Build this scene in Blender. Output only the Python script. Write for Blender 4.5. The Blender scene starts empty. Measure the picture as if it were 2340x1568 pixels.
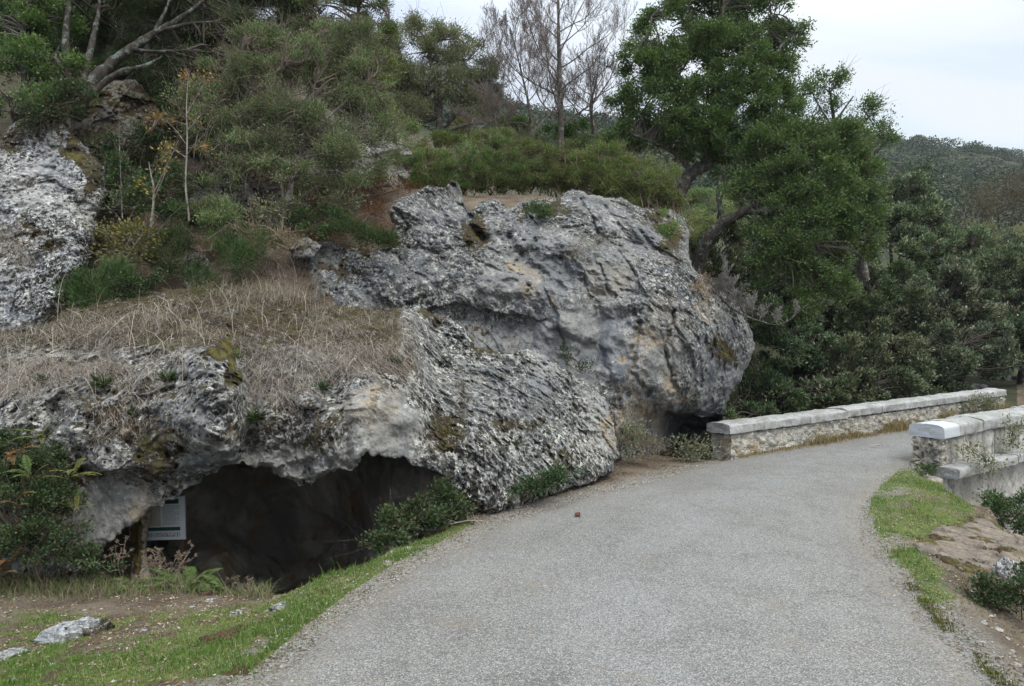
import bpy, math, random
import numpy as np
from mathutils import Vector
random.seed(7)
RNG = np.random.default_rng(11)
scene = bpy.context.scene
COL = scene.collection
F, CU, CV, EYE = 1560.0, 1170.0, 784.0, 1.65      # focal length and centre in reading units, eye height

# ------------------------------------------------------------------ helpers
def P(u, v, d):
    """point at depth d (metres along +Y) seen in direction (u, v)"""
    return np.array([(u-CU)/F*d, d, EYE-(v-CV)/F*d])
def PA(u, v, d):
    return np.stack([(u-CU)/F*d, d, EYE-(v-CV)/F*d], -1)
def G(u, v, z=0.0):
    d = (EYE-z)*F/(v-CV)
    return np.array([(u-CU)/F*d, d])

def _h(ix, iy, iz, seed):
    n = (ix*np.uint32(0x8da6b343)) ^ (iy*np.uint32(0xd8163841)) ^ (iz*np.uint32(0xcb1ab31f))
    n = n + np.uint32((seed*2654435761) & 0xffffffff)
    n = n ^ (n >> np.uint32(15)); n = n*np.uint32(0x2c1b3c6d)
    n = n ^ (n >> np.uint32(12)); n = n*np.uint32(0x297a2d39)
    return n ^ (n >> np.uint32(15))
def _u(a): return a.astype(np.int64).astype(np.uint32)

GRAD = np.random.default_rng(5).normal(size=(4096, 3)).astype(np.float32); GRAD /= np.linalg.norm(GRAD, axis=1)[:, None]; GRAD *= 1.35
def perlin(p, seed=0):
    p = np.asarray(p, dtype=np.float32)
    sh = p.shape[:-1]; p = p.reshape(-1, 3); out = np.empty(len(p), np.float32)
    for s0 in range(0, len(p), 65536):                 # in blocks that stay in the cache
        b = p[s0:s0+65536]; i = np.floor(b); f = b-i; w = f*f*f*(f*(f*6-15)+10); ii = i.astype(np.int64).astype(np.uint32)
        hx = [(ii[:, 0]+np.uint32(a))*np.uint32(0x8da6b343) for a in (0, 1)]; hy = [(ii[:, 1]+np.uint32(a))*np.uint32(0xd8163841) for a in (0, 1)]; hz = [(ii[:, 2]+np.uint32(a))*np.uint32(0xcb1ab31f) for a in (0, 1)]
        fx, fy, fz = (f[:, 0], f[:, 0]-1), (f[:, 1], f[:, 1]-1), (f[:, 2], f[:, 2]-1)
        wx, wy, wz = w[:, 0], w[:, 1], w[:, 2]; sd = np.uint32((seed*2654435761) & 0xffffffff)
        def g(a, bb, c):
            n = (hx[a] ^ hy[bb] ^ hz[c])+sd; n ^= n >> np.uint32(15); n *= np.uint32(0x2c1b3c6d); n ^= n >> np.uint32(13)
            G_ = GRAD[n & np.uint32(4095)]; return G_[:, 0]*fx[a]+G_[:, 1]*fy[bb]+G_[:, 2]*fz[c]
        x00 = g(0, 0, 0); x00 += wx*(g(1, 0, 0)-x00); x10 = g(0, 1, 0); x10 += wx*(g(1, 1, 0)-x10)
        x01 = g(0, 0, 1); x01 += wx*(g(1, 0, 1)-x01); x11 = g(0, 1, 1); x11 += wx*(g(1, 1, 1)-x11)
        x00 += wy*(x10-x00); x01 += wy*(x11-x01); out[s0:s0+65536] = x00+wz*(x01-x00)
    return out.reshape(sh)
def fbm(p, octv=4, seed=0, gain=.5):
    s, a, q = 0, 1.0, np.asarray(p, dtype=np.float32)
    for k in range(octv):
        s = s+a*perlin(q, seed+k*17); a *= gain; q = q*2.03+3.1
    return s
def ridged(p, octv=4, seed=0, gain=.5):
    s, a, q = 0, 1.0, np.asarray(p, dtype=np.float32)
    for k in range(octv):
        s = s+a*(1-2*np.abs(perlin(q, seed+k*17))); a *= gain; q = q*2.07+1.7
    return s
def facet(p, seed=0, tilt=.9):
    """broken rock: every cell is a tilted plane. returns (height, distance to the cell border)"""
    p = np.asarray(p, dtype=np.float32)
    base = np.floor(p-.5)
    best = np.full(p.shape[:-1], 1e9, np.float32); sec = best.copy(); val = np.zeros_like(best)
    for a in (0, 1):
        for b in (0, 1):
            for c in (0, 1):
                cell = base+np.array([a, b, c], np.float32)
                I = [_u(cell[..., k]) for k in range(3)]
                n = _h(*I, seed); m = _h(*I, seed+101)
                j = np.stack([(n & np.uint32(1023)), (n >> np.uint32(10)) & np.uint32(1023), (n >> np.uint32(20)) & np.uint32(1023)], -1).astype(np.float32)*(.8/1023)+.1
                dv = p-(cell+j)
                dist = (dv*dv).sum(-1)
                g = np.stack([(m & np.uint32(1023)), (m >> np.uint32(10)) & np.uint32(1023), (m >> np.uint32(20)) & np.uint32(1023)], -1).astype(np.float32)/511.5-1
                hv = (n.astype(np.float32)/4294967295-.5)+tilt*(g*dv).sum(-1)
                near = dist < best
                sec = np.where(near, best, np.minimum(sec, dist))
                val = np.where(near, hv, val); best = np.where(near, dist, best)
    return val, np.sqrt(sec)-np.sqrt(best)
def worley(p, seed=0):
    p = np.asarray(p, dtype=np.float32); base = np.floor(p-.5)
    best = np.full(p.shape[:-1], 1e9, np.float32); rid = np.zeros_like(best)
    for a in (0, 1):
        for b in (0, 1):
            for c in (0, 1):
                cell = base+np.array([a, b, c], np.float32); n = _h(*[_u(cell[..., k]) for k in range(3)], seed)
                j = np.stack([(n & np.uint32(1023)), (n >> np.uint32(10)) & np.uint32(1023), (n >> np.uint32(20)) & np.uint32(1023)], -1).astype(np.float32)*(.8/1023)+.1
                dist = ((p-cell-j)**2).sum(-1); near = dist < best
                rid = np.where(near, n.astype(np.float32)/4294967295, rid); best = np.minimum(best, dist)
    return np.sqrt(best), rid
def sstep(a, b, x):
    t = np.clip((x-a)/(b-a), 0, 1); return t*t*(3-2*t)
def norm(v): return v/np.maximum(np.linalg.norm(v, axis=-1, keepdims=True), 1e-9)

def rbf(pts, vals):
    pts = np.asarray(pts, float); vals = np.asarray(vals, float)
    D = np.linalg.norm(pts[:, None]-pts[None], axis=-1)+np.eye(len(pts))*1e-6
    A = np.block([[D, np.ones((len(pts), 1))], [np.ones((1, len(pts))), np.zeros((1, 1))]])
    w = np.linalg.solve(A, np.append(vals, 0))
    def f(q):
        out = np.zeros(q.shape[0])
        for k in range(len(pts)):
            out += w[k]*np.linalg.norm(q-pts[k], axis=-1)
        return out+w[-1]
    return f
def polydist(q, poly):
    """inside flag, distance to the outline, and the outline's third value at the nearest point"""
    poly = np.asarray(poly, float); n = len(poly)
    inside = np.zeros(len(q), bool); best = np.full(len(q), 1e9); val = np.zeros(len(q))
    for k in range(n):
        a, b = poly[k], poly[(k+1) % n]
        cond = ((a[1] > q[:, 1]) != (b[1] > q[:, 1]))
        xx = (b[0]-a[0])*(q[:, 1]-a[1])/(b[1]-a[1] if b[1] != a[1] else 1e-9)+a[0]
        inside ^= cond & (q[:, 0] < xx)
        ab = b[:2]-a[:2]; t = np.clip(((q-a[:2])@ab)/max(ab@ab, 1e-9), 0, 1)
        dd = np.linalg.norm(q-(a[:2]+t[:, None]*ab), axis=1)
        near = dd < best
        if poly.shape[1] > 2: val = np.where(near, a[2]+(b[2]-a[2])*t, val)
        best = np.minimum(best, dd)
    return inside, best, val

class MB:
    """collects geometry and links it as one mesh object"""
    def __init__(s): s.V, s.Q, s.T, s.C, s.n = [], [], [], [], 0
    def add(s, V, quads=None, tris=None, col=None):
        V = np.asarray(V, float).reshape(-1, 3)
        if quads is not None and len(quads): s.Q.append(np.asarray(quads, np.int64).reshape(-1, 4)+s.n)
        if tris is not None and len(tris): s.T.append(np.asarray(tris, np.int64).reshape(-1, 3)+s.n)
        s.V.append(V); s.n += len(V)
        c = np.ones((len(V), 4)); 
        c[:, 3] = 0
        if col is not None:
            col = np.asarray(col, float); c[:, :col.shape[-1]] = col
        s.C.append(c)
    def build(s, name, mat, parent=None, smooth=False, origin=None):
        me = bpy.data.meshes.new(name)
        V = np.concatenate(s.V) if s.V else np.zeros((0, 3))
        if origin is not None: V = V-np.asarray(origin, float)
        Q = np.concatenate(s.Q) if s.Q else np.zeros((0, 4), np.int64)
        T = np.concatenate(s.T) if s.T else np.zeros((0, 3), np.int64)
        me.vertices.add(len(V)); me.vertices.foreach_set('co', V.astype(np.float32).ravel())
        L = np.concatenate([Q.ravel(), T.ravel()])
        me.loops.add(len(L)); me.loops.foreach_set('vertex_index', L.astype(np.int32))
        st = np.concatenate([np.arange(len(Q))*4, len(Q)*4+np.arange(len(T))*3])
        me.polygons.add(len(st)); me.polygons.foreach_set('loop_start', st.astype(np.int32))
        me.polygons.foreach_set('use_smooth', np.full(len(st), smooth))
        a = me.color_attributes.new('Col', 'FLOAT_COLOR', 'POINT')
        a.data.foreach_set('color', np.concatenate(s.C).astype(np.float32).ravel())
        me.update(calc_edges=True)
        if mat: me.materials.append(mat)
        o = bpy.data.objects.new(name, me); COL.objects.link(o)
        if parent: o.parent = parent
        elif origin is not None: o.location = Vector([float(t) for t in origin])
        return o

def tag(o, label=None, cat=None, group=None, kind=None):
    for k, v in (('label', label), ('category', cat), ('group', group), ('kind', kind)):
        if v: o[k] = v
    return o
def thing(name, loc, label, cat, group=None):
    o = bpy.data.objects.new(name, None); COL.objects.link(o); o.location = Vector([float(t) for t in loc]); o.empty_display_size = .1
    return tag(o, label, cat, group)

def tube(mb, pts, rad, sides=6, col=(1, 1, 1)):
    pts = np.asarray(pts, float); n = len(pts); rad = np.broadcast_to(np.asarray(rad, float), (n,))
    t = norm(np.gradient(pts, axis=0)); ref = np.array([.3, .2, 1.]) if abs(t[0, 2]) < .9 else np.array([1., .1, .2])
    a = norm(np.cross(t, ref)); b = np.cross(t, a)
    th = np.arange(sides)/sides*2*np.pi
    V = pts[:, None]+rad[:, None, None]*(a[:, None]*np.cos(th)[None, :, None]+b[:, None]*np.sin(th)[None, :, None])
    i = np.arange(n-1)[:, None]*sides; k = np.arange(sides)[None]; k2 = (k+1) % sides
    q = np.stack([i+k, i+k2, i+sides+k2, i+sides+k], -1).reshape(-1, 4)
    mb.add(V.reshape(-1, 3), q, col=col)
def sticks(mb, A, B, r0, r1, col=(1, 1, 1), bend=0.0):
    """many thin three-sided sticks at once, each bent once in its middle"""
    A = np.asarray(A, float); B = np.asarray(B, float); n = len(A)
    if n == 0: return
    M = (A+B)/2+RNG.normal(size=(n, 3))*bend*np.linalg.norm(B-A, axis=1)[:, None]
    t = norm(B-A); a = norm(np.cross(t, norm(RNG.normal(size=(n, 3))))); b = np.cross(t, a)
    r0 = np.broadcast_to(r0, (n,)); r1 = np.broadcast_to(r1, (n,))
    rings = []
    for C, r in ((A, r0), (M, (r0+r1)/2), (B, r1)):
        for k in range(3):
            an = k*2*np.pi/3; rings.append(C+r[:, None]*(a*math.cos(an)+b*math.sin(an)))
    V = np.stack(rings, 1).reshape(-1, 3); o = np.arange(n)[:, None]*9
    q = []
    for s in (0, 3):
        for k in range(3): q.append(np.stack([o[:, 0]+s+k, o[:, 0]+s+(k+1) % 3, o[:, 0]+s+3+(k+1) % 3, o[:, 0]+s+3+k], -1))
    c = np.asarray(col, float); c = np.repeat(c, 9, 0) if c.ndim == 2 else c
    mb.add(V, np.concatenate(q), col=c)
def leaves(mb, C, A, N, L, W, col):
    """diamond leaves with a slight fold: C base, A axis, N normal"""
    n = len(C); A = norm(A); S = norm(np.cross(A, N)); U = np.cross(S, A)
    L = np.broadcast_to(L, (n,))[:, None]; W = np.broadcast_to(W, (n,))[:, None]
    V = np.stack([C, C+A*L*.45+S*W*.5+U*W*.12, C+A*L-U*L*.08, C+A*L*.45-S*W*.5+U*W*.12], 1).reshape(-1, 3)
    q = np.arange(n*4).reshape(n, 4)
    mb.add(V, q, col=np.repeat(col, 4, 0))
def blades(mb, R, H, W, lean, col, segs=2):
    """grass blades as bent tapering strips; R roots, H lengths, lean horizontal offset vectors at the tip"""
    n = len(R); ang = RNG.uniform(0, np.pi*2, n); S = np.stack([np.cos(ang), np.sin(ang), np.zeros(n)], -1)
    up = np.array([0, 0, 1.])
    rows = []
    for k in range(segs+1):
        t = k/segs; c = R+up*(H*np.sin(t*1.35)/np.sin(1.35))[:, None]*(1-.25*t*np.minimum(1, np.linalg.norm(lean, axis=1)/np.maximum(H, 1e-6)))[:, None]+lean*(t*t)
        w = (W*(1-t)**.7)[:, None] if k < segs else None
        if k < segs: rows += [c-S*w/2, c+S*w/2]
        else: rows += [c]
    m = 2*segs+1; V = np.stack(rows, 1).reshape(-1, 3); o = np.arange(n)*m
    q = [np.stack([o+2*k, o+2*k+1, o+2*k+3, o+2*k+2], -1) for k in range(segs-1)]
    t = np.stack([o+2*segs-2, o+2*segs-1, o+2*segs], -1)
    mb.add(V, np.concatenate(q) if q else None, t, col=np.repeat(col, m, 0))

# ------------------------------------------------------------------ materials
class NT:
    def __init__(s, mat_or_world):
        mat_or_world.use_nodes = True; s.t = mat_or_world.node_tree; s.t.nodes.clear()
    def n(s, typ, **kw):
        x = s.t.nodes.new(typ)
        for k, v in kw.items():
            if k == 'inp':
                for a, b in v.items():
                    if isinstance(b, bpy.types.NodeSocket): s.t.links.new(b, x.inputs[a])
                    else: x.inputs[a].default_value = b
            else: setattr(x, k, v)
        return x
    def pos(s): return s.n('ShaderNodeNewGeometry').outputs['Position']
    def map(s, vec, scale=(1, 1, 1), rot=(0, 0, 0)):
        return s.n('ShaderNodeMapping', inp={'Vector': vec, 'Scale': scale, 'Rotation': rot}).outputs[0]
    def noise(s, vec, scale, detail=4, rough=.55, dist=0.0):
        return s.n('ShaderNodeTexNoise', inp={'Vector': vec, 'Scale': scale, 'Detail': detail, 'Roughness': rough, 'Distortion': dist}).outputs['Fac']
    def vor(s, vec, scale, out='Distance', feature='F1', rnd=1.0):
        return s.n('ShaderNodeTexVoronoi', feature=feature, inp={'Vector': vec, 'Scale': scale, 'Randomness': rnd}).outputs[out]
    def ramp(s, fac, a, b, lo=0.0, hi=1.0):
        return s.n('ShaderNodeMapRange', interpolation_type='SMOOTHSTEP', inp={'Value': fac, 'From Min': a, 'From Max': b, 'To Min': lo, 'To Max': hi}).outputs[0]
    def m(s, op, a, b=0.0, clamp=False):
        return s.n('ShaderNodeMath', operation=op, use_clamp=clamp, inp={0: a, 1: b}).outputs[0]
    def mix(s, fac, a, b, blend='MIX'):
        x = s.n('ShaderNodeMix', data_type='RGBA', blend_type=blend)
        for k, v in ((0, fac), (6, a), (7, b)):
            if isinstance(v, bpy.types.NodeSocket): s.t.links.new(v, x.inputs[k])
            else: x.inputs[k].default_value = (*v, 1) if isinstance(v, (tuple, list)) and len(v) == 3 else v
        return x.outputs[2]
    def out(s, col, rough=.85, bump=None, dist=.01, strength=1.0, spec=.3):
        b = s.n('ShaderNodeBsdfPrincipled', inp={'Roughness': rough, 'Specular IOR Level': spec})
        if isinstance(col, bpy.types.NodeSocket): s.t.links.new(col, b.inputs['Base Color'])
        else: b.inputs['Base Color'].default_value = (*col, 1)
        if bump is not None:
            bp = s.n('ShaderNodeBump', inp={'Height': bump, 'Distance': dist, 'Strength': strength}); s.t.links.new(bp.outputs[0], b.inputs['Normal'])
        o = s.n('ShaderNodeOutputMaterial'); s.t.links.new(b.outputs[0], o.inputs[0]); return b
    def attr(s):
        a = s.n('ShaderNodeVertexColor', layer_name='Col').outputs[0]
        return a, s.n('ShaderNodeSeparateColor', inp={0: a}).outputs
def mat(name): 
    m = bpy.data.materials.new(name); return m, NT(m)

def rock_material(name, light=1.0, rough_amt=1.0, dark=(.030, .029, .026), crust_size=14.0, aniso=None, white=.5, mossy=1.0, tint=(1, 1, 1), patch=.25, brown=.58):
    """limestone; colour attribute: R bare smooth stone, G moss, B ochre stain"""
    M, t = mat(name); p = t.pos(); at, (R, Gm, B) = t.attr()
    pw = t.n('ShaderNodeVectorMath', operation='ADD', inp={0: p, 1: t.n('ShaderNodeVectorMath', operation='SCALE', inp={0: t.n('ShaderNodeTexNoise', inp={'Vector': p, 'Scale': 5.0, 'Detail': 3}).outputs['Color'], 'Scale': .12}).outputs[0]}).outputs[0]
    pa = t.map(pw, *aniso) if aniso else pw
    L = lambda c: tuple(x*light*k for x, k in zip(c, tint))
    base = t.mix(t.ramp(t.noise(pw, 1.3, 5), .35, .65), L((.165, .172, .182)), L((.275, .265, .245)))
    base = t.mix(t.ramp(t.noise(t.map(pw, (1, 1, .25), (.3, .5, 0)), 7, 6, .65), .42, .72, 0, .75), base, L((.36, .355, .34)))
    base = t.mix(t.ramp(t.noise(t.map(pw, (1.2, 1.2, .2), (.2, .35, 0)), 4, 6, .7), .55, .75, 0, .6), base, L((.085, .095, .115)))
    vein = t.ramp(t.m('ABSOLUTE', t.m('SUBTRACT', t.noise(t.map(pw, (1, 1, .45), (.4, .7, .2)), 2.6, 5, .6), .5)), 0, .012, .75, 0)
    base = t.mix(t.m('MULTIPLY', vein, .35), base, L((.05, .05, .05)))
    bare = t.m('SUBTRACT', 1.0, t.m('MULTIPLY', R, .88))
    # crust: pale lichen in irregular patches, then small round rosettes
    cz = t.noise(pa, crust_size, 9, .68)
    bare = t.m('MULTIPLY', bare, t.ramp(t.noise(pw, .95, 4, .6), .36, .56, patch, 1.0))      # the crust grows in some places and not in others
    crust = t.m('MULTIPLY', t.ramp(cz, .505, .565), t.m('MULTIPLY', bare, rough_amt), True)
    base = t.mix(t.m('MULTIPLY', crust, .92), base, t.mix(t.ramp(t.noise(pw, 40, 4), .3, .7), L((.36, .35, .325)), L((white*1.18, white*1.14, white*1.05))))
    ro = t.ramp(t.vor(pw, 16), .10, .16, 1, 0)
    base = t.mix(t.m('MULTIPLY', t.m('MULTIPLY', ro, t.ramp(t.vor(pw, 16, 'Color'), .55, .6)), .75), base, L((white*1.1, white*1.12, white*1.08)))
    # dark: black lichen, pits
    dk = t.m('MAXIMUM', t.ramp(t.noise(pa, crust_size*1.6, 7, .60), .535-.02*rough_amt, .562-.02*rough_amt), t.ramp(t.noise(pa, crust_size*.62, 7, .66), .575-.012*rough_amt, .605-.012*rough_amt))
    dk = t.m('MULTIPLY', dk, t.m('MULTIPLY', t.ramp(t.noise(pw, 1.6, 3), .24, .50), bare), True)
    dark = t.mix(t.ramp(t.noise(pw, 3.5, 4), brown, brown+.10), dark, (.055, .042, .024)); base = t.mix(t.m('MULTIPLY', dk, .95), base, dark)
    sp = t.ramp(t.m('ADD', t.vor(pa, 17), t.m('MULTIPLY', t.noise(pw, 60, 3), .2)), .33, .38, 1, 0)
    sp = t.m('MULTIPLY', t.m('MULTIPLY', sp, t.ramp(t.noise(pw, 2.2, 2), .38, .52)), t.m('SUBTRACT', 1.0, t.m('MULTIPLY', R, .6)))
    base = t.mix(t.m('MULTIPLY', sp, .9), base, dark)
    # blue-black mineral streaks on bare stone
    A_ = t.n('ShaderNodeVertexColor', layer_name='Col').outputs[1]
    stk = t.m('MULTIPLY', A_, t.ramp(t.noise(t.map(pw, (1, 1, .4), (0, .45, .2)), 4.5, 7, .68), .36, .62), True)
    base = t.mix(t.m('MULTIPLY', stk, .85), base, L((.075, .088, .108)))
    # ochre stain
    oc = t.m('MULTIPLY', B, t.ramp(t.noise(pw, 6, 6, .65), .36, .62), True)
    base = t.mix(oc, base, t.mix(t.ramp(t.noise(pw, 18, 4), .3, .7), (.36, .285, .19), (.24, .165, .095)))
    # moss: painted zones plus whatever faces the sky
    nz = t.n('ShaderNodeSeparateXYZ', inp={0: t.n('ShaderNodeNewGeometry').outputs['Normal']}).outputs[2]
    mz = t.m('ADD', t.m('MULTIPLY', Gm, 1.25), t.m('MULTIPLY', t.ramp(nz, .45, .9), .30*mossy))
    mo = t.m('MULTIPLY', t.ramp(t.m('ADD', mz, t.m('MULTIPLY', t.m('SUBTRACT', t.noise(pw, 11, 9, .80), .5), 3.6)), .60, .82), .92)
    base = t.mix(mo, base, t.mix(t.ramp(t.noise(pw, 5, 5), .38, .62), (.040, .026, .014), t.mix(t.ramp(Gm, .7, 1.0), (.052, .044, .016), (.11, .10, .018))))
    h = t.m('ADD', t.noise(pw, 22, 8, .7), t.m('ADD', t.m('MULTIPLY', crust, .35), t.m('MULTIPLY', dk, -.45)))
    t.out(base, .95, h, .022, .9, .08); return M
def simple(name, c1, c2, scale, rough=.85, bumpd=.004, detail=6, bscale=None, spec=.25):
    M, t = mat(name); p = t.pos()
    c = t.mix(t.ramp(t.noise(p, scale, detail, .62), .32, .68), c1, c2)
    t.out(c, rough, t.noise(p, bscale or scale*3, 6, .65), bumpd, 1, spec); return M
def leaf_material(name, trans=.22, rough=.55, spec=.3):
    M, t = mat(name); a = t.n('ShaderNodeVertexColor', layer_name='Col').outputs[0]
    b = t.n('ShaderNodeBsdfPrincipled', inp={'Base Color': a, 'Roughness': rough, 'Specular IOR Level': spec})
    tr = t.n('ShaderNodeBsdfTranslucent', inp={'Color': t.mix(1.0, a, (1.15, 1.3, .7), 'MULTIPLY')})
    mx = t.n('ShaderNodeMixShader', inp={0: trans, 1: b.outputs[0], 2: tr.outputs[0]})
    o = t.n('ShaderNodeOutputMaterial'); t.t.links.new(mx.outputs[0], o.inputs[0]); return M
def attr_material(name, rough=.9, spec=.1, bscale=None):
    M, t = mat(name); a = t.n('ShaderNodeVertexColor', layer_name='Col').outputs[0]
    c = t.mix(1.0, a, t.n('ShaderNodeCombineColor', inp={0: t.noise(t.pos(), 60, 4), 1: t.noise(t.pos(), 60, 4), 2: t.noise(t.pos(), 60, 4)}).outputs[0], 'MULTIPLY')
    c = t.mix(1.0, c, (2, 2, 2), 'MULTIPLY')
    t.out(c, rough, spec=spec, bump=t.noise(t.pos(), bscale, 5) if bscale else None, dist=.006); return M

M_LEAF = leaf_material('leaf', .22); M_NEEDLE = leaf_material('needle', .16, .7, .15)
M_STRAW = leaf_material('straw', .15, .8, .1); M_GRASS = leaf_material('grass_blade', .25, .6, .2)
def bark_material(name, c1, c2, c3):
    M, t = mat(name); p = t.pos()
    c = t.mix(t.ramp(t.noise(t.map(p, (1, 1, .3)), 22, 7, .65), .35, .65), c1, c2)
    c = t.mix(t.ramp(t.noise(p, 9, 6, .7), .52, .62, 0, .85), c, c3)
    t.out(c, .95, t.noise(t.map(p, (1, 1, .35)), 40, 6, .7), .02, 1, .1); return M
M_BARK = bark_material('bark_grey', (.055, .047, .040), (.13, .115, .10), (.24, .245, .22))
M_BARKD = bark_material('bark_dark', (.028, .024, .020), (.07, .06, .052), (.15, .18, .155))
M_BARKP = bark_material('bark_pale', (.16, .14, .12), (.30, .27, .235), (.10, .085, .07))
M_TWIG = attr_material('twig')
# ------------------------------------------------------------------ camera, sky, sun
cam = bpy.data.cameras.new('camera'); cam.lens = 24; cam.sensor_width = 36; cam.clip_start = .05; cam.clip_end = 3000
co = bpy.data.objects.new('camera', cam); COL.objects.link(co); co.location = (0, 0, EYE); co.rotation_euler = (math.radians(90), 0, 0)
scene.camera = co
SUN_EL, SUN_AZ = math.radians(58), math.radians(150)          # azimuth from +Y, clockwise: behind the camera, to the right
W = bpy.data.worlds.new('World'); scene.world = W; w = NT(W)
sky = w.n('ShaderNodeTexSky', sky_type='NISHITA', sun_disc=False, sun_elevation=SUN_EL, sun_rotation=SUN_AZ, altitude=500, dust_density=2.0)
gen = w.n('ShaderNodeTexCoord').outputs['Generated']
sx = w.n('ShaderNodeSeparateXYZ', inp={0: gen}).outputs
zz = w.m('ADD', w.m('MAXIMUM', sx[2], 0.0), .22)
proj = w.n('ShaderNodeCombineXYZ', inp={0: w.m('DIVIDE', sx[0], zz), 1: w.m('DIVIDE', sx[1], zz), 2: 0.0}).outputs[0]
c1 = w.noise(w.map(proj, (1.0, 2.2, 1), (0, 0, .5)), 1.1, 6, .52, .6)
dens = w.ramp(c1, .34, .62)
east = w.ramp(sx[0], -.25, .42)                                # the cloud cover is brighter towards the right
cloud = w.mix(dens, w.mix(east, (2.5, 2.85, 3.6), (3.25, 3.7, 4.0)), w.mix(east, (2.95, 3.25, 3.85), (3.9, 4.05, 4.12)))
cloud = w.mix(1.0, cloud, w.n('ShaderNodeCombineColor', inp={0: w.ramp(sx[2], .30, 1.0, 1, 4.0), 1: w.ramp(sx[2], .30, 1.0, 1, 3.9), 2: w.ramp(sx[2], .30, 1.0, 1, 3.5)}).outputs[0], 'MULTIPLY')      # an overcast sky is brightest overhead
mixed = w.mix(.90, sky.outputs[0], cloud)
bg = w.n('ShaderNodeBackground', inp={0: mixed, 1: .13}); w.t.links.new(bg.outputs[0], w.n('ShaderNodeOutputWorld').inputs[0])
sl = bpy.data.lights.new('sun', 'SUN'); sl.energy = 1.2; sl.angle = math.radians(25); sl.color = (1, .97, .93)
so = bpy.data.objects.new('sun', sl); COL.objects.link(so)
dirv = Vector((math.sin(SUN_AZ)*math.cos(SUN_EL), math.cos(SUN_AZ)*math.cos(SUN_EL), math.sin(SUN_EL)))
so.rotation_euler = dirv.to_track_quat('Z', 'Y').to_euler(); so.location = dirv*50
vs = scene.view_settings; vs.view_transform = 'Standard'; vs.look = 'None'; vs.gamma = 1; vs.exposure = 0.90
try: scene.cycles.use_denoising = True; scene.cycles.denoising_input_passes = 'RGB_ALBEDO_NORMAL'; scene.cycles.denoising_prefilter = 'NONE'; scene.cycles.max_bounces = 6; scene.cycles.diffuse_bounces = 3; scene.cycles.transparent_max_bounces = 4; scene.cycles.caustics_reflective = False; scene.cycles.caustics_refractive = False
except Exception: pass

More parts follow.
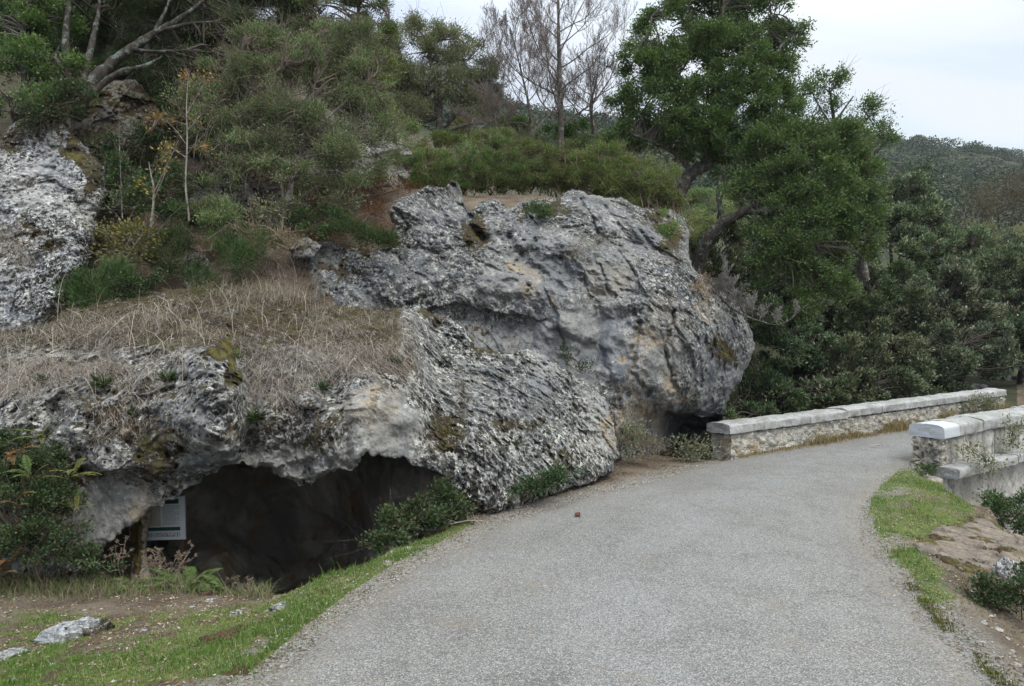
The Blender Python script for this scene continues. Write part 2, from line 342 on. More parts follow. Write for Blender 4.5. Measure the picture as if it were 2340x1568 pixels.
# ------------------------------------------------------------------ the lie of the land: (depth, height) along lines of sight
LAND = {
 -1500: [(.5, -.02), (3, -.2), (5, .2), (7, 2), (9, 4), (14, 9), (25, 18), (60, 38), (350, 130)],
 -500: [(.5, -.02), (3, -.12), (5, -.3), (6, -.2), (6.8, .6), (7.6, 1.9), (9, 3.0), (10.5, 4.8), (14, 8.5), (25, 17), (60, 36), (350, 130)],
 0:   [(.5, -.02), (3.3, -.08), (4.4, -.25), (5.6, -.36), (6.4, -.40), (6.9, .6), (7.6, 1.6), (8.4, 2.0), (9.6, 3.3), (10.6, 4.6), (14, 8), (25, 16), (60, 34), (350, 130)],
 200: [(.5, -.02), (3.3, -.06), (4.4, -.20), (5.65, -.36), (6.15, -.5), (7.0, -.95), (8.0, -1.0), (8.25, 1.7), (8.7, 2.2), (9.6, 3.2), (10.8, 4.7), (14, 7.6), (25, 15), (60, 32), (350, 130)],
 420: [(.5, -.02), (3.4, -.03), (4.4, -.16), (5.6, -.37), (6.0, -.62), (6.6, -1.0), (8.1, -1.1), (8.35, 1.6), (8.8, 2.5), (9.6, 3.3), (10.8, 4.3), (13, 6), (17, 9), (25, 14), (60, 30), (350, 130)],
 600: [(.5, -.01), (3.6, 0), (4.5, -.12), (5.25, -.29), (5.65, -.6), (6.3, -1.05), (8.2, -1.15), (8.45, 1.6), (8.9, 2.5), (9.6, 3.25), (10.8, 4.1), (13, 5.6), (18, 8), (25, 11.5), (60, 26), (350, 130)],
 760: [(.5, -.01), (4.6, -.02), (5.05, -.10), (5.45, -.42), (6.0, -.9), (8.2, -1.05), (8.5, 1.6), (9.0, 2.4), (9.7, 3.2), (10.8, 3.9), (13, 5.2), (18, 7.4), (25, 10.5), (60, 24), (350, 130)],
 900: [(.5, -.01), (5.4, -.02), (5.75, -.1), (6.1, -.3), (6.8, -.6), (8.4, -.7), (9.2, .8), (10.2, 2.4), (11.1, 4.0), (13, 4.8), (18, 6.4), (25, 9), (60, 22), (200, 74), (350, 116)],
 1060: [(.5, -.01), (6.0, -.02), (6.4, -.03), (7.2, -.05), (8.6, -.05), (10.3, .8), (11.2, 3.9), (12.2, 4.3), (14, 4.5), (18, 5.2), (25, 7.5), (60, 20), (200, 70), (350, 112)],
 1250: [(.5, -.01), (7, -.02), (7.4, 0), (8.4, .02), (10.6, .4), (11.4, 3.9), (12.2, 4.3), (14, 4.4), (18, 4.7), (25, 6), (60, 17), (200, 66), (350, 112)],
 1420: [(.5, -.01), (8, -.02), (8.4, .02), (10, .03), (11, .2), (11.8, 3.6), (12.6, 4.2), (14, 4.4), (18, 4.5), (25, 5.5), (60, 15), (200, 64), (350, 110)],
 1540: [(.5, -.01), (8.8, -.02), (9.4, 0), (10.2, -.05), (11, -.3), (12.6, -.2), (13.2, 3.6), (14.2, 4.4), (18, 4), (25, 5), (60, 14), (200, 62), (350, 108)],
 1640: [(.5, -.01), (9.2, -.02), (10, -.02), (10.4, -.3), (11.2, -1.8), (13.5, -1.4), (14.6, 2.6), (16, 3.2), (20, 3.5), (28, 5), (60, 13.5), (200, 61), (350, 106)],
 1760: [(.5, -.01), (8.6, -.03), (9.4, -.1), (9.9, -1), (11, -2.6), (14, -2.6), (17, -.6), (22, 1.8), (30, 4.5), (60, 13), (200, 60), (350, 104)],
 1980: [(.5, -.01), (6, -.02), (8.4, -.03), (9.1, -.1), (9.6, -1.2), (11, -2.8), (15, -2.6), (19, -.4), (24, 1.2), (30, 3.5), (60, 12), (200, 58), (350, 99)],
 2150: [(.5, -.01), (3.6, -.02), (5, -.04), (7.8, -.07), (8.5, -.12), (9.0, -1.3), (10.2, -2.8), (14, -2.8), (16.2, -.2), (17, .2), (20, .4), (25, .8), (30, 2.5), (60, 11.5), (200, 56), (350, 96)],
 2260: [(.5, -.01), (3.0, -.03), (4.2, -.10), (5.2, -.10), (7.2, -.1), (7.9, -.3), (8.5, -1.5), (9.6, -2.8), (13, -2.8), (15.4, .0), (17, .3), (20, .42), (25, .85), (30, 2.2), (60, 11), (200, 55), (350, 93)],
 2360: [(.5, -.01), (2.6, -.03), (3.4, -.14), (4.4, -.26), (5.2, -.16), (6.3, -.14), (6.9, -.7), (7.8, -2), (9, -2.8), (13, -2.6), (15, .0), (17, .3), (20, .45), (26, .9), (30, 2), (60, 10.5), (200, 53), (350, 90)],
 2700: [(.5, -.01), (2.0, -.05), (3, -.35), (4.2, -.7), (5.2, -1.0), (7, -2.4), (10, -2.8), (13, -1.8), (15.5, .1), (20, .45), (30, 1.8), (60, 10), (200, 50), (350, 84)],
 3600: [(.5, -.02), (1.6, -.25), (3, -1.1), (6, -2.8), (12, -2.4), (17, .2), (30, 1.6), (60, 9), (200, 46), (350, 88)],
 5600: [(.5, -.1), (1.2, -.6), (3, -2), (6, -2.8), (12, -2), (18, .3), (30, 1.5), (60, 8), (200, 42), (350, 80)],
}
LK = np.array(sorted(LAND)); LOGD = np.linspace(math.log(.3), math.log(900), 900)
def _col(c):
    d = np.array([a for a, _ in c]+[900.]); z = np.array([b for _, b in c]+[c[-1][1]*.8])
    return np.interp(np.exp(LOGD), d, z)
LZ = np.stack([_col(LAND[k]) for k in LK])
ROAD_L = np.array([(-2.75, -3.), (-2.1, 0.), *[tuple(G(*p)) for p in ((560, 1568), (700, 1452), (800, 1375), (905, 1305), (1000, 1256), (1085, 1218), (1160, 1184), (1300, 1143), (1480, 1099), (1640, 1056))], (3.35, 9.9), (6.5, 12.0), (10.4, 14.7), (14, 16.9)])
ROAD_R = np.array([(.2, -3.), (1.2, 0.), *[tuple(G(*p)) for p in ((2330, 1600), (2170, 1450), (2075, 1330), (2010, 1250), (1985, 1195), (1990, 1150), (2035, 1098), (2085, 1066))], (5.5, 9.25), (6.4, 9.9), (9.2, 11.7), (12.6, 14.0), (16, 15.9)])
def resample(pl, n):
    s = np.concatenate([[0], np.cumsum(np.linalg.norm(np.diff(pl, axis=0), axis=1))])
    # smooth a little, then even spacing
    k = np.linspace(0, s[-1], 400); q = np.stack([np.interp(k, s, pl[:, i]) for i in (0, 1)], 1)
    for _ in range(6): q[1:-1] = (q[:-2]+2*q[1:-1]+q[2:])/4
    s = np.concatenate([[0], np.cumsum(np.linalg.norm(np.diff(q, axis=0), axis=1))]); k = np.linspace(0, s[-1], n)
    return np.stack([np.interp(k, s, q[:, i]) for i in (0, 1)], 1)
RN = 460
RL, RR = resample(ROAD_L, RN), resample(ROAD_R, RN)
AX = np.array([.833, .553]); AXN = np.array([-.553, .833])
def deck(x, y):
    s = (x-3.13)*AX[0]+(y-9.82)*AX[1]
    return .018*np.clip(s, 0, 12)
def road_z(x, y): return deck(x, y)+.004
RPOLY = np.concatenate([RL[::9], RR[::-9]])
def terrain(x, y, raw=False):
    x = np.asarray(x, float); y = np.asarray(y, float); sh = x.shape; x = x.ravel(); y = np.maximum(y.ravel(), .31)
    u = CU+x/y*F
    iu = np.clip(np.searchsorted(LK, u)-1, 0, len(LK)-2); tu = np.clip((u-LK[iu])/(LK[iu+1]-LK[iu]), 0, 1); tu = tu*tu*(3-2*tu)*.5+tu*.5
    q = np.clip((np.log(y)-LOGD[0])/(LOGD[1]-LOGD[0]), 0, len(LOGD)-1.001); iq = q.astype(int); tq = q-iq
    z = (LZ[iu, iq]*(1-tq)+LZ[iu, iq+1]*tq)*(1-tu)+(LZ[iu+1, iq]*(1-tq)+LZ[iu+1, iq+1]*tq)*tu
    p = np.stack([x, y, np.zeros_like(x)], 1)
    near = np.clip(y/6, .25, 1)
    far = np.clip((y-20)/200, 0, 1)
    z = z+.05*near*fbm(p*.9, 4, 3)+.014*fbm(p*5, 3, 9)*np.clip(1-far*5, 0, 1)+far*9*fbm(p*.012, 4, 5)*np.clip((y-40)/100, 0, 1)
    if raw: return z.reshape(sh)
    k = (y < 12.5) & (np.abs(x) < 12)
    if k.any():
        ins, dd, _ = polydist(np.stack([x[k], y[k]], 1), RPOLY)
        wgt = np.where(ins, 1, np.exp(-(dd/.35)**2)*(y[k] < 9.6))
        zk = z[k]; tgt = np.where(ins, -.010-.05*np.clip(dd*2-.1, 0, 1), -.008+.016*np.clip(dd*5, 0, 1))+deck(x[k], y[k])
        z[k] = np.where(ins, np.minimum(zk*(1-wgt)+tgt*wgt, tgt), zk*(1-wgt)+tgt*wgt)
    return z.reshape(sh)

# ------------------------------------------------------------------ ground sheet
GU = np.unique(np.concatenate([np.linspace(-900, -200, 60), np.linspace(-200, 2500, 640), np.linspace(2500, 3900, 80)]))
GD = np.exp(np.concatenate([np.linspace(math.log(.32), math.log(3.0), 30)[:-1], np.linspace(math.log(3.0), math.log(12), 300)[:-1], np.linspace(math.log(12), math.log(60), 130)[:-1], np.linspace(math.log(60), math.log(430), 90)]))
gu, gd = np.meshgrid(GU, GD, indexing='ij'); gx = (gu-CU)/F*gd; gz = terrain(gx, gd)
terrain_exact = terrain
def terrain(x, y):
    """height of the ground sheet (looked up in its own grid)"""
    x = np.asarray(x, float); y = np.clip(np.asarray(y, float), .321, 429); u = np.clip(CU+x/y*F, GU[0], GU[-1]-1e-3)
    i = np.clip(np.searchsorted(GU, u, side='right')-1, 0, len(GU)-2); j = np.clip(np.searchsorted(GD, y, side='right')-1, 0, len(GD)-2)
    a = (u-GU[i])/(GU[i+1]-GU[i]); b = (y-GD[j])/(GD[j+1]-GD[j])
    return (gz[i, j]*(1-b)+gz[i, j+1]*b)*(1-a)+(gz[i+1, j]*(1-b)+gz[i+1, j+1]*b)*a
gm = MB(); nu, nd = gu.shape
idx = np.arange(nu*nd).reshape(nu, nd)
q = np.stack([idx[:-1, :-1], idx[1:, :-1], idx[1:, 1:], idx[:-1, 1:]], -1).reshape(-1, 4)
# colour attribute of the ground: R grass cover, G stony litter, B moss/olive scrub of the far slopes
GRASS_L = [(-330, 1330), (200, 1345), (420, 1350), (560, 1360), (700, 1335), (830, 1290), (960, 1240), (1060, 1205), (1085, 1216), (1000, 1262), (905, 1310), (800, 1380), (700, 1458), (560, 1580), (-330, 1600)]
GRASS_R = [(2050, 1095), (2100, 1082), (2150, 1090), (2190, 1115), (2235, 1180), (2205, 1200), (2130, 1230), (2095, 1275), (2110, 1310), (2130, 1335), (2150, 1385), (2120, 1395), (2070, 1325), (2010, 1245), (1985, 1190), (1995, 1140)]
def to_uv(x, y, z): return np.stack([CU+x/y*F, CV-(z-EYE)/y*F], -1)
def zone_xy(poly): return np.array([tuple(G(u, v, -.08)) for u, v in poly])
ZL, ZR = zone_xy(GRASS_L), zone_xy(GRASS_R)
def grass_cover(x, y):
    q = np.stack([x, y], -1); p = np.stack([x, y, np.zeros_like(x)], -1)
    nz = fbm(p*1.5, 4, 21); fine = fbm(p*6, 3, 27)
    il, dl, _ = polydist(q, ZL); ir, dr, _ = polydist(q, ZR); _, de, _ = polydist(q, RPOLY)
    # left: lush strip along the road, worn and patchy towards the corner
    strip = sstep(1.45, .35, de+.35*nz)
    cov_l = np.where(il, np.clip(strip*(.80+.9*fine)+np.clip(.66+1.25*nz, .08, .92)*(.8+1.2*fine), 0, 1), sstep(.25, 0, dl)*.35)
    cov_r = np.where(ir, np.clip(.72+.9*nz+.35*fine, .05, 1), sstep(.15, 0, dr)*.4+np.clip(.55*nz+.05, 0, .35)*(y > 2.4)*(y < 6))
    return np.clip(cov_l*(y < 9)*(x < 1.5)+cov_r*(x > 2), 0, 1)
fx, fy = gx.ravel(), gd.ravel(); cl = np.zeros((fx.size, 3))
k = (fy < 11)
cl[k, 0] = grass_cover(fx[k], fy[k])
dist_r = np.full(fx.size, 9.); dist_r[k] = polydist(np.stack([fx[k], fy[k]], 1), RPOLY)[1]
cl[:, 1] = sstep(.4, .02, dist_r)
fz = gz.ravel(); cl[:, 2] = np.maximum.reduce([sstep(20, 45, fy), .6*sstep(4.9, 5.6, fz), .9*sstep(10.6, 11.6, fy)*(fx > 2.6)*(fx/fy < .74), .6*sstep(-6.2, -7.5, fx)*sstep(.5, 1.5, fz)])
gm.add(np.stack([gx, gd, gz], -1).reshape(-1, 3), q, col=cl)
# the rest of the ground, behind the camera
bx, by = np.meshgrid(np.linspace(-120, 120, 41), np.linspace(-120, .33, 30), indexing='ij'); bi = np.arange(bx.size).reshape(bx.shape)
gm.add(np.stack([bx, by, np.full(bx.shape, -.06)], -1).reshape(-1, 3), np.stack([bi[:-1, :-1], bi[1:, :-1], bi[1:, 1:], bi[:-1, 1:]], -1).reshape(-1, 4), col=(.2, .3, 0))
M_GROUND, t = mat('ground'); p = t.pos(); at, (gR, gG, gB) = t.attr()
soil = t.mix(t.ramp(t.noise(p, 2.2, 6), .35, .65), (.085, .060, .043), (.17, .138, .105))
soil = t.mix(t.m('MULTIPLY', t.ramp(t.noise(p, 34, 6, .75), .54, .68), .65), soil, (.28, .25, .205))
soil = t.mix(t.ramp(t.noise(p, 48, 5, .7), .58, .66), soil, (.05, .036, .026))
soil = t.mix(t.m('MULTIPLY', gG, t.ramp(t.noise(p, 60, 4, .7), .42, .56)), soil, (.27, .265, .25))
gr = t.mix(t.ramp(t.noise(p, 5, 5), .35, .65), (.075, .115, .028), (.13, .165, .045))
c = t.mix(t.ramp(t.m('ADD', gR, t.m('MULTIPLY', t.m('SUBTRACT', t.noise(p, 26, 5, .7), .5), .9)), .42, .62, 0, .9), soil, gr)
c = t.mix(gB, c, t.mix(t.ramp(t.noise(p, .4, 6, .6), .38, .62), (.022, .029, .015), (.050, .056, .030)))
t.out(c, .95, t.noise(p, 30, 7, .72), .03, 1, .1)
tag(gm.build('ground', M_GROUND, smooth=True), 'earthy ground with patchy short grass, sloping left to the cave and right to the ravine', 'ground', kind='structure')

# ------------------------------------------------------------------ road
rm = MB(); MC = 30
tt = np.linspace(0, 1, MC)[None, :]
px = RL[:, None, :]*(1-tt[..., None])+RR[:, None, :]*tt[..., None]
ed = np.stack([px[..., 0], px[..., 1], np.zeros(px.shape[:2])], -1)
wob = .10*fbm(ed*2.1, 3, 41)+.09*fbm(ed*8, 4, 44)
wgt = (np.clip(1-tt*12, 0, 1)-np.clip(1-(1-tt)*12, 0, 1))
acr = norm(RR-RL)[:, None, :]*np.ones((1, MC, 1))
fade = np.clip((10.2-px[..., 1])/1., 0, 1)
px = px-acr*(wgt*(wob-.02)*fade)[..., None]
rz = road_z(px[..., 0], px[..., 1])+.03*np.sin(np.pi*tt)*fade+.010*fbm(np.stack([px[..., 0], px[..., 1], 0*px[..., 0]], -1)*.8, 3, 46)-.05*((tt < .001)|(tt > .999))*fade
ri = np.arange(RN*MC).reshape(RN, MC)
eg = np.minimum(tt, 1-tt)*np.linalg.norm(RR-RL, axis=1)[:, None]
cc = np.stack([sstep(.45, 0, eg), np.exp(-((tt-.52)/.17)**2)*np.ones_like(eg), 0*eg], -1)
rm.add(np.stack([px[..., 0], px[..., 1], rz], -1).reshape(-1, 3), np.stack([ri[:-1, :-1], ri[:-1, 1:], ri[1:, 1:], ri[1:, :-1]], -1).reshape(-1, 4), col=cc.reshape(-1, 3))
M_ROAD, t = mat('worn_asphalt'); p = t.pos(); at, (rR, rG, rB) = t.attr()
chips = t.vor(p, 135, 'Color'); chipv = t.n('ShaderNodeSeparateColor', inp={0: chips}).outputs[0]
cd = t.vor(p, 135)
c = t.mix(t.ramp(t.noise(p, .75, 5), .35, .68), (.182, .173, .160), (.245, .238, .226))
c = t.mix(t.m('MULTIPLY', rG, t.ramp(t.noise(p, 1.3, 5), .3, .7, .25, .8)), c, (.262, .266, .268))
c = t.mix(t.m('MULTIPLY', t.ramp(t.noise(p, 2.4, 5, .65), .48, .66), .5), c, (.125, .119, .109))
c = t.mix(t.ramp(chipv, .60, .95, 0, .72), c, (.42, .405, .38))
c = t.mix(t.ramp(chipv, .30, .08, 0, .62), c, (.055, .055, .056))
c = t.mix(t.ramp(cd, .38, .6, 0, .55), c, (.05, .05, .05))
c = t.mix(t.m('MULTIPLY', t.ramp(t.noise(p, 1.7, 6, .7), .57, .72), .6), c, (.19, .145, .10))
c = t.mix(t.m('MULTIPLY', rR, t.ramp(t.noise(p, 9, 6, .75), .40, .58)), c, t.mix(t.ramp(t.noise(p, 60, 4, .7), .4, .6), (.085, .07, .052), (.25, .225, .19)))
ck = t.m('MULTIPLY', t.ramp(t.m('ABSOLUTE', t.m('SUBTRACT', t.noise(p, .8, 7, .62), .5)), 0, .006, 1, 0), t.ramp(t.noise(p, .5, 2), .48, .60))
c = t.mix(t.m('MULTIPLY', ck, .55), c, (.05, .048, .043))
t.out(c, .8, t.m('ADD', t.m('MULTIPLY', cd, -.8), t.m('MULTIPLY', t.noise(p, 30, 5), .6)), .008, .8, .35)
tag(rm.build('road', M_ROAD, smooth=True), 'narrow worn grey asphalt road curving right onto the bridge', 'road', kind='structure')
# ------------------------------------------------------------------ rocks
SURF = []          # (uv bounds, grid arrays) of every rock face, to set plants on it
def relief(name, poly, ctrl, mat_, parent=None, step=2.0, shape=None, paint=None, thick=1.2, jag=5.0, jagf=22., record=True, roll_px_min=2, backstep=4):
    poly = np.array([p if len(p) > 2 else (*p, .15) for p in poly], float)
    u0, v0 = poly[:, 0].min()-8, poly[:, 1].min()-8; u1, v1 = poly[:, 0].max()+8, poly[:, 1].max()+8
    us, vv = np.arange(u0, u1, step), np.arange(v0, v1, step); U, V = np.meshgrid(us, vv, indexing='ij'); sh = U.shape
    q = np.stack([U.ravel(), V.ravel()], 1); s3 = np.concatenate([q, np.zeros((len(q), 1))], 1)
    qj = q+jag*np.stack([fbm(s3/jagf, 4, 61), fbm(s3/jagf, 4, 67)], 1)
    ins, dist, roll = polydist(qj, poly)
    cp = np.array(ctrl, float); D = rbf(cp[:, :2], cp[:, 2])(q)
    wpx = np.maximum(roll*F/np.maximum(D, 1), roll_px_min)
    tt = np.clip(dist/wpx, 0, 1); D0 = D+roll*(1-np.sqrt(1-(1-tt)**2))
    X = PA(q[:, 0], q[:, 1], D0)
    k = ins
    dsp = np.zeros(len(q))
    if shape is not None: dsp[k] = shape(X[k], q[k])
    edge = sstep(0, 14, dist)*.75+.25
    Df = D0-dsp*edge
    Xf = PA(q[:, 0], q[:, 1], Df)
    col = np.zeros((len(q), 4))
    if paint is not None:
        pc = np.clip(paint(Xf[k], q[k]), 0, 1); col[k, :pc.shape[1]] = pc
    I = np.arange(len(q)).reshape(sh)
    mb = MB()
    def put(XX, sel, idx, flip, cc):
        quad = np.stack([idx[:-1, :-1], idx[1:, :-1], idx[1:, 1:], idx[:-1, 1:]], -1).reshape(-1, 4)
        quad = quad[sel[quad].all(1)]
        if flip: quad = quad[:, ::-1]
        used = np.unique(quad); mp = np.full(len(XX), -1, np.int64); mp[used] = np.arange(len(used))
        mb.add(XX[used], mp[quad], col=cc[used])
    put(Xf, k, I, False, col)
    if thick:                                   # the far side closes the body
        tb = np.clip(dist/(thick*F/np.maximum(D, 1)*.8), 0, 1); Db = Df+.03+thick*np.sqrt(1-(1-tb)**2)
        put(PA(q[:, 0], q[:, 1], Db), k, I[::backstep, ::backstep], True, col)
    o = mb.build(name, mat_, parent, smooth=True)
    if record: SURF.append((u0, v0, step, np.where(k, Df, 1e9).reshape(sh)))
    return o
def surf(u, v):
    """nearest solid surface in direction (u, v): rocks first, else the ground"""
    u = np.atleast_1d(np.asarray(u, float)); v = np.atleast_1d(np.asarray(v, float)); best = np.full(u.shape, 1e9)
    for (u0, v0, st, D) in SURF:
        i = np.round((u-u0)/st).astype(int); j = np.round((v-v0)/st).astype(int)
        ok = (i >= 0) & (j >= 0) & (i < D.shape[0]) & (j < D.shape[1])
        d = np.full(u.shape, 1e9); d[ok] = D[i[ok], j[ok]]; best = np.minimum(best, d)
    ds = np.exp(np.linspace(math.log(2.5), math.log(60), 260)); done = np.zeros(u.shape, bool); tg = np.full(u.shape, 1e9)
    for d in ds:
        z = EYE-(v-CV)/F*d; h = terrain((u-CU)/F*d, np.full(u.shape, d)); hit = (~done) & (h >= z); tg[hit] = d; done |= hit
    d = np.minimum(best, tg)
    return PA(u, v, d), d
def ell(q, u, v, ru, rv, soft=.35, rot=0):
    du, dv = q[:, 0]-u, q[:, 1]-v; c, s = math.cos(rot), math.sin(rot); a, b = (du*c+dv*s)/ru, (-du*s+dv*c)/rv
    return sstep(1+soft, 1-soft, np.sqrt(a*a+b*b))
def mell(q, u, v, ru, rv): return ell(q, u, v, ru*1.35, rv*1.35, .9)*.92
def warp(q, amp=18, f=40, seed=5):
    s = np.concatenate([q/f, np.zeros((len(q), 1))], 1); return q+amp*np.stack([fbm(s, 4, seed), fbm(s, 4, seed+7)], 1)
def aniso(X, along, across=1.0, long=.25):
    a = norm(np.array(along, float)); pr = (X*a).sum(1)[:, None]; return X*across-a*pr*(across-long)

M_ROCK = rock_material('limestone', 1.0)
M_SLAB = rock_material('lichened_limestone', 1.0, 1.45, patch=.6, brown=.54, crust_size=13, aniso=((1, 1, .42), (0, .62, 0)), white=.50)
def pits(X, sc, seed, share=.62):
    d_, r_ = worley(X*sc+.25*fbm(X*sc, 2, seed+1)[:, None], seed); return sstep(.34, .12, d_)*(r_ > share)
M_CRAG = rock_material('white_limestone', 1.22, .85, white=.54, patch=.4, crust_size=16, tint=(1, 1.01, 1.04))
M_DARKROCK = rock_material('dark_limestone', .55, .5, white=.3)  # darker grey limestone with less lichen, for the two dark rocks
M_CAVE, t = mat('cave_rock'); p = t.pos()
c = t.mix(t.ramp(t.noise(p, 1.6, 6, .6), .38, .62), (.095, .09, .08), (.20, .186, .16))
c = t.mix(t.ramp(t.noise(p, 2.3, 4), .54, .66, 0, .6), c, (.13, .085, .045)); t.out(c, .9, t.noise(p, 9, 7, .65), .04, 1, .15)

# --- outcrop with the cave
OUT = [(-430, 760, .2), (0, 764, .15), (78, 764, .15), (142, 712, .2), (300, 668, .3), (450, 655, .3), (600, 650, .3), (720, 690, .2), (860, 706, .15), (935, 704, .12), (958, 698, .1), (985, 715, .1), (1000, 722, .06), (1052, 735, .08),
 (1088, 795, .08), (1120, 800, .08), (1165, 808, .08), (1205, 798, .08), (1245, 800, .1), (1290, 845, .12), (1350, 880, .14), (1385, 915, .16), (1402, 960, .18), (1413, 1040, .2), (1403, 1078, .2), (1345, 1105, .15), (1250, 1135, .15),
 (1180, 1165, .15), (1130, 1185, .15), (1085, 1155, .12), (1042, 1112, .08), (985, 1075, .06), (930, 1052, .06), (870, 1046, .06), (838, 1036, .05), (828, 1042, .06), (818, 1068, .14), (800, 1076, .14), (770, 1071, .10),
 (756, 1078, .08), (742, 1092, .08), (715, 1106, .10), (690, 1110, .12), (660, 1098, .10), (625, 1082, .08), (600, 1066, .06), (580, 1066, .05), (560, 1058, .05), (520, 1066, .05), (497, 1074, .05), (478, 1087, .06),
 (452, 1107, .06), (432, 1112, .05), (414, 1132, .05), (388, 1146, .06), (350, 1166, .06), (334, 1178, .06), (310, 1197, .06), (280, 1217, .08), (250, 1240, .08), (215, 1275, .1), (170, 1330, .1), (60, 1345, .1), (-430, 1350, .1)]
OUT_D = [(-150, 880, 6.3), (0, 890, 6.25), (120, 880, 6.2), (250, 880, 6.25), (420, 860, 6.15), (480, 800, 6.2), (545, 830, 6.6), (580, 900, 6.35), (690, 860, 6.55), (760, 880, 6.6), (850, 860, 6.55), (900, 850, 6.75),
 (-150, 770, 6.85), (0, 770, 6.85), (150, 770, 6.85), (300, 770, 6.8), (450, 745, 6.85), (600, 750, 7.0), (700, 760, 7.0), (850, 770, 7.05), (920, 780, 7.2),
 (150, 712, 7.3), (300, 690, 7.45), (450, 670, 7.65), (600, 660, 7.9), (720, 700, 7.75), (860, 715, 7.8), (955, 712, 8.2),
 (0, 980, 5.95), (150, 960, 5.95), (250, 1000, 5.85), (350, 1040, 5.85), (430, 950, 5.75), (500, 960, 5.65), (540, 900, 5.85), (520, 1030, 5.85), (600, 980, 6.2), (570, 1030, 6.25), (640, 1060, 6.35), (720, 1000, 6.05), (700, 1080, 6.25),
 (770, 1000, 5.95), (800, 950, 6.05), (815, 1040, 5.95), (860, 1020, 6.1), (900, 1000, 6.2), (850, 920, 6.25), (940, 960, 6.25), (1000, 1060, 6.35), (1050, 1105, 6.45), (1080, 1140, 6.5), (1130, 1170, 6.6),
 (150, 1075, 5.95), (250, 1080, 5.85), (350, 1085, 5.9), (420, 1070, 5.95), (200, 1120, 6.02), (280, 1125, 6.0), (340, 1120, 6.02), (250, 1180, 5.95), (180, 1230, 5.9), (330, 1160, 6.0), (60, 1100, 5.95), (60, 1200, 5.9), (60, 1300, 5.9), (400, 1120, 6.05), (460, 1090, 6.05),
 (1000, 740, 8.4), (1000, 850, 7.6), (1000, 950, 6.9), (1080, 850, 7.9), (1100, 950, 7.2), (1100, 1050, 6.75), (1200, 850, 8.3), (1200, 950, 7.7), (1200, 1080, 7.1), (1300, 900, 8.6), (1300, 1000, 7.9), (1300, 1080, 7.5), (1390, 1000, 8.5), (1395, 1070, 8.1), (1250, 810, 8.8), (930, 900, 6.6)]
def slabness(q): return sstep(-40, 60, (q[:, 0]-945)-np.maximum(0, (900-q[:, 1]))*.0+np.clip(q[:, 1]-980, 0, 200)*.25)
def out_shape(X, q):
    s = slabness(q)
    wx = X+.12*np.stack([fbm(X*1.6, 3, 71), fbm(X*1.6, 3, 72), fbm(X*1.6, 3, 73)], 1)
    f1, e1 = facet(wx*1.5*np.array([1, 1, .8]), 3); f2, e2 = facet(wx*4.0, 5)
    vert = ridged(wx*np.array([2.6, 2.6, .7]), 3, 81)
    lp, _ = worley(X*np.array([7, 7, 5.5])+.4*fbm(X*9, 2, 85)[:, None], 86)
    face = .10*f1*sstep(0, .16, e1)+.045*f2*sstep(0, .14, e2)-.02*sstep(.10, 0, e1)+.02*vert+.15*fbm(X*1.7, 4, 83, .55)+.038*fbm(X*6.5, 5, 84, .6)+.035*(.5-lp)
    A = aniso(wx, (.60, .35, -.75), 1.0, .28)
    lam = ridged(A*6.5, 4, 91, .55); lump, _ = worley(A*13, 93)
    slab = .10*fbm(A*2.6, 4, 92)+.022*lam+.042*(.5-lump)+.03*(.5-worley(X*24, 95)[0])+.035*fbm(X*12, 5, 94, .65)+.05*f1
    smooth = np.maximum(ell(q, 250, 1170, 120, 75), ell(q, 880, 970, 80, 80))
    face = face*(1-.72*smooth)+smooth*(.022*fbm(aniso(X, (.3, .2, -.9), 1, .35)*9, 4, 97)+.02*fbm(X*3.5, 3, 98))
    gul = np.exp(-((q[:, 0]-575+.10*(q[:, 1]-900))/26)**2)*sstep(800, 860, q[:, 1])*.22+np.exp(-((q[:, 0]-790)/16)**2)*sstep(880, 940, q[:, 1])*.12
    # a crack under the hanging lip on the left
    wq = warp(q, 10, 30, 3); crack = np.interp(wq[:, 0], [90, 165, 215, 300, 350, 420, 470, 560], [1040, 1050, 1076, 1084, 1094, 1096, 1078, 1045])
    lip = sstep(0, 5, wq[:, 1]-crack)*np.exp(-np.clip(wq[:, 1]-crack, 0, 999)/20.)*sstep(60, 150, q[:, 0])*sstep(560, 440, q[:, 0])*.17
    flat = sstep(830, 760, q[:, 1])*sstep(940, 900, q[:, 0])
    ledges = .05*np.clip(np.sin((wq[:, 1]*.9+.25*wq[:, 0])/6.5), -.4, 1)*sstep(1030, 1065, q[:, 1])*sstep(480, 560, q[:, 0])*sstep(800, 740, q[:, 0])
    knob = .20*ell(q, 485, 850, 62, 66, .5)+.16*ell(q, 706, 860, 38, 66, .5)+.10*ell(q, 190, 905, 60, 36, .6)+.10*ell(q, 340, 890, 46, 40, .6)+.12*ell(q, 840, 905, 60, 44, .6)+.10*ell(q, 50, 920, 50, 40, .6)
    face = face-(.07*pits(X, 8, 501)+.04*pits(X, 17, 503, .55))*(1-smooth)*(1-s); slab = slab-.06*pits(A, 11, 505, .6)-.035*pits(A, 22, 507, .55)
    return (face-gul+ledges)*(1-s)*(1-.45*flat)+slab*s-lip+knob*(1-s)
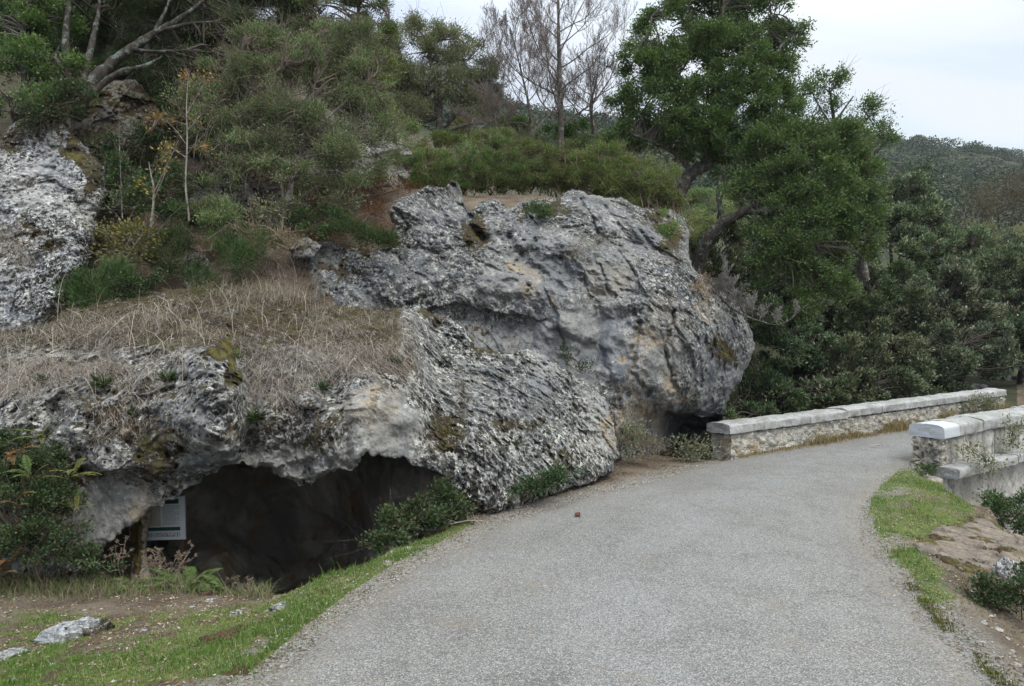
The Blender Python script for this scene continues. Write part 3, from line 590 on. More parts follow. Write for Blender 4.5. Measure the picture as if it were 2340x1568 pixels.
def out_paint(X, q):
    wq = warp(q, 26, 45); s = slabness(q)
    sm = np.maximum.reduce([ell(wq, 250, 1175, 105, 85), ell(wq, 895, 985, 60, 85), ell(wq, 830, 960, 40, 90)*.9, ell(wq, 490, 1050, 75, 30), ell(wq, 640, 1060, 110, 38), ell(wq, 455, 970, 14, 60)*.8, ell(wq, 1370, 960, 26, 80, .3, -.35), ell(wq, 1240, 850, 30, 45, .4, -.6), ell(wq, 800, 1060, 28, 30)])
    ms = np.maximum.reduce([mell(wq, 270, 960, 70, 55)*.65, mell(wq, 360, 1030, 50, 60)*.85, mell(wq, 330, 1050, 30, 40)*.8, mell(wq, 510, 800, 35, 18)*1.2, mell(wq, 535, 845, 14, 22)*1.2, mell(wq, 720, 1000, 35, 45)*.7, mell(wq, 740, 985, 30, 40)*.6, mell(wq, 1010, 985, 40, 26)*.85,
        mell(wq, 1010, 1010, 30, 16)*.9, mell(wq, 900, 830, 40, 16)*.9, mell(wq, 985, 712, 22, 16)*1.0, mell(wq, 1180, 970, 55, 18)*.65, mell(wq, 1290, 1060, 25, 26)*.7, mell(wq, 170, 1090, 60, 14)*.8, mell(wq, 1120, 795, 40, 8)*1.0, mell(wq, 640, 920, 60, 30)*.45, mell(wq, 300, 900, 200, 40)*.45, mell(wq, 1060, 900, 12, 40)*.6])
    flat = sstep(830, 770, q[:, 1])*sstep(940, 900, q[:, 0]); ms = np.maximum(ms, flat*.62); ms = np.maximum(ms, .10*s+.08)
    oc = np.maximum.reduce([ell(wq, 330, 1150, 26, 45)*.55, ell(wq, 530, 985, 12, 16), ell(wq, 1395, 960, 16, 60)*.9, ell(wq, 300, 980, 20, 14)*.7, ell(wq, 860, 900, 12, 14)*.8, ell(wq, 560, 1070, 60, 14)*.3, ell(wq, 850, 930, 70, 60)*.35, flat*.12])
    dk = np.maximum.reduce([ell(wq, 905, 990, 34, 90), ell(wq, 230, 1175, 80, 70)*.42, ell(wq, 490, 1045, 60, 22)*.7, ell(wq, 830, 1050, 14, 26)*.6, ell(wq, 1000, 1090, 60, 25)*.6, ell(wq, 460, 950, 60, 40)*.5, ell(wq, 1150, 900, 160, 60)*.45])
    return np.stack([sm, ms, oc, dk], 1)
root_out = thing('rock_outcrop', P(600, 1300, 6.2), 'long grey limestone outcrop overhanging the dark cave mouth beside the road', 'rock outcrop')
def attach(o, root):
    o.parent = root; o.matrix_parent_inverse = root.matrix_world.inverted() if False else o.matrix_parent_inverse
    o.location = (-root.location[0], -root.location[1], -root.location[2]); return o
M_OUT = rock_material('outcrop_limestone', .92, 1.3, patch=.55, brown=.52, crust_size=12)
o_face = attach(relief("rock_face", OUT, OUT_D, M_OUT, None, 1.6, out_shape, out_paint, thick=1.0, jag=9.0, jagf=30.), root_out)
# the slab's own surface is the same mesh: its material slot is chosen per face
o_face.data.materials.append(M_SLAB)
nf = len(o_face.data.polygons); cen = np.zeros(nf*3, np.float32); o_face.data.polygons.foreach_get('center', cen); cen = cen.reshape(-1, 3)
cuv = to_uv(cen[:, 0], cen[:, 1], cen[:, 2]); sl_ = slabness(warp(cuv, 60, 45, 8)) > .5
o_face.data.polygons.foreach_set('material_index', sl_.astype(np.int32)); o_face.data.update()
# cave: back wall, roof and side walls, one hollow body behind the lip
def cave_shape(X, q): return .22*fbm(X*1.1, 4, 111)+.07*ridged(aniso(X, (.4, .5, -.8), 1, .35)*2.6, 4, 113)+.05*facet(X*2.2, 7)[0]
CAVE = [(-120, 900, 0), (300, 900, 0), (840, 940, 0), (900, 1000, 0), (1000, 1065, 0), (1070, 1120, 0), (1110, 1170, 0), (1060, 1240, 0), (900, 1420, 0), (300, 1440, 0), (-120, 1420, 0)]
CAVE_D = [(40, 1000, 6.6), (150, 1250, 6.6), (300, 1000, 7.0), (300, 1250, 7.2), (430, 1150, 7.4), (440, 1300, 7.2), (560, 1200, 7.9), (560, 1320, 7.6), (500, 1300, 7.2), (650, 1100, 8.1), (700, 1250, 8.2), (800, 1200, 8.0), (830, 1100, 7.6), (850, 1180, 7.4), (900, 1100, 7.1), (960, 1150, 6.9), (1050, 1150, 6.75), (1100, 1150, 6.75), (600, 950, 7.6), (900, 950, 7.2), (400, 1400, 6.9), (700, 1400, 7.6)]
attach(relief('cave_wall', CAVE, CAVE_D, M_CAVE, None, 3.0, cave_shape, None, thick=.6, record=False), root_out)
rfm = MB(); ru, rd = np.meshgrid(np.linspace(-150, 960, 90), np.linspace(0, 1, 24), indexing='ij')
dd = 6.55+rd*2.2; zz_ = .72+.35*rd+.25*np.sin(rd*3)*0; xx = (ru-CU)/F*dd; pp = np.stack([xx, dd, zz_], -1)
pp[..., 2] += .16*fbm(pp*1.5, 3, 121)
ri = np.arange(ru.size).reshape(ru.shape); rfm.add(pp.reshape(-1, 3), np.stack([ri[:-1, :-1], ri[1:, :-1], ri[1:, 1:], ri[:-1, 1:]], -1).reshape(-1, 4))
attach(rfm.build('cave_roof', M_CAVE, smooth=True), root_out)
M_PILL = rock_material('mossy_pillar', .75, .6, white=.3)
attach(relief('rock_pillar', [(300, 1130, .06), (348, 1130, .1), (346, 1190, .1), (334, 1236, .1), (338, 1280, .1), (356, 1345, .1), (296, 1350, .1), (300, 1300, .1), (298, 1240, .1), (296, 1190, .08)],
    [(325, 1170, 6.35), (325, 1250, 6.25), (325, 1330, 6.1)], M_PILL, None, 1.6, lambda X, q: .05*fbm(X*6, 4, 131)+.05*fbm(X*2, 2, 132), lambda X, q: np.stack([.3+0*q[:, 0], ell(warp(q, 8, 16), 312, 1240, 14, 80)*1.0, .5+0*q[:, 0]], 1), thick=.25, jag=3, jagf=12), root_out)

# --- the big upper boulder
BOU = [(700, 560, .2), (742, 548, .2), (800, 560, .15), (850, 572, .12), (888, 556, .1), (902, 520, .12), (884, 482, .12), (903, 456, .14), (944, 440, .12), (978, 425, .12), (1012, 425, .1), (1035, 409, .1), (1050, 420, .1), (1061, 468, .1), (1074, 482, .05),
 (1100, 458, .12), (1130, 453, .12), (1163, 472, .1), (1200, 456, .2), (1280, 450, .2), (1308, 428, .12), (1350, 446, .15), (1420, 450, .2), (1468, 476, .2), (1488, 480, .12), (1530, 474, .2), (1562, 494, .3), (1579, 532, .3), (1573, 570, .25), (1582, 612, .3), (1640, 656, .4), (1690, 698, .5),
 (1719, 758, .6), (1725, 800, .6), (1702, 852, .6), (1668, 905, .5), (1655, 950, .45), (1640, 985, .3), (1590, 1003, .2), (1540, 1010, .15), (1500, 1040, .1), (1400, 1060, .1), (1330, 1050, .1), (1250, 920, .1), (1000, 850, .1), (700, 760, .1)]
BOU_D = [(720, 580, 9.3), (740, 640, 8.95), (720, 740, 8.7), (850, 600, 9.3), (850, 690, 9.05), (950, 500, 9.9), (950, 620, 9.4), (1000, 440, 10.4), (1050, 440, 10.7), (1100, 480, 10.6), (1200, 470, 10.9), (1200, 560, 10.0), (1050, 600, 9.6), (1050, 680, 9.25), (1000, 690, 9.3), (1060, 722, 9.45), (1150, 700, 9.4), (1150, 760, 9.35), (1080, 800, 9.2),
 (1250, 640, 9.5), (1250, 720, 9.45), (1230, 830, 9.3), (1300, 550, 10.1), (1300, 470, 10.9), (1400, 480, 11.1), (1400, 570, 10.2), (1380, 700, 9.5), (1350, 800, 9.3), (1380, 880, 9.15), (1500, 500, 11.4), (1550, 520, 11.5), (1520, 600, 10.5), (1480, 700, 9.6), (1480, 800, 9.35), (1470, 880, 9.35), (1440, 940, 9.35), (1600, 680, 10.4), (1580, 780, 9.8), (1560, 880, 9.7), (1540, 935, 9.85),
 (1680, 760, 10.8), (1680, 840, 10.7), (1640, 920, 10.5), (1620, 965, 10.9), (1560, 980, 11.2), (1500, 975, 10.3), (1440, 985, 9.35), (1380, 1000, 9.0), (1400, 1050, 9.1)]
def bou_shape(X, q):
    wx = X+.15*np.stack([fbm(X*1.3, 3, 171), fbm(X*1.3, 3, 172), fbm(X*1.3, 3, 173)], 1)
    A = aniso(wx, (.55, .2, -.8), 1.0, .5)
    f1, e1 = facet(A*1.15, 13); f2, e2 = facet(A*3.2, 15); f3, e3 = facet(wx*8, 16)
    wq = warp(q, 14, 40, 9)
    def crack(pts, depth, wd=6):
        best = np.full(len(q), 1e9)
        for a, b in zip(pts[:-1], pts[1:]):
            a, b = np.array(a, float), np.array(b, float); ab = b-a; t_ = np.clip(((wq-a)@ab)/(ab@ab), 0, 1); best = np.minimum(best, np.linalg.norm(wq-(a+t_[:, None]*ab), axis=1))
        return -depth*np.exp(-(best/wd)**2)
    c = crack([(1062, 470), (1078, 520), (1100, 545)], .25, 10)+crack([(1165, 545), (1190, 590), (1235, 620), (1290, 660)], .10, 8)+crack([(1330, 630), (1350, 690), (1360, 720)], .10, 6)+crack([(1290, 590), (1310, 640)], .10, 8)
    c += crack([(900, 470), (930, 530), (915, 590)], .10, 4)+crack([(1190, 470), (1230, 520), (1220, 560)], .10, 4)+crack([(1330, 460), (1370, 540), (1360, 600), (1400, 680)], .10, 4)+crack([(1240, 640), (1270, 720), (1290, 800)], .08, 4)+crack([(1540, 720), (1520, 800), (1540, 880)], .10, 4)+crack([(1640, 720), (1630, 800), (1600, 880)], .08, 4)
    c += crack([(1455, 740), (1450, 790), (1445, 860), (1480, 900)], .11, 7)+crack([(1470, 600), (1440, 640), (1455, 720)], .06, 5)+crack([(1540, 600), (1560, 700), (1590, 780)], .05, 6)+crack([(900, 560), (1000, 575), (1080, 560), (1160, 545)], .08, 9)
    ledge = np.interp(wq[:, 0], [930, 1000, 1080, 1200, 1260], [700, 694, 700, 720, 735])
    under = sstep(0, 7, wq[:, 1]-ledge)*np.exp(-np.clip(wq[:, 1]-ledge, 0, 999)/55.)*sstep(930, 970, q[:, 0])*sstep(1290, 1190, q[:, 0])*.13
    roof = np.interp(wq[:, 0], [1380, 1440, 1500, 1560, 1620, 1680], [968, 962, 944, 940, 946, 930])
    tuck = sstep(0, 9, wq[:, 1]-roof)*.8*sstep(1490, 1545, q[:, 0])
    fl = ridged(aniso(wx, (.35, .1, -.95), 1, .3)*2.2, 3, 175)
    smooth = np.maximum(ell(q, 1330, 790, 150, 110), ell(q, 1100, 760, 120, 50))
    return (.12*f1*sstep(0, .16, e1)+.05*f2*sstep(0, .14, e2)*(1-.4*smooth)+.008*f3*(1-.8*smooth)-.02*sstep(.06, 0, e1)+.20*fbm(X*1.35, 4, 177)+.042*fbm(X*6, 5, 178, .58)*(1-.5*smooth)+.04*fl+c-under-tuck-(.06*pits(X, 7, 511, .66)+.035*pits(X, 15, 513, .62))*(1-.75*smooth)*sstep(-.25, .15, fbm(X*.9, 3, 515)))
def bou_paint(X, q):
    wq = warp(q, 28, 50)
    sm = np.maximum.reduce([ell(wq, 1330, 790, 130, 100), ell(wq, 1200, 640, 120, 55)*.85, ell(wq, 1230, 540, 60, 40)*.7, ell(wq, 1100, 770, 120, 45)*.9, ell(wq, 1400, 620, 60, 70)*.8, ell(wq, 1490, 850, 60, 110)*.8, ell(wq, 1640, 880, 50, 90)*.7, ell(wq, 1180, 500, 50, 30)*.5, ell(wq, 1480, 540, 35, 40)*.9, ell(wq, 980, 490, 50, 35)*.45, ell(wq, 1520, 980, 120, 40)*.9])
    ms = np.maximum.reduce([mell(wq, 1090, 535, 30, 30)*.9, mell(wq, 1010, 420, 30, 12), mell(wq, 1240, 478, 45, 16)*.9, mell(wq, 1070, 760, 100, 40)*.5, mell(wq, 860, 560, 60, 20)*.8, mell(wq, 780, 610, 40, 12)*.7, mell(wq, 1655, 805, 20, 22)*.95, mell(wq, 1540, 545, 26, 40)*.9, mell(wq, 1500, 500, 26, 18)*.8, mell(wq, 1330, 590, 30, 24)*.6, mell(wq, 1150, 690, 60, 10)*.5])
    oc = np.maximum.reduce([ell(wq, 1475, 770, 22, 40), ell(wq, 1530, 880, 22, 40)*.8, ell(wq, 1440, 900, 40, 30)*.8, ell(wq, 1210, 645, 30, 40)*.7, ell(wq, 1540, 905, 26, 30), ell(wq, 1460, 945, 50, 16)*.9, ell(wq, 1450, 970, 60, 40)*.8, ell(wq, 1420, 920, 30, 50)*.7, ell(wq, 1610, 690, 22, 40)*.6, ell(wq, 1180, 620, 14, 26)*.8, ell(wq, 1440, 830, 10, 40)*.9, ell(wq, 1270, 680, 14, 20)*.8, ell(wq, 1530, 750, 60, 60)*.3, ell(wq, 1390, 640, 60, 40)*.35])
    dk = np.maximum.reduce([.38+.3*fbm(X*1.1, 3, 191), ell(wq, 1090, 765, 130, 50)*.6, ell(wq, 1230, 800, 90, 60)*.7, ell(wq, 1360, 800, 60, 70)*.9, ell(wq, 1410, 860, 40, 60), ell(wq, 1480, 870, 30, 50)*.9, ell(wq, 1640, 890, 36, 80)*.9, ell(wq, 1225, 600, 60, 34)*.5, ell(wq, 1200, 690, 120, 30)*.6, ell(wq, 1480, 545, 40, 36)*.7, ell(wq, 1600, 960, 80, 40)*.8, ell(wq, 1240, 530, 40, 30)*.4])
    sm = np.maximum(sm, .22*sstep(1080, 1230, wq[:, 0])*(1-ell(wq, 1560, 690, 70, 90)*.8)); oc = oc*.75
    return np.stack([sm, ms, oc, dk], 1)
M_BOU = rock_material('boulder_limestone', .90, 1.5, patch=.5, crust_size=13, white=.50)
tag(relief('limestone_boulder', BOU, BOU_D, M_BOU, None, 1.6, bou_shape, bou_paint, thick=2.2), 'huge bulging grey limestone boulder with ochre stains, overhanging beside the bridge', 'boulder')

# --- white crag at the left edge
CR = [(-400, 420, .3), (-300, 330, .4), (-150, 300, .4), (-20, 330, .3), (35, 275, .25), (88, 248, .25), (140, 258, .2), (172, 310, .2), (210, 348, .25), (236, 380, .3), (246, 440, .4), (226, 505, .4), (214, 560, .35), (200, 610, .3), (152, 655, .25), (136, 705, .2), (80, 768, .1), (0, 765, .1), (-400, 760, .1)]
def cr_shape(X, q):
    wx = X+.12*np.stack([fbm(X*1.4, 3, 271), fbm(X*1.4, 3, 272), fbm(X*1.4, 3, 273)], 1)
    f1, e1 = facet(wx*1.3, 23); f2, _ = facet(wx*4, 25)
    return .06*f1+.02*f2+.10*fbm(X*1.8, 4, 277)+.045*fbm(X*8, 5, 278, .6)+.025*ridged(aniso(X, (.5, .2, -.8), 1, .25)*3, 3, 279)
def cr_paint(X, q):
    wq = warp(q, 30, 40)
    ms = np.maximum.reduce([ell(wq, 170, 350, 45, 24, .4, .9)*1.0, ell(wq, 215, 400, 30, 60, .4, .2)*.75, mell(wq, 120, 290, 60, 30)*.75, mell(wq, 30, 310, 60, 30)*.8, mell(wq, 70, 520, 22, 20)*.75, mell(wq, 110, 560, 30, 12)*.7, mell(wq, 10, 690, 60, 20)*.5])
    return np.stack([ell(wq, 125, 330, 25, 60, .4, .4)*.7, ms, ell(wq, 40, 560, 50, 60)*.22], 1)
tag(relief('limestone_crag', CR, [(0, 740, 7.9), (0, 600, 8.2), (0, 400, 8.7), (-150, 500, 8.5), (100, 300, 9.2), (230, 400, 9.0), (110, 500, 8.35), (200, 560, 8.4), (140, 640, 8.1), (60, 700, 7.95)], M_CRAG, None, 1.6, cr_shape, cr_paint, thick=1.2), 'pale whitish limestone crag spotted with dark moss under the overhanging heath trees', 'rock outcrop')

def small_rock(name, label, poly, ctrl, m_, seed, moss=.3, thick=.6, step=2.0, ochre=.1, cat='rock', amp=1.):
    def shp(X, q):
        f1, _ = facet(X*2.2, seed); f2, _ = facet(X*6, seed+1); return amp*(.12*f1+.05*f2+.05*fbm(X*4, 4, seed+2)+.03*fbm(X*13, 3, seed+3))
    def pnt(X, q): 
        n = fbm(X*1.5, 3, seed+4); return np.stack([np.clip(.2+n, 0, 1), np.clip(moss+n*.6, 0, 1), np.clip(ochre+.3*n, 0, 1)], 1)
    return tag(relief(name, poly, ctrl, m_, None, step, shp, pnt, thick=thick), label, cat)
small_rock('rock_outcrop', 'grey rock mass showing behind the light green juniper, left of the hedge', [(600, 440, .3), (640, 390, .3), (690, 340, .4), (758, 300, .3), (820, 262, .2), (872, 284, .2), (925, 318, .3), (960, 352, .3), (950, 410, .3), (900, 450, .2), (790, 470, .2), (640, 480, .2)],
    [(700, 400, 11.6), (820, 290, 13), (900, 400, 12), (780, 430, 11.4)], M_ROCK, 301, .25, 1.2)
small_rock('rock_outcrop', 'dark grey broken rock between the juniper trunks', [(415, 500, .2), (425, 415, .3), (470, 375, .3), (540, 385, .2), (610, 420, .3), (660, 440, .2), (690, 490, .2), (660, 530, .1), (500, 530, .1)], [(450, 480, 9.5), (480, 400, 10.2), (560, 440, 9.9), (650, 490, 9.7)], M_DARKROCK, 311, .35, .8)
small_rock('rock_outcrop', 'brown mossy rock overhang beneath the leaning heath trunks', [(150, 330, .2), (165, 265, .2), (200, 215, .3), (240, 185, .3), (310, 180, .3), (360, 235, .3), (380, 310, .3), (350, 370, .2), (260, 400, .1), (180, 390, .1)], [(200, 240, 10.2), (300, 220, 10.4), (280, 320, 9.9), (200, 350, 9.6), (350, 300, 10.2)], M_DARKROCK, 321, .62, .8, ochre=.45)
small_rock('rock', 'small pointed grey rock standing in the dry grass below the saplings', [(418, 655, .1), (424, 592, .12), (443, 568, .12), (478, 588, .15), (490, 640, .12), (472, 680, .05), (430, 685, .05)], [(450, 580, 8.9), (450, 670, 8.55)], M_ROCK, 331, .2, .4)
small_rock('rock', 'narrow grey rock poking through dry grass right of centre terrace', [(598, 735, .08), (604, 690, .08), (622, 684, .08), (634, 720, .1), (640, 750, .05), (610, 755, .05)], [(618, 695, 7.95), (618, 745, 7.6)], M_ROCK, 341, .2, .3)
small_rock('rock', 'grey fluted rock rising from the grass gap above the cave lip', [(665, 905, .08), (672, 840, .1), (690, 795, .1), (712, 790, .1), (735, 830, .1), (745, 890, .1), (730, 935, .05), (680, 935, .05)], [(700, 800, 6.75), (700, 920, 6.2)], M_ROCK, 351, .3, .4)
small_rock('rock', 'low grey stone at the foot of the fallen grass beside the juniper', [(655, 570, .1), (668, 540, .1), (700, 535, .1), (735, 560, .1), (720, 590, .05), (670, 590, .05)], [(690, 545, 9.1), (690, 585, 8.9)], M_ROCK, 361, .25, .35)

# loose stones and the flat ledge by the road
def stone(name, label, xyz, size, seed, m_, cat='stone', group=None, res=26, squash=.6, moss=0.0, sharp=.35):
    th, ph = np.meshgrid(np.linspace(0, 2*np.pi, res, endpoint=False), np.linspace(0, np.pi, res//2+1), indexing='ij')
    V = np.stack([np.cos(th)*np.sin(ph), np.sin(th)*np.sin(ph), np.cos(ph)], -1).reshape(-1, 3)
    sv = V+seed*3.7; f1, _ = facet(sv*1.4, seed); r = 1+sharp*f1+.16*fbm(sv*2.2, 3, seed+3)+.07*fbm(sv*7, 3, seed+5)
    V = V*r[:, None]*np.array(size)*np.array([1, 1, squash]); n2 = res//2+1; i = np.arange(res)[:, None]; j = np.arange(n2-1)[None]
    q = np.stack([i*n2+j, i*n2+j+1, ((i+1) % res)*n2+j+1, ((i+1) % res)*n2+j], -1).reshape(-1, 4)
    mb = MB(); mz = np.clip(moss*sstep(.0, .8, V[:, 0]/size[0]+.4*fbm(sv*2, 2, seed)), 0, 1)
    mb.add(V, q, col=np.stack([0*mz+.2, mz, 0*mz], 1)); o = mb.build(name, m_, None, True, origin=(0, 0, 0)); o.location = Vector([float(a) for a in xyz]); o.rotation_euler = (0, 0, seed*1.3)
    return tag(o, label, cat, group)
M_STONE = rock_material('pale_stone', 1.3, .55, white=.50, crust_size=22)
def gp(u, v, z0=-.1):
    X, d = surf([u], [v]); return X[0]
g = gp(160, 1462); stone('boulder', 'white lichen-covered rock with mossy edge sunk in the left corner grass', g+np.array([0, .05, -.02]), (.185, .13, .13), 5, rock_material('white_rock', 1.75, .6, white=.66, crust_size=22), 'rock', res=90, squash=.75, moss=.55)
g = gp(8, 1503); stone('stone', 'flat beige stone at the left edge of the grass verge', g, (.10, .07, .05), 8, M_STONE, res=40)
g = gp(2318, 1328); stone('boulder', 'white rock among the dark brambles right of the mossy ledge', g+np.array([0, .05, .03]), (.115, .10, .12), 12, M_STONE, 'rock', res=70, squash=.9)
g = gp(935, 1256); stone('stone', 'single white stone on the grass lip right of the cave', g, (.045, .035, .03), 15, M_STONE, res=24)
g = gp(640, 1395); stone('stone', 'rough grey white stone in the worn strip below the cave', g, (.10, .06, .04), 18, M_STONE, res=40, sharp=.7)
g = gp(540, 1402); stone('stone', 'smaller chalky stone left of the rough grey one below the cave', g, (.055, .04, .03), 19, M_STONE, res=30, sharp=.6)
g = gp(1310, 1132); 
LV = [(300, 1382), (440, 1388), (515, 1360), (75, 1370), (345, 1375), (455, 1400), (495, 1393), (690, 1360), (605, 1480), (655, 1437), (345, 1530), (120, 1520), (60, 1390), (195, 1400), (250, 1415), (20, 1415), (330, 1442), (480, 1375), (560, 1500), (640, 1445), (1180, 1160), (1330, 1122), (1310, 1118), (790, 1310), (25, 1555), (230, 1500)]
for k, (u, v) in enumerate(LV):
    s = random.uniform(.014, .034); g = gp(u, v); stone('stone', 'small pale stone lying loose on the grass verge left of the road', g+np.array([0, 0, s*.15]), (s*1.5, s, s*.8), 30+k, M_STONE, 'stone', 'loose stones left of the road', 16)
RV = [(2165, 1100), (2185, 1085), (2063, 1185), (2130, 1180), (2110, 1203), (2150, 1235), (2245, 1150), (2255, 1165), (2232, 1190), (2285, 1200), (2225, 1355), (2240, 1365), (2180, 1375), (2160, 1370), (2200, 1395), (2265, 1410), (2280, 1440), (2245, 1425), (2300, 1460), (2310, 1490), (2200, 1430), (2185, 1465), (2240, 1470), (2325, 1520), (2270, 1380)]
for k, (u, v) in enumerate(RV):
    s = random.uniform(.012, .028); g = gp(u, v); stone('stone', 'small whitish stone lying loose on the bank right of the road', g+np.array([0, 0, s*.15]), (s*1.5, s, s*.7), 70+k, M_STONE, 'stone', 'loose stones right of the road', 16)
# flat rock ledge on the right bank
LED = np.array([tuple(G(u, v, -.1)) for u, v in ((2088, 1280), (2112, 1240), (2150, 1222), (2200, 1195), (2250, 1182), (2300, 1185), (2370, 1215), (2450, 1240), (2480, 1290), (2400, 1308), (2330, 1305), (2260, 1322), (2190, 1325), (2130, 1300))])
lx, ly = np.meshgrid(np.arange(LED[:, 0].min(), LED[:, 0].max(), .012), np.arange(LED[:, 1].min(), LED[:, 1].max(), .012), indexing='ij'); lq = np.stack([lx.ravel(), ly.ravel()], 1)
l3 = np.concatenate([lq, np.zeros((len(lq), 1))], 1); ins, dd, _ = polydist(lq+.09*np.stack([fbm(l3*5, 3, 401), fbm(l3*5, 3, 403)], 1), LED)
f1, e1 = facet(l3*np.array([2.2, 5, 1]), 405); lam, lid = worley(l3*np.array([4, 9, 1]), 407)
top = terrain(lq[:, 0], lq[:, 1])+.025*np.sqrt(np.clip(dd/.06, 0, 1))+.014*f1+.012*fbm(l3*6, 4, 409)-.03*sstep(.05, 0, e1)-.16*(~ins)
sel = ins | (dd < .03); li = np.arange(len(lq)).reshape(lx.shape); lqd = np.stack([li[:-1, :-1], li[1:, :-1], li[1:, 1:], li[:-1, 1:]], -1).reshape(-1, 4); lqd = lqd[sel[lqd].all(1)]
us_ = np.unique(lqd); mp = np.full(len(lq), -1); mp[us_] = np.arange(len(us_)); lm = MB()
mo = np.clip(.36+1.5*fbm(l3*np.array([2, 3.5, 1]), 4, 411)+.5*sstep(.25, 0, dd), 0, 1)
lm.add(np.stack([lq[:, 0], lq[:, 1], top], 1)[us_], mp[lqd], col=np.stack([0*mo+.75, mo*.95, 0*mo+.25], 1)[us_])
M_LED = rock_material('ledge_rock', .62, .35, white=.36, mossy=-1.0, tint=(1.14, .98, .88))
tag(lm.build('rock_ledge', M_LED, smooth=True), 'flat brownish rock ledge with moss cushions beside the right grass verge', 'rock')
# ------------------------------------------------------------------ bridge parapets
def prism(mb, sec, S, frame, disp=None, cap=(6, 6), col=(1, 1, 1)):
    """cross-section (across, up) carried along S; the ends close in rings towards the middle; optional displacement along the normal"""
    sec = np.asarray(sec, float); m = len(sec); mid = sec.mean(0); rings, ss = [], []
    for k in range(cap[0]): rings.append(mid+(sec-mid)*(.02+.98*k/cap[0])); ss.append(S[0])
    for s in S: rings.append(sec); ss.append(s)
    for k in range(cap[1]-1, -1, -1): rings.append(mid+(sec-mid)*(.02+.98*k/cap[1])); ss.append(S[-1])
    R = np.array(rings); ss = np.array(ss); n = len(ss); V = frame(ss[:, None]+0*R[..., 0], R[..., 0], R[..., 1])
    i = np.arange(n-1)[:, None]*m; k = np.arange(m)[None]; k2 = (k+1) % m
    q = np.stack([i+k, i+m+k, i+m+k2, i+k2], -1).reshape(-1, 4); V = V.reshape(-1, 3)
    if disp is not None:
        N = np.zeros_like(V); fn = np.cross(V[q[:, 2]]-V[q[:, 0]], V[q[:, 3]]-V[q[:, 1]])
        for c in range(4): np.add.at(N, q[:, c], fn)
        V = V+norm(N)*disp(V)[:, None]
    mb.add(V, q, col=col)
def densify(sec, step):
    out = []
    for a, b in zip(sec, np.roll(sec, -1, 0)):
        n = max(1, int(np.linalg.norm(b-a)/step)); out += [a+(b-a)*t for t in np.arange(n)/n]
    return np.array(out)
def rect(w0, w1, h0, h1, c=.02): return np.array([(w0+c, h0), (w1-c, h0), (w1, h0+c), (w1, h1-c), (w1-c, h1), (w0+c, h1), (w0, h1-c), (w0, h0+c)])
def arch(w0, w1, h0, hs, h1):
    a = np.linspace(0, np.pi, 9); xs = (w0+w1)/2+(w1-w0)/2*np.cos(a)*.97; return np.array([(w0+.012, h0), (w1-.012, h0), (w1, h0+.012)]+[(x, hs+(h1-hs)*math.sin(t)) for x, t in zip(xs, a)]+[(w0, h0+.012)])
def rubble_disp(seed, amp=.034, sc=(5, 5, 8)):
    def f(V):
        a, e = facet(V*np.array(sc)+.3*np.stack([fbm(V*4, 2, seed), fbm(V*4, 2, seed+1), fbm(V*4, 2, seed+2)], 1), seed, .5)
        return amp*(sstep(.02, .16, e)-.5)+amp*.6*a+.006*fbm(V*18, 3, seed+3)
    return f
def hewn(seed, amp=.006): return lambda V: amp*1.3*fbm(V*14, 4, seed)+amp*1.8*fbm(V*4, 2, seed+5)
M_GRAN, t = mat('granite'); p = t.pos()
c = t.mix(t.ramp(t.noise(p, 3, 5), .35, .65), (.24, .24, .23), (.34, .342, .335))
c = t.mix(t.ramp(t.noise(p, 120, 3, .6), .56, .66), c, (.14, .14, .14)); c = t.mix(t.ramp(t.noise(p, 90, 3, .6), .58, .68), c, (.66, .66, .66))
c = t.mix(t.ramp(t.noise(p, 5, 7, .72), .48, .62, 0, .75), c, (.19, .18, .155)); c = t.mix(t.ramp(t.noise(p, 26, 5, .7), .60, .68, 0, .7), c, (.10, .10, .09)); t.out(c, .85, t.noise(p, 60, 6, .7), .008, 1, .2)
M_GRANW, t = mat('new_granite'); p = t.pos()
c = t.mix(t.ramp(t.noise(p, 150, 3, .6), .56, .68), (.43, .445, .47), (.24, .24, .25)); c = t.mix(t.ramp(t.noise(p, 4, 6, .7), .55, .75, 0, .35), c, (.42, .41, .38)); t.out(c, .8, t.noise(p, 80, 4), .003, 1, .25)
M_RUB, t = mat('rubble_masonry'); p = t.pos(); pw = t.n('ShaderNodeVectorMath', operation='ADD', inp={0: p, 1: t.n('ShaderNodeVectorMath', operation='SCALE', inp={0: t.n('ShaderNodeTexNoise', inp={'Vector': p, 'Scale': 6.0}).outputs['Color'], 'Scale': .14}).outputs[0]}).outputs[0]
ps = t.map(pw, (1, 1, 1.6)); ed_ = t.vor(ps, 6.5, 'Distance', 'DISTANCE_TO_EDGE'); sc_ = t.n('ShaderNodeSeparateColor', inp={0: t.vor(ps, 6.5, 'Color')}).outputs
st_ = t.mix(sc_[0], (.26, .242, .21), (.45, .425, .375)); st_ = t.mix(t.ramp(sc_[1], .62, .7), st_, (.32, .315, .30)); st_ = t.mix(t.ramp(sc_[2], .80, .86), st_, (.34, .26, .16))
c = t.mix(t.ramp(t.m('ADD', ed_, t.m('MULTIPLY', t.noise(p, 30, 4), .06)), .035, .085), (.50, .48, .43), st_)
c = t.mix(t.ramp(t.noise(p, 4.2, 7, .7), .44, .56, 0, .85), c, (.55, .52, .45)); c = t.mix(t.ramp(t.noise(t.map(p, (1, 1, .3)), 5, 6, .7), .54, .68, 0, .75), c, (.17, .15, .12)); c = t.mix(t.ramp(t.noise(p, 3, 6, .7), .57, .70, 0, .7), c, (.33, .25, .14))
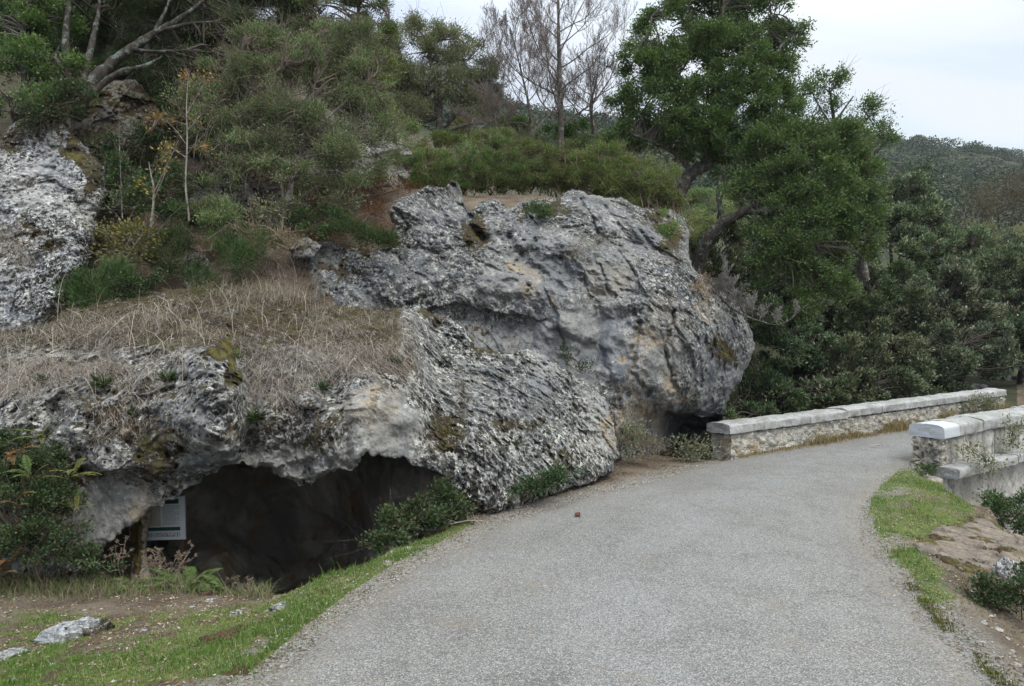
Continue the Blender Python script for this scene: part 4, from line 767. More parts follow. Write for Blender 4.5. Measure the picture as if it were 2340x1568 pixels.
c = t.mix(t.ramp(t.noise(p, 40, 6, .7), .52, .66, 0, .6), c, (.11, .10, .085)); t.out(c, .93, t.m('ADD', t.m('MULTIPLY', t.ramp(ed_, .02, .09), .5), t.noise(p, 28, 7, .7)), .022, 1, .1)
M_PLAS, t = mat('weathered_render'); p = t.pos()
c = t.mix(t.ramp(t.noise(t.map(p, (1, 1, .35)), 4, 7, .68), .36, .62), (.47, .455, .42), (.27, .255, .225)); c = t.mix(t.ramp(t.noise(t.map(p, (1, 1, .2)), 8, 7, .7), .53, .64, 0, .8), c, (.13, .125, .115)); c = t.mix(t.ramp(t.noise(p, 2.4, 5), .55, .7, 0, .5), c, (.36, .29, .19)); t.out(c, .93, t.noise(p, 16, 7, .7), .03, 1, .1)
M_SLATE = rock_material('slate_courses', 1.5, .3, tint=(1.1, 1, .86), white=.4, mossy=.1)
def crisp(o): o.data.set_sharp_from_angle(angle=math.radians(38)); return o
def frame_at(o2, side):
    o2 = np.array(o2, float)
    def f(s, w_, h): 
        x = o2[0]+AX[0]*s+AXN[0]*w_*side; y = o2[1]+AX[1]*s+AXN[1]*w_*side
        return np.stack([x, y, h+.018*s], -1)
    return f
# left of the road
LP0 = (3.13, 9.82); fl_ = frame_at(LP0, 1); LL = 9.15
rt = thing('parapet_wall', (LP0[0], LP0[1], 0), 'longer rubble bridge parapet with arched granite coping, far side of the road below the boulder', 'parapet wall')
mb = MB(); prism(mb, densify(rect(0, .36, -.5, .335), .03), np.arange(.03, LL, .03), fl_, rubble_disp(501), (8, 8)); attach(mb.build('rubble_wall', M_RUB, smooth=True), rt)
s = 0.0; k = 0
while s < LL-.2:
    l = min(random.uniform(.7, 1.35), LL+.03-s)
    if LL-s-l < .35: l = LL+.03-s
    mb = MB(); dz = random.uniform(-.011, .011); prism(mb, densify(arch(-.035, .40, .337+dz, .452+dz, .492+dz), .03), np.linspace(s-.03, s+l-.036, max(4, int(l/.06))), fl_, hewn(520+k, .010), (5, 5))
    crisp(attach(mb.build('coping_stone', M_GRAN, smooth=True), rt)); s += l; k += 1
mb = MB(); prism(mb, densify(rect(.01, .5, -3.4, -.49), .12), np.arange(.1, LL, .12), fl_, rubble_disp(551), (3, 3)); attach(mb.build('foundation_wall', M_PLAS, smooth=True), rt)
# right of the road
RP0 = (5.45, 9.26); fr_ = frame_at(RP0, -1)
rt = thing('parapet_wall', (RP0[0], RP0[1], 0), 'nearer bridge parapet beside the grass verge, with a white granite end block and stone string course', 'parapet wall')
mb = MB(); prism(mb, densify(rect(.015, .345, -.35, .385), .03), np.arange(.03, LL, .03), fr_, rubble_disp(601, .018), (1, 3)); attach(mb.build('rubble_wall', M_PLAS, smooth=True), rt)
mb = MB(); prism(mb, densify(rect(.0, .36, -.35, .385), .016), np.arange(-.02, .12, .016), fr_, rubble_disp(611, .030, (5, 5, 17)), (14, 2), (.3, 0, .1)); attach(mb.build('end_masonry', M_SLATE, smooth=True), rt)
s = -.04; k = 0
while s < LL-.1:
    l = .42 if k == 0 else min(random.uniform(.7, 1.1), LL+.03-s); dz = random.uniform(-.012, .012)
    mb = MB(); prism(mb, densify(arch(-.045, .405, .388+dz, .525+dz, .575+dz), .03), np.linspace(s, s+l-.007, max(4, int(l/.06))), fr_, hewn(620+k, .005 if k == 0 else .011), (5, 5))
    o = crisp(attach(mb.build('coping_stone', M_GRANW if k == 0 else M_GRAN, smooth=True), rt))
    if k == 0: o['label'] = 'newer white granite end block'
    s += l; k += 1
s = -.12; k = 0
while s < LL-.1:
    l = random.uniform(.75, 1.0)
    mb = MB(); dz = random.uniform(-.012, .012); prism(mb, densify(rect(.345, .62, -.10+dz, .035+dz, .02), .035), np.linspace(s, s+l-.012, 14), fr_, hewn(650+k, .008), (5, 5)); crisp(attach(mb.build('string_course', M_GRAN, smooth=True), rt)); s += l; k += 1
mb = MB(); prism(mb, densify(rect(-.1, .42, -3.6, -.105), .05), np.arange(-.35, LL+.3, .05), fr_, rubble_disp(671, .03), (5, 5)); attach(mb.build('spandrel_wall', M_PLAS, smooth=True), rt)

# ------------------------------------------------------------------ information sign
M_PANEL = simple('sign_panel', (.42, .45, .48), (.50, .53, .55), 3, .5, .001); M_BAND = simple('sign_band', (.012, .045, .042), (.015, .052, .048), 5, .5, .0005); M_INK = simple('sign_ink', (.20, .21, .225), (.22, .23, .24), 9, .6, .0005); M_PICT = simple('sign_picture', (.30, .285, .24), (.36, .345, .30), 6, .5, .0005); M_DARKINK = simple('sign_dark_ink', (.035, .035, .04), (.05, .05, .055), 9, .6, .0005)
M_POST = simple('sign_post', (.05, .028, .02), (.09, .05, .035), 14, .85, .003)
SD = 6.55; so_ = P(296, 1236, SD); srt = thing('information_sign', (so_[0]+.2, SD, -.75), 'grey information sign with dark green bands half hidden by the cave lip', 'sign')
tilt = math.radians(1.5); SW, SH = .535, .415; ca, sa = math.cos(tilt), math.sin(tilt)
def sbox(mb, x0, x1, z0, z1, y0, y1):
    c_ = np.array([(x, y, z) for x in (x0, x1) for y in (y0, y1) for z in (z0, z1)]); X = so_[0]+c_[:, 0]*ca-c_[:, 2]*sa; Z = so_[2]+c_[:, 0]*sa+c_[:, 2]*ca
    mb.add(np.stack([X, SD+c_[:, 1], Z], 1), [(0, 1, 3, 2), (4, 6, 7, 5), (0, 4, 5, 1), (2, 3, 7, 6), (0, 2, 6, 4), (1, 5, 7, 3)])
mb = MB(); sbox(mb, 0, SW, 0, SH, 0, .022); pan = attach(mb.build('panel', M_PANEL), srt)
mb = MB(); sbox(mb, .02, SW-.055, .345, .392, -.003, 0); sbox(mb, .02, SW-.045, .088, .122, -.003, 0); o = attach(mb.build('band', M_BAND), srt)
mb = MB(); sbox(mb, .10, .305, .135, .325, -.003, 0); attach(mb.build('picture_field', M_PICT), srt)
mb = MB(); rr_ = random.Random(3)
for k in range(17):
    z = .325-k*.0112; x = .325
    while x < SW-.055:
        wd = rr_.uniform(.008, .028); sbox(mb, x, min(x+wd, SW-.048), z, z+.0048, -.002, 0); x += wd+.005
        if k % 5 == 4 and x > .43: break
attach(mb.build('lettering', M_INK), srt)
mb = MB()
for k in range(8):
    x = SW-.045-(k+1)*.0465; z = .030
    for a in ((0, .038, 0, .0025), (0, .038, .0355, .038), (0, .0025, .0025, .0355), (.0355, .038, .0025, .0355)): sbox(mb, x+a[0], x+a[1], z+a[2], z+a[3], -.002, 0)
    for a in [((.016, .022, .006, .026), (.014, .024, .026, .032)), ((.006, .032, .006, .010), (.020, .026, .010, .026)), ((.008, .014, .006, .030), (.014, .030, .008, .012)), ((.010, .028, .020, .024), (.012, .016, .008, .020), (.022, .026, .008, .020)), ((.017, .021, .006, .026), (.010, .028, .024, .030)), ((.008, .030, .016, .021),), ((.014, .018, .008, .030), (.020, .024, .008, .030)), ((.010, .028, .010, .026),)][k]: sbox(mb, x+a[0], x+a[1], z+a[2], z+a[3], -.002, 0)
attach(mb.build('pictograms', M_DARKINK), srt)
for x in (.045, SW-.07):
    mb = MB(); sbox(mb, x, x+.045, -.72, SH-.02, .024, .07); attach(mb.build('post', M_POST), srt)

# ------------------------------------------------------------------ things lying on the road
M_DUNG = simple('dung', (.055, .03, .02), (.12, .065, .04), 40, .95, .02); M_STICK = simple('dry_wood', (.30, .27, .23), (.42, .39, .34), 30, .9, .004)
def on_road(u, v): 
    g = G(u, v, .02); return np.array([g[0], g[1], road_z(g[0], g[1])+.022])
def lump(name, label, xyz, size, seed, m_, cat, sq=.3): return stone(name, label, xyz, size, seed, m_, cat, None, 34, sq, 0, .8)
g = on_road(1320, 1178); lump('dried_leaf', 'reddish brown curled scrap lying alone on the asphalt', g+np.array([0, 0, .004]), (.06, .02, .018), 801, simple('rust_scrap', (.10, .035, .02), (.11, .045, .03), 40, .9, .01), 'leaf', .22)
g = on_road(2004, 1027); mb = MB(); tube(mb, [g+np.array([-.11, .0, 0]), g+np.array([0, .02, .012]), g+np.array([.12, .03, .004])], [.006, .012, .005], 6); tag(mb.build('stick', M_STICK, smooth=True), 'short pale stick lying on the road near the bridge', 'stick')
for u, v, s, lb in ((510, 1462, .095, 'large crumbled brown dung pat in the lush grass'), (540, 1540, .065, 'small brown dung pat near the bottom of the grass verge'), (472, 1362, .05, 'small earthy clod on the worn strip before the cave'), (555, 1437, .035, 'dark clod just above the large dung pat')):
    lump('dung_pat', lb, gp(u, v)+np.array([0, 0, .012]), (s, s*.8, s), 810+u, M_DUNG, 'dung' if 'dung p' in lb else 'clod', .22)

# ------------------------------------------------------------------ woods on the far slopes, one mass
mb = MB(); n = 9000
wu = RNG.uniform(950, 3000, n); wd = np.exp(RNG.uniform(math.log(48), math.log(415), n)); k = RNG.random(n) < np.clip((wd/230)**1.0, .30, 1); wu, wd = wu[k], wd[k]; n = len(wd)
wx = (wu-CU)/F*wd; wz = terrain(wx, wd); R_ = RNG.uniform(1.0, 2.1, n)*np.clip((wd/110)**.30, .55, 1.35); per = 110
th = RNG.uniform(0, 2*np.pi, (n, per)); cz = RNG.uniform(-.25, 1, (n, per)); sr = np.sqrt(1-np.clip(cz, -1, 1)**2); D_ = np.stack([np.cos(th)*sr, np.sin(th)*sr, cz], -1)*RNG.uniform(.75, 1.08, (n, per, 1))
C_ = np.stack([wx, wd, wz+R_*.45], -1)[:, None]+D_*R_[:, None, None]*np.array([1, 1, .85])
base = np.array([(.036, .054, .032), (.058, .078, .044), (.05, .06, .042), (.082, .094, .058), (.065, .056, .04)])[RNG.choice(5, n, p=[.34, .28, .2, .11, .07])]; col = np.repeat(base[:, None], per, 1)*.82*RNG.uniform(.7, 1.25, (n, per, 1))
C_ = C_.reshape(-1, 3); A_ = norm(D_.reshape(-1, 3)*.5+RNG.normal(size=C_.shape)*.6); ls = np.repeat(R_, per)*.25
leaves(mb, C_-A_*ls[:, None]*.5, A_, norm(D_.reshape(-1, 3)+RNG.normal(size=C_.shape)*.35), ls, ls*.7, col.reshape(-1, 3))
tag(mb.build('far_woodland', M_LEAF), 'evergreen scrub and woodland covering the far hillside', 'woodland', kind='stuff')

# ------------------------------------------------------------------ the air between here and the far slopes
zmax = float(max(gz.max(), 40))+25
V_ = np.array([(x, y, z) for x in (-640, 800) for y in (-125, 440) for z in (-8, zmax)], float); mb = MB(); mb.add(V_, [(0, 1, 3, 2), (4, 6, 7, 5), (0, 4, 5, 1), (2, 3, 7, 6), (0, 2, 6, 4), (1, 5, 7, 3)])
M_HAZE = bpy.data.materials.new('haze'); ht = NT(M_HAZE); pv = ht.n('ShaderNodeVolumePrincipled', inp={'Color': (.86, .92, 1, 1), 'Density': .0003, 'Anisotropy': .2}); ht.t.links.new(pv.outputs[0], ht.n('ShaderNodeOutputMaterial').inputs['Volume'])
tag(mb.build('haze', M_HAZE), 'thin pale haze between the bridge and the far hillside', 'haze', kind='stuff')
# ------------------------------------------------------------------ plants
def smooth_path(pts, n=5, jit=0.0):
    pts = np.asarray(pts, float); k = len(pts)
    if k < 3:
        t = np.linspace(0, 1, n+1)[:, None]; out = pts[0]*(1-t)+pts[-1]*t
    else:
        pp = np.concatenate([2*pts[:1]-pts[1:2], pts, 2*pts[-1:]-pts[-2:-1]]); out = []
        for i in range(1, k):
            for t in np.arange(n)/n:
                p0, p1, p2, p3 = pp[i-1], pp[i], pp[i+1], pp[i+2]
                out.append(.5*((2*p1)+(-p0+p2)*t+(2*p0-5*p1+4*p2-p3)*t*t+(-p0+3*p1-3*p2+p3)*t**3))
        out.append(pts[-1]); out = np.array(out)
    if jit: out[1:-1, :3] += .35*jit*RNG.normal(size=out[1:-1, :3].shape)*np.minimum(1, out[1:-1, 3:4]*6+.1); out[2:-2, :3] = (out[1:-3, :3]+2*out[2:-2, :3]+out[3:-1, :3])/4; out[:, 3] *= 1+.10*RNG.normal(size=len(out))
    return out
def limb(pts):
    """[(u, v, d, radius)] -> xyz + radius"""
    return np.array([(*P(u, v, d), r) for u, v, d, r in pts])
STY = {  # leaf length, width, leaf area index, leaves per clump, clump radius, colours, up bias, gap threshold, twig colour, gap frequency, shell
 'oak':     dict(pad=0.12, lobes=20, L=0.054, W=0.03, lai=3.9, per=34, cr=.115, cols=[(0.0505, 0.101, 0.0315), (0.0773, 0.1435, 0.0432), (0.1262, 0.1925, 0.0628), (0.1682, 0.2038, 0.0984)], up=.35, gap=-.06, tw=(.11, .10, .085), gf=1.9, shell=.35),
 'oak_thin':dict(pad=0.15, lobes=9, L=.055, W=.030, lai=1.7, per=30, cr=.15, cols=[(0.0528, 0.103, 0.0238), (0.0924, 0.1518, 0.0396), (0.132, 0.198, 0.0594), (0.1452, 0.1584, 0.0792)], up=.35, gap=-.02, tw=(.17, .16, .14), gf=1.6, shell=.3),
 'arbutus': dict(lobes=17, L=.085, W=.038, lai=4.6, per=18, cr=.085, cols=[(0.0398, 0.0653, 0.0326), (0.076, 0.1089, 0.0582), (0.1899, 0.2269, 0.1403), (0.3618, 0.3267, 0.2138)], up=.75, gap=-.02, tw=(.06, .05, .042), gf=1.3, shell=.5),
 'heath':   dict(pad=0.2, lobes=11, L=0.038, W=0.014, lai=3.2, per=50, cr=0.1, cols=[(0.0248, 0.0481, 0.0185), (0.0414, 0.0693, 0.0238), (0.058, 0.0827, 0.0343), (0.0966, 0.08, 0.0501)], up=.3, gap=-.18, tw=(.055, .045, .037), gf=1.2, shell=.3),
 'juniper': dict(pad=0.18, lobes=17, L=0.036, W=0.013, lai=2.6, per=46, cr=0.085, cols=[(0.1056, 0.1615, 0.0705), (0.1795, 0.2375, 0.108), (0.2745, 0.3229, 0.1556), (0.2322, 0.1615, 0.1244)], up=.45, gap=-.05, tw=(.13, .105, .085), gf=1.3, shell=.35),
 'pine':    dict(lobes=11, L=0.05, W=0.017, lai=2.8, per=50, cr=0.1, cols=[(0.0769, 0.1213, 0.0383), (0.1283, 0.1784, 0.0542), (0.1967, 0.2356, 0.0798), (0.1026, 0.1, 0.0559)], up=.5, gap=-.12, tw=(.11, .09, .07), gf=1.1, shell=.35),
 'olive':   dict(lobes=14, L=.052, W=.020, lai=2.7, per=40, cr=.14, cols=[(0.1002, 0.1155, 0.0613), (0.1548, 0.1713, 0.0973), (0.2186, 0.2236, 0.1405), (0.2368, 0.1771, 0.1081)], up=.4, gap=-.10, tw=(.12, .105, .09), gf=1.2, shell=.4),
 'hedge':   dict(lobes=13, L=0.038, W=0.015, lai=2.8, per=34, cr=0.065, cols=[(0.0781, 0.1151, 0.0411), (0.1218, 0.1727, 0.0575), (0.1717, 0.2303, 0.0783), (0.1873, 0.1397, 0.0926)], up=.95, gap=-.08, tw=(.16, .11, .08), gf=2.2, shell=.4),
 'broom':   dict(L=.060, W=.010, lai=2.0, per=50, cr=.09, cols=[(0.0277, 0.0571, 0.0227), (0.0479, 0.0857, 0.0302), (0.0756, 0.1071, 0.0378), (0.1008, 0.1011, 0.0378)], up=1.0, gap=-.25, tw=(.07, .07, .04), gf=2.5, shell=.3),
 'bramble': dict(lobes=12, L=.042, W=.028, lai=2.3, per=16, cr=.08, cols=[(0.027, 0.054, 0.0216), (0.0459, 0.081, 0.0324), (0.0743, 0.1148, 0.0459), (0.1013, 0.0743, 0.0405)], up=.4, gap=-.12, tw=(.075, .055, .04), gf=3, shell=.35),
 'yellow':  dict(L=.050, W=.028, lai=.65, per=14, cr=.09, cols=[(.09, .095, .03), (.16, .14, .045), (.24, .17, .05), (.10, .09, .05)], up=.3, gap=-.02, tw=(.16, .14, .12), gf=3, shell=.2),
 'orange':  dict(L=.055, W=.032, lai=.34, per=4, cr=.05, cols=[(.22, .115, .035), (.28, .17, .05), (.18, .085, .03), (.20, .16, .07)], up=.3, gap=.02, tw=(.16, .13, .11), gf=3, shell=.2),
 'dry':     dict(L=.06, W=.008, lai=.9, per=40, cr=.10, cols=[(.20, .15, .10), (.28, .21, .14), (.15, .10, .07), (.32, .26, .18)], up=.7, gap=-.15, tw=(.2, .16, .12), gf=3, shell=.2),
 'rust':    dict(L=.05, W=.012, lai=0.8, per=40, cr=.10, cols=[(.13, .06, .03), (.17, .085, .045), (.10, .055, .035), (.2, .12, .07)], up=.5, gap=-.15, tw=(.15, .09, .06), gf=3, shell=.2),
 'brown':   dict(lobes=14, L=.060, W=.028, lai=1.5, per=36, cr=.2, cols=[(0.0788, 0.0677, 0.0448), (0.1155, 0.0983, 0.0672), (0.0945, 0.1037, 0.0616), (0.147, 0.1256, 0.0896)], up=.4, gap=-.12, tw=(.12, .10, .085), gf=1, shell=.45),
}
def crown(root, blobs, style, skel, base, twr=.006, scale=1.0, name='crown', lai=1.0, twmat=None, dead=0.0):
    S = STY[style]; lm_, tm = MB(), MB(); tone_ = RNG.uniform(.80, 1.16)*RNG.uniform(.93, 1.08, 3); L, Wd = S['L']*scale, S['W']*scale; cols = np.array(S['cols'])
    for bi, b in enumerate(blobs):
        u, v, d, ru, rv = b[:5]; rd = b[5] if len(b) > 5 else .85*(ru+rv)/2; dens = b[6] if len(b) > 6 else 1.0
        c = P(u, v, d); rad = np.array([ru, rd, rv])*d/F; per = S['per']; cr = S['cr']*scale
        area = math.pi*(rad[0]*rad[2]+rad[0]*rad[1])*.62
        nc = max(4, int(S['lai']*lai*dens*area/(L*Wd*.5)/per)); n0 = int(nc*1.9)
        dr = norm(RNG.normal(size=(n0, 3))); rr = (S['shell']+(1-S['shell'])*RNG.random(n0))**.55
        sd = 1000+int(abs(u*7+v*13)) % 977
        rr = rr*(1+.5*fbm(dr*1.9+sd, 3, sd)); C = c+dr*rr[:, None]*rad
        nl = S.get('lobes', 0)
        if nl and min(ru, rv) > 18:                           # the crown is broken up into bough-end lobes
            ld = norm(RNG.normal(size=(nl, 3))+np.array([0, 0, .25])); lc = ld*RNG.uniform(.45, .95, (nl, 1)); lr = RNG.uniform(.26, .46, nl)*(13/max(nl, 13))**.33; li = RNG.integers(0, nl, n0)
            d2 = norm(dr+np.array([0, 0, S.get('pad', .35)])+.35*ld[li]); C = c+(lc[li]+d2*(lr[li]*(RNG.random(n0)**.45))[:, None])*rad; dr = norm(d2*.75+ld[li]*.4)
        k = fbm(C*S['gf']+sd*.31, 3, sd+5) > S['gap']; C, dr = C[k][:nc], dr[k][:nc]; nc = len(C)
        if not nc: continue
        # boughs from the skeleton into the blob, then twigs to the clumps
        near = skel[np.argmin(np.linalg.norm(skel[:, :3]-c, axis=1))]
        nb = int(np.clip(nc/9, 3, 16)); BT = c+norm(RNG.normal(size=(nb, 3)))*rad*RNG.uniform(.25, .75, (nb, 1))
        src = np.array([skel[np.argmin(np.linalg.norm(skel[:, :3]-q, axis=1)+.25*RNG.random(len(skel)))] for q in BT])[:, :3]
        nodes = []
        for q0, q1 in zip(src, BT):
            ln = np.linalg.norm(q1-q0); mid = (q0+q1)/2+RNG.normal(size=3)*ln*.12+np.array([0, 0, .08*ln])
            pth = smooth_path(np.array([np.append(q0, twr*3.2), np.append(mid, twr*2.2), np.append(q1, twr*1.1)]), 4)
            tube(tm, pth[:, :3], pth[:, 3], 4, np.array(S['tw'])*RNG.uniform(.7, 1.15)); nodes += list(pth[2:, :3])
        nodes = np.array(nodes); 
        j = np.argmin(np.linalg.norm(C[:, None]-nodes[None], axis=2), axis=1)
        st = nodes[j]; sticks(tm, st, C, twr, twr*.35, np.array(S['tw'])*RNG.uniform(.7, 1.3, (nc, 1)), .12)
        td = norm(C-st)
        if dead > 0:
            m_ = int(nc*dead); e_ = RNG.integers(0, nc, m_); sticks(tm, C[e_], C[e_]+(norm(td[e_]+RNG.normal(size=(m_, 3))*.7))*RNG.uniform(.15, .6, (m_, 1))*scale, twr*.6, twr*.25, np.array(S['tw'])*RNG.uniform(.8, 1.5, (m_, 1)), .1)
        pi = np.repeat(np.arange(nc), per); n = len(pi); off = RNG.normal(size=(n, 3))*cr*np.array([.62, .62, .5]); Cc = C[pi]+off
        A = norm(dr[pi]*.45+td[pi]*.5+norm(off)*.6+np.array([0, 0, S['up']])+RNG.normal(size=(n, 3))*.45)
        N = norm(np.array([0, 0, .75])+RNG.normal(size=(n, 3))*.55+dr[pi]*.3)
        tone = np.clip(RNG.normal(1.1, .62, nc)[pi]+RNG.normal(0, .62, n)+.35*fbm(Cc*.9, 2, sd), 0, 2.0); i0 = np.minimum(tone.astype(int), 1); f = (tone-i0)[:, None]
        col = cols[i0]*(1-f)+cols[i0+1]*f; odd = RNG.random(n) < (.06+.12*(RNG.random(nc)[pi] < .12)); col[odd] = cols[3]
        col = col*tone_*RNG.uniform(.82, 1.2, (n, 1)); leaves(lm_, Cc-A*L*.5, A, N, L*RNG.uniform(.7, 1.25, n), Wd*RNG.uniform(.75, 1.2, n), col)
    needle = style in ('heath', 'juniper', 'pine', 'hedge', 'broom', 'dry', 'rust')
    attach(lm_.build(name, M_NEEDLE if needle else M_LEAF), root)
    attach(tm.build('twig_sprays', twmat or M_TWIG), root)
def plant(name, label, cat, base, limbs, blobs, style, group=None, bark=None, twr=.006, scale=1.0, lai=1.0, jit=.03, dead=0.0, sides=8, pname='crown', tname='trunk'):
    root = thing(name, base, label, cat, group); sk = []
    if limbs:
        tm = MB()
        for l in limbs:
            q = smooth_path(limb(l), 6, jit); tube(tm, q[:, :3], q[:, 3], sides); sk.append(q)
        attach(tm.build(tname, bark or M_BARK, smooth=True), root); sk = np.concatenate(sk)
    else:
        sk = np.array([(*base, .01)])+np.concatenate([RNG.normal(size=(14, 3))*np.array([.1, .1, .02]), np.zeros((14, 1))], 1)
        ctr = np.mean([P(*b[:3]) for b in blobs], axis=0); hh = np.linspace(0, .6, 5)[:, None]; sk = np.concatenate([sk, np.concatenate([base+(ctr-base)*hh, np.full((5, 1), .01)], 1)])
    if blobs: crown(root, blobs, style, sk, base, twr, scale, lai=lai, dead=dead, name=pname)
    return root
def B(u, v, d=None):
    """root point: on the surface seen there, or at the given depth on the ground"""
    if d is None: return surf([u], [v])[0][0]
    x = (u-CU)/F*d; return np.array([x, d, float(terrain(x, d))])

# big holm oak on the right of the plateau
plant('oak_tree', 'tall holm oak with dense dark green crown and curved lichened limbs on the rock plateau', 'tree', P(1556, 440, 14.3), [
  [(1552, 450, 14.3, .16), (1572, 405, 14.3, .14), (1610, 378, 14.3, .13), (1650, 368, 14.3, .11), (1700, 366, 14.2, .07), (1760, 350, 14, .03)],
  [(1618, 378, 14.3, .12), (1640, 310, 14.4, .11), (1632, 220, 14.4, .09), (1640, 120, 14.5, .065), (1652, 20, 14.5, .04), (1660, -70, 14.5, .02)],
  [(1640, 310, 14.4, .08), (1690, 230, 14.3, .065), (1745, 160, 14.2, .045), (1800, 90, 14.2, .025), (1850, 52, 14.2, .012)],
  [(1634, 240, 14.4, .06), (1570, 190, 14.2, .05), (1510, 140, 14.1, .03), (1470, 90, 14, .015)], [(1585, 395, 14.3, .06), (1540, 350, 14.2, .045), (1480, 320, 14, .03), (1430, 300, 14, .015)], [(1640, 150, 14.5, .04), (1590, 60, 14.7, .03), (1560, -30, 14.8, .015)], [(1690, 230, 14.3, .04), (1760, 240, 14, .03), (1820, 240, 14, .012)]],
  [(1520, 60, 14.6, 95, 75), (1640, 30, 15, 110, 75), (1740, 60, 14.6, 85, 75), (1600, -40, 15, 120, 50), (1725, -25, 15, 75, 45, 60, .6), (1470, 130, 14, 62, 58), (1560, 140, 14.3, 90, 60), (1670, 130, 14.2, 90, 65), (1775, 140, 14.4, 62, 60), (1800, 95, 14.4, 40, 60, 40, .8), (1500, 215, 14, 78, 52), (1610, 225, 14, 90, 60), (1715, 220, 13.9, 85, 60), (1780, 215, 14.2, 45, 50), (1450, 285, 14.1, 55, 42, 50, .7), (1545, 300, 14.1, 85, 45), (1660, 305, 13.9, 95, 50), (1745, 300, 14, 70, 50), (1600, 350, 14.2, 70, 26, 50, .6), (1830, 60, 14.2, 22, 18, 20, .8), (1700, 350, 14, 80, 40, 70, .8), (1760, 330, 13.8, 90, 40), (1600, 300, 13.9, 80, 50), (1530, 250, 13.8, 60, 40), (1800, 270, 13.9, 50, 50), (1680, 395, 13.8, 50, 24, 40, .6), (1420, 240, 14.2, 40, 34, 40, .6), (1690, 175, 13.9, 70, 50), (1640, 100, 14.1, 80, 50)], 'oak', twr=.009)
# leaning oak below it
plant('oak_tree', 'leaning holm oak with a bent mossy trunk, its crown hanging over the boulder and bridge', 'tree', P(1636, 520, 13), [
  [(1560, 720, 13.4, .15), (1588, 620, 13.2, .135), (1618, 548, 13, .12), (1650, 512, 12.9, .11), (1695, 486, 12.8, .095), (1740, 462, 12.8, .075), (1800, 440, 12.9, .07), (1870, 430, 13, .04)], [(1700, 484, 12.8, .06), (1760, 490, 12.6, .05), (1820, 520, 12.5, .035), (1850, 560, 12.5, .02)], [(1740, 462, 12.8, .07), (1720, 430, 12.9, .06), (1690, 420, 13, .036), (1655, 436, 13.1, .028), (1640, 500, 13.1, .02)],
  [(1800, 440, 12.9, .06), (1850, 360, 13.3, .045), (1900, 290, 13.8, .03), (1950, 220, 14, .015)], [(1850, 360, 13.3, .03), (1930, 340, 13.6, .02), (2020, 300, 13.8, .01)], [(1655, 510, 12.9, .05), (1640, 450, 13.1, .038), (1648, 400, 13.2, .02)], [(1760, 455, 12.8, .05), (1790, 380, 13, .04), (1800, 310, 13.2, .02)], [(1690, 490, 12.8, .03), (1760, 520, 12.5, .025), (1800, 590, 12.4, .012)]],
  [(1760, 345, 13.1, 80, 50), (1860, 340, 13, 95, 62), (1800, 405, 12.8, 100, 50), (1890, 420, 12.8, 95, 66), (1950, 470, 12.9, 52, 60), (1840, 490, 12.6, 80, 45, 70, .8), (1930, 540, 12.8, 60, 62), (1850, 570, 12.5, 82, 62), (1780, 600, 12.5, 60, 50, 50, .6), (1850, 640, 12.4, 55, 42), (1960, 390, 13.2, 50, 42), (1730, 560, 12.6, 60, 40, 50, .55), (1900, 600, 12.6, 50, 50), (1820, 330, 13.3, 80, 44), (1910, 350, 13.2, 70, 46), (1975, 420, 13, 46, 50), (1985, 500, 13, 34, 46), (1780, 300, 13.6, 60, 36), (1720, 400, 13.1, 60, 30, 50, .7), (1940, 300, 13.6, 50, 30, 40, .7), (1880, 500, 12.4, 70, 46), (1800, 540, 12.4, 60, 40, 50, .8), (1700, 440, 12.9, 60, 30, 40, .7), (1870, 690, 12.6, 36, 30, 30, .7), (1740, 520, 12.7, 46, 26, 40, .5), (1960, 560, 12.9, 50, 60), (1900, 660, 12.6, 46, 44), (1985, 470, 13, 40, 46), (1930, 480, 12.6, 70, 50), (1860, 440, 12.5, 70, 46), (1790, 470, 12.5, 50, 30, 40, .7), (1830, 690, 12.4, 50, 34, 40, .8), (1770, 650, 12.5, 50, 36, 40, .7)], 'oak', twr=.006, dead=.25, bark=M_BARKD)
plant('oak_tree', 'thin pale twigged oak whose airy top shows against the white sky beside the big crown', 'tree', B(1960, 560, 17), [
  [(1975, 640, 16.5, .12), (1950, 480, 16, .10), (1915, 350, 15.6, .07), (1905, 270, 15.5, .04), (1895, 200, 15.5, .015)], [(1915, 350, 15.6, .05), (1960, 290, 15.4, .03), (2010, 250, 15.4, .012)], [(1908, 300, 15.6, .03), (1870, 240, 15.5, .015), (1850, 200, 15.5, .01)], [(1940, 430, 16, .04), (2000, 350, 15.6, .03), (2050, 300, 15.5, .01)]],
  [(1890, 215, 15.5, 62, 45), (1960, 245, 15.4, 60, 42), (2015, 285, 15.4, 46, 32), (1870, 280, 15.5, 50, 36, 40, .8), (1940, 310, 15.5, 70, 32, 40, .8), (2005, 330, 15.5, 50, 26, 40, .7), (1835, 215, 15.4, 30, 34, 30, .8)], 'oak_thin', twr=.007, dead=.6)

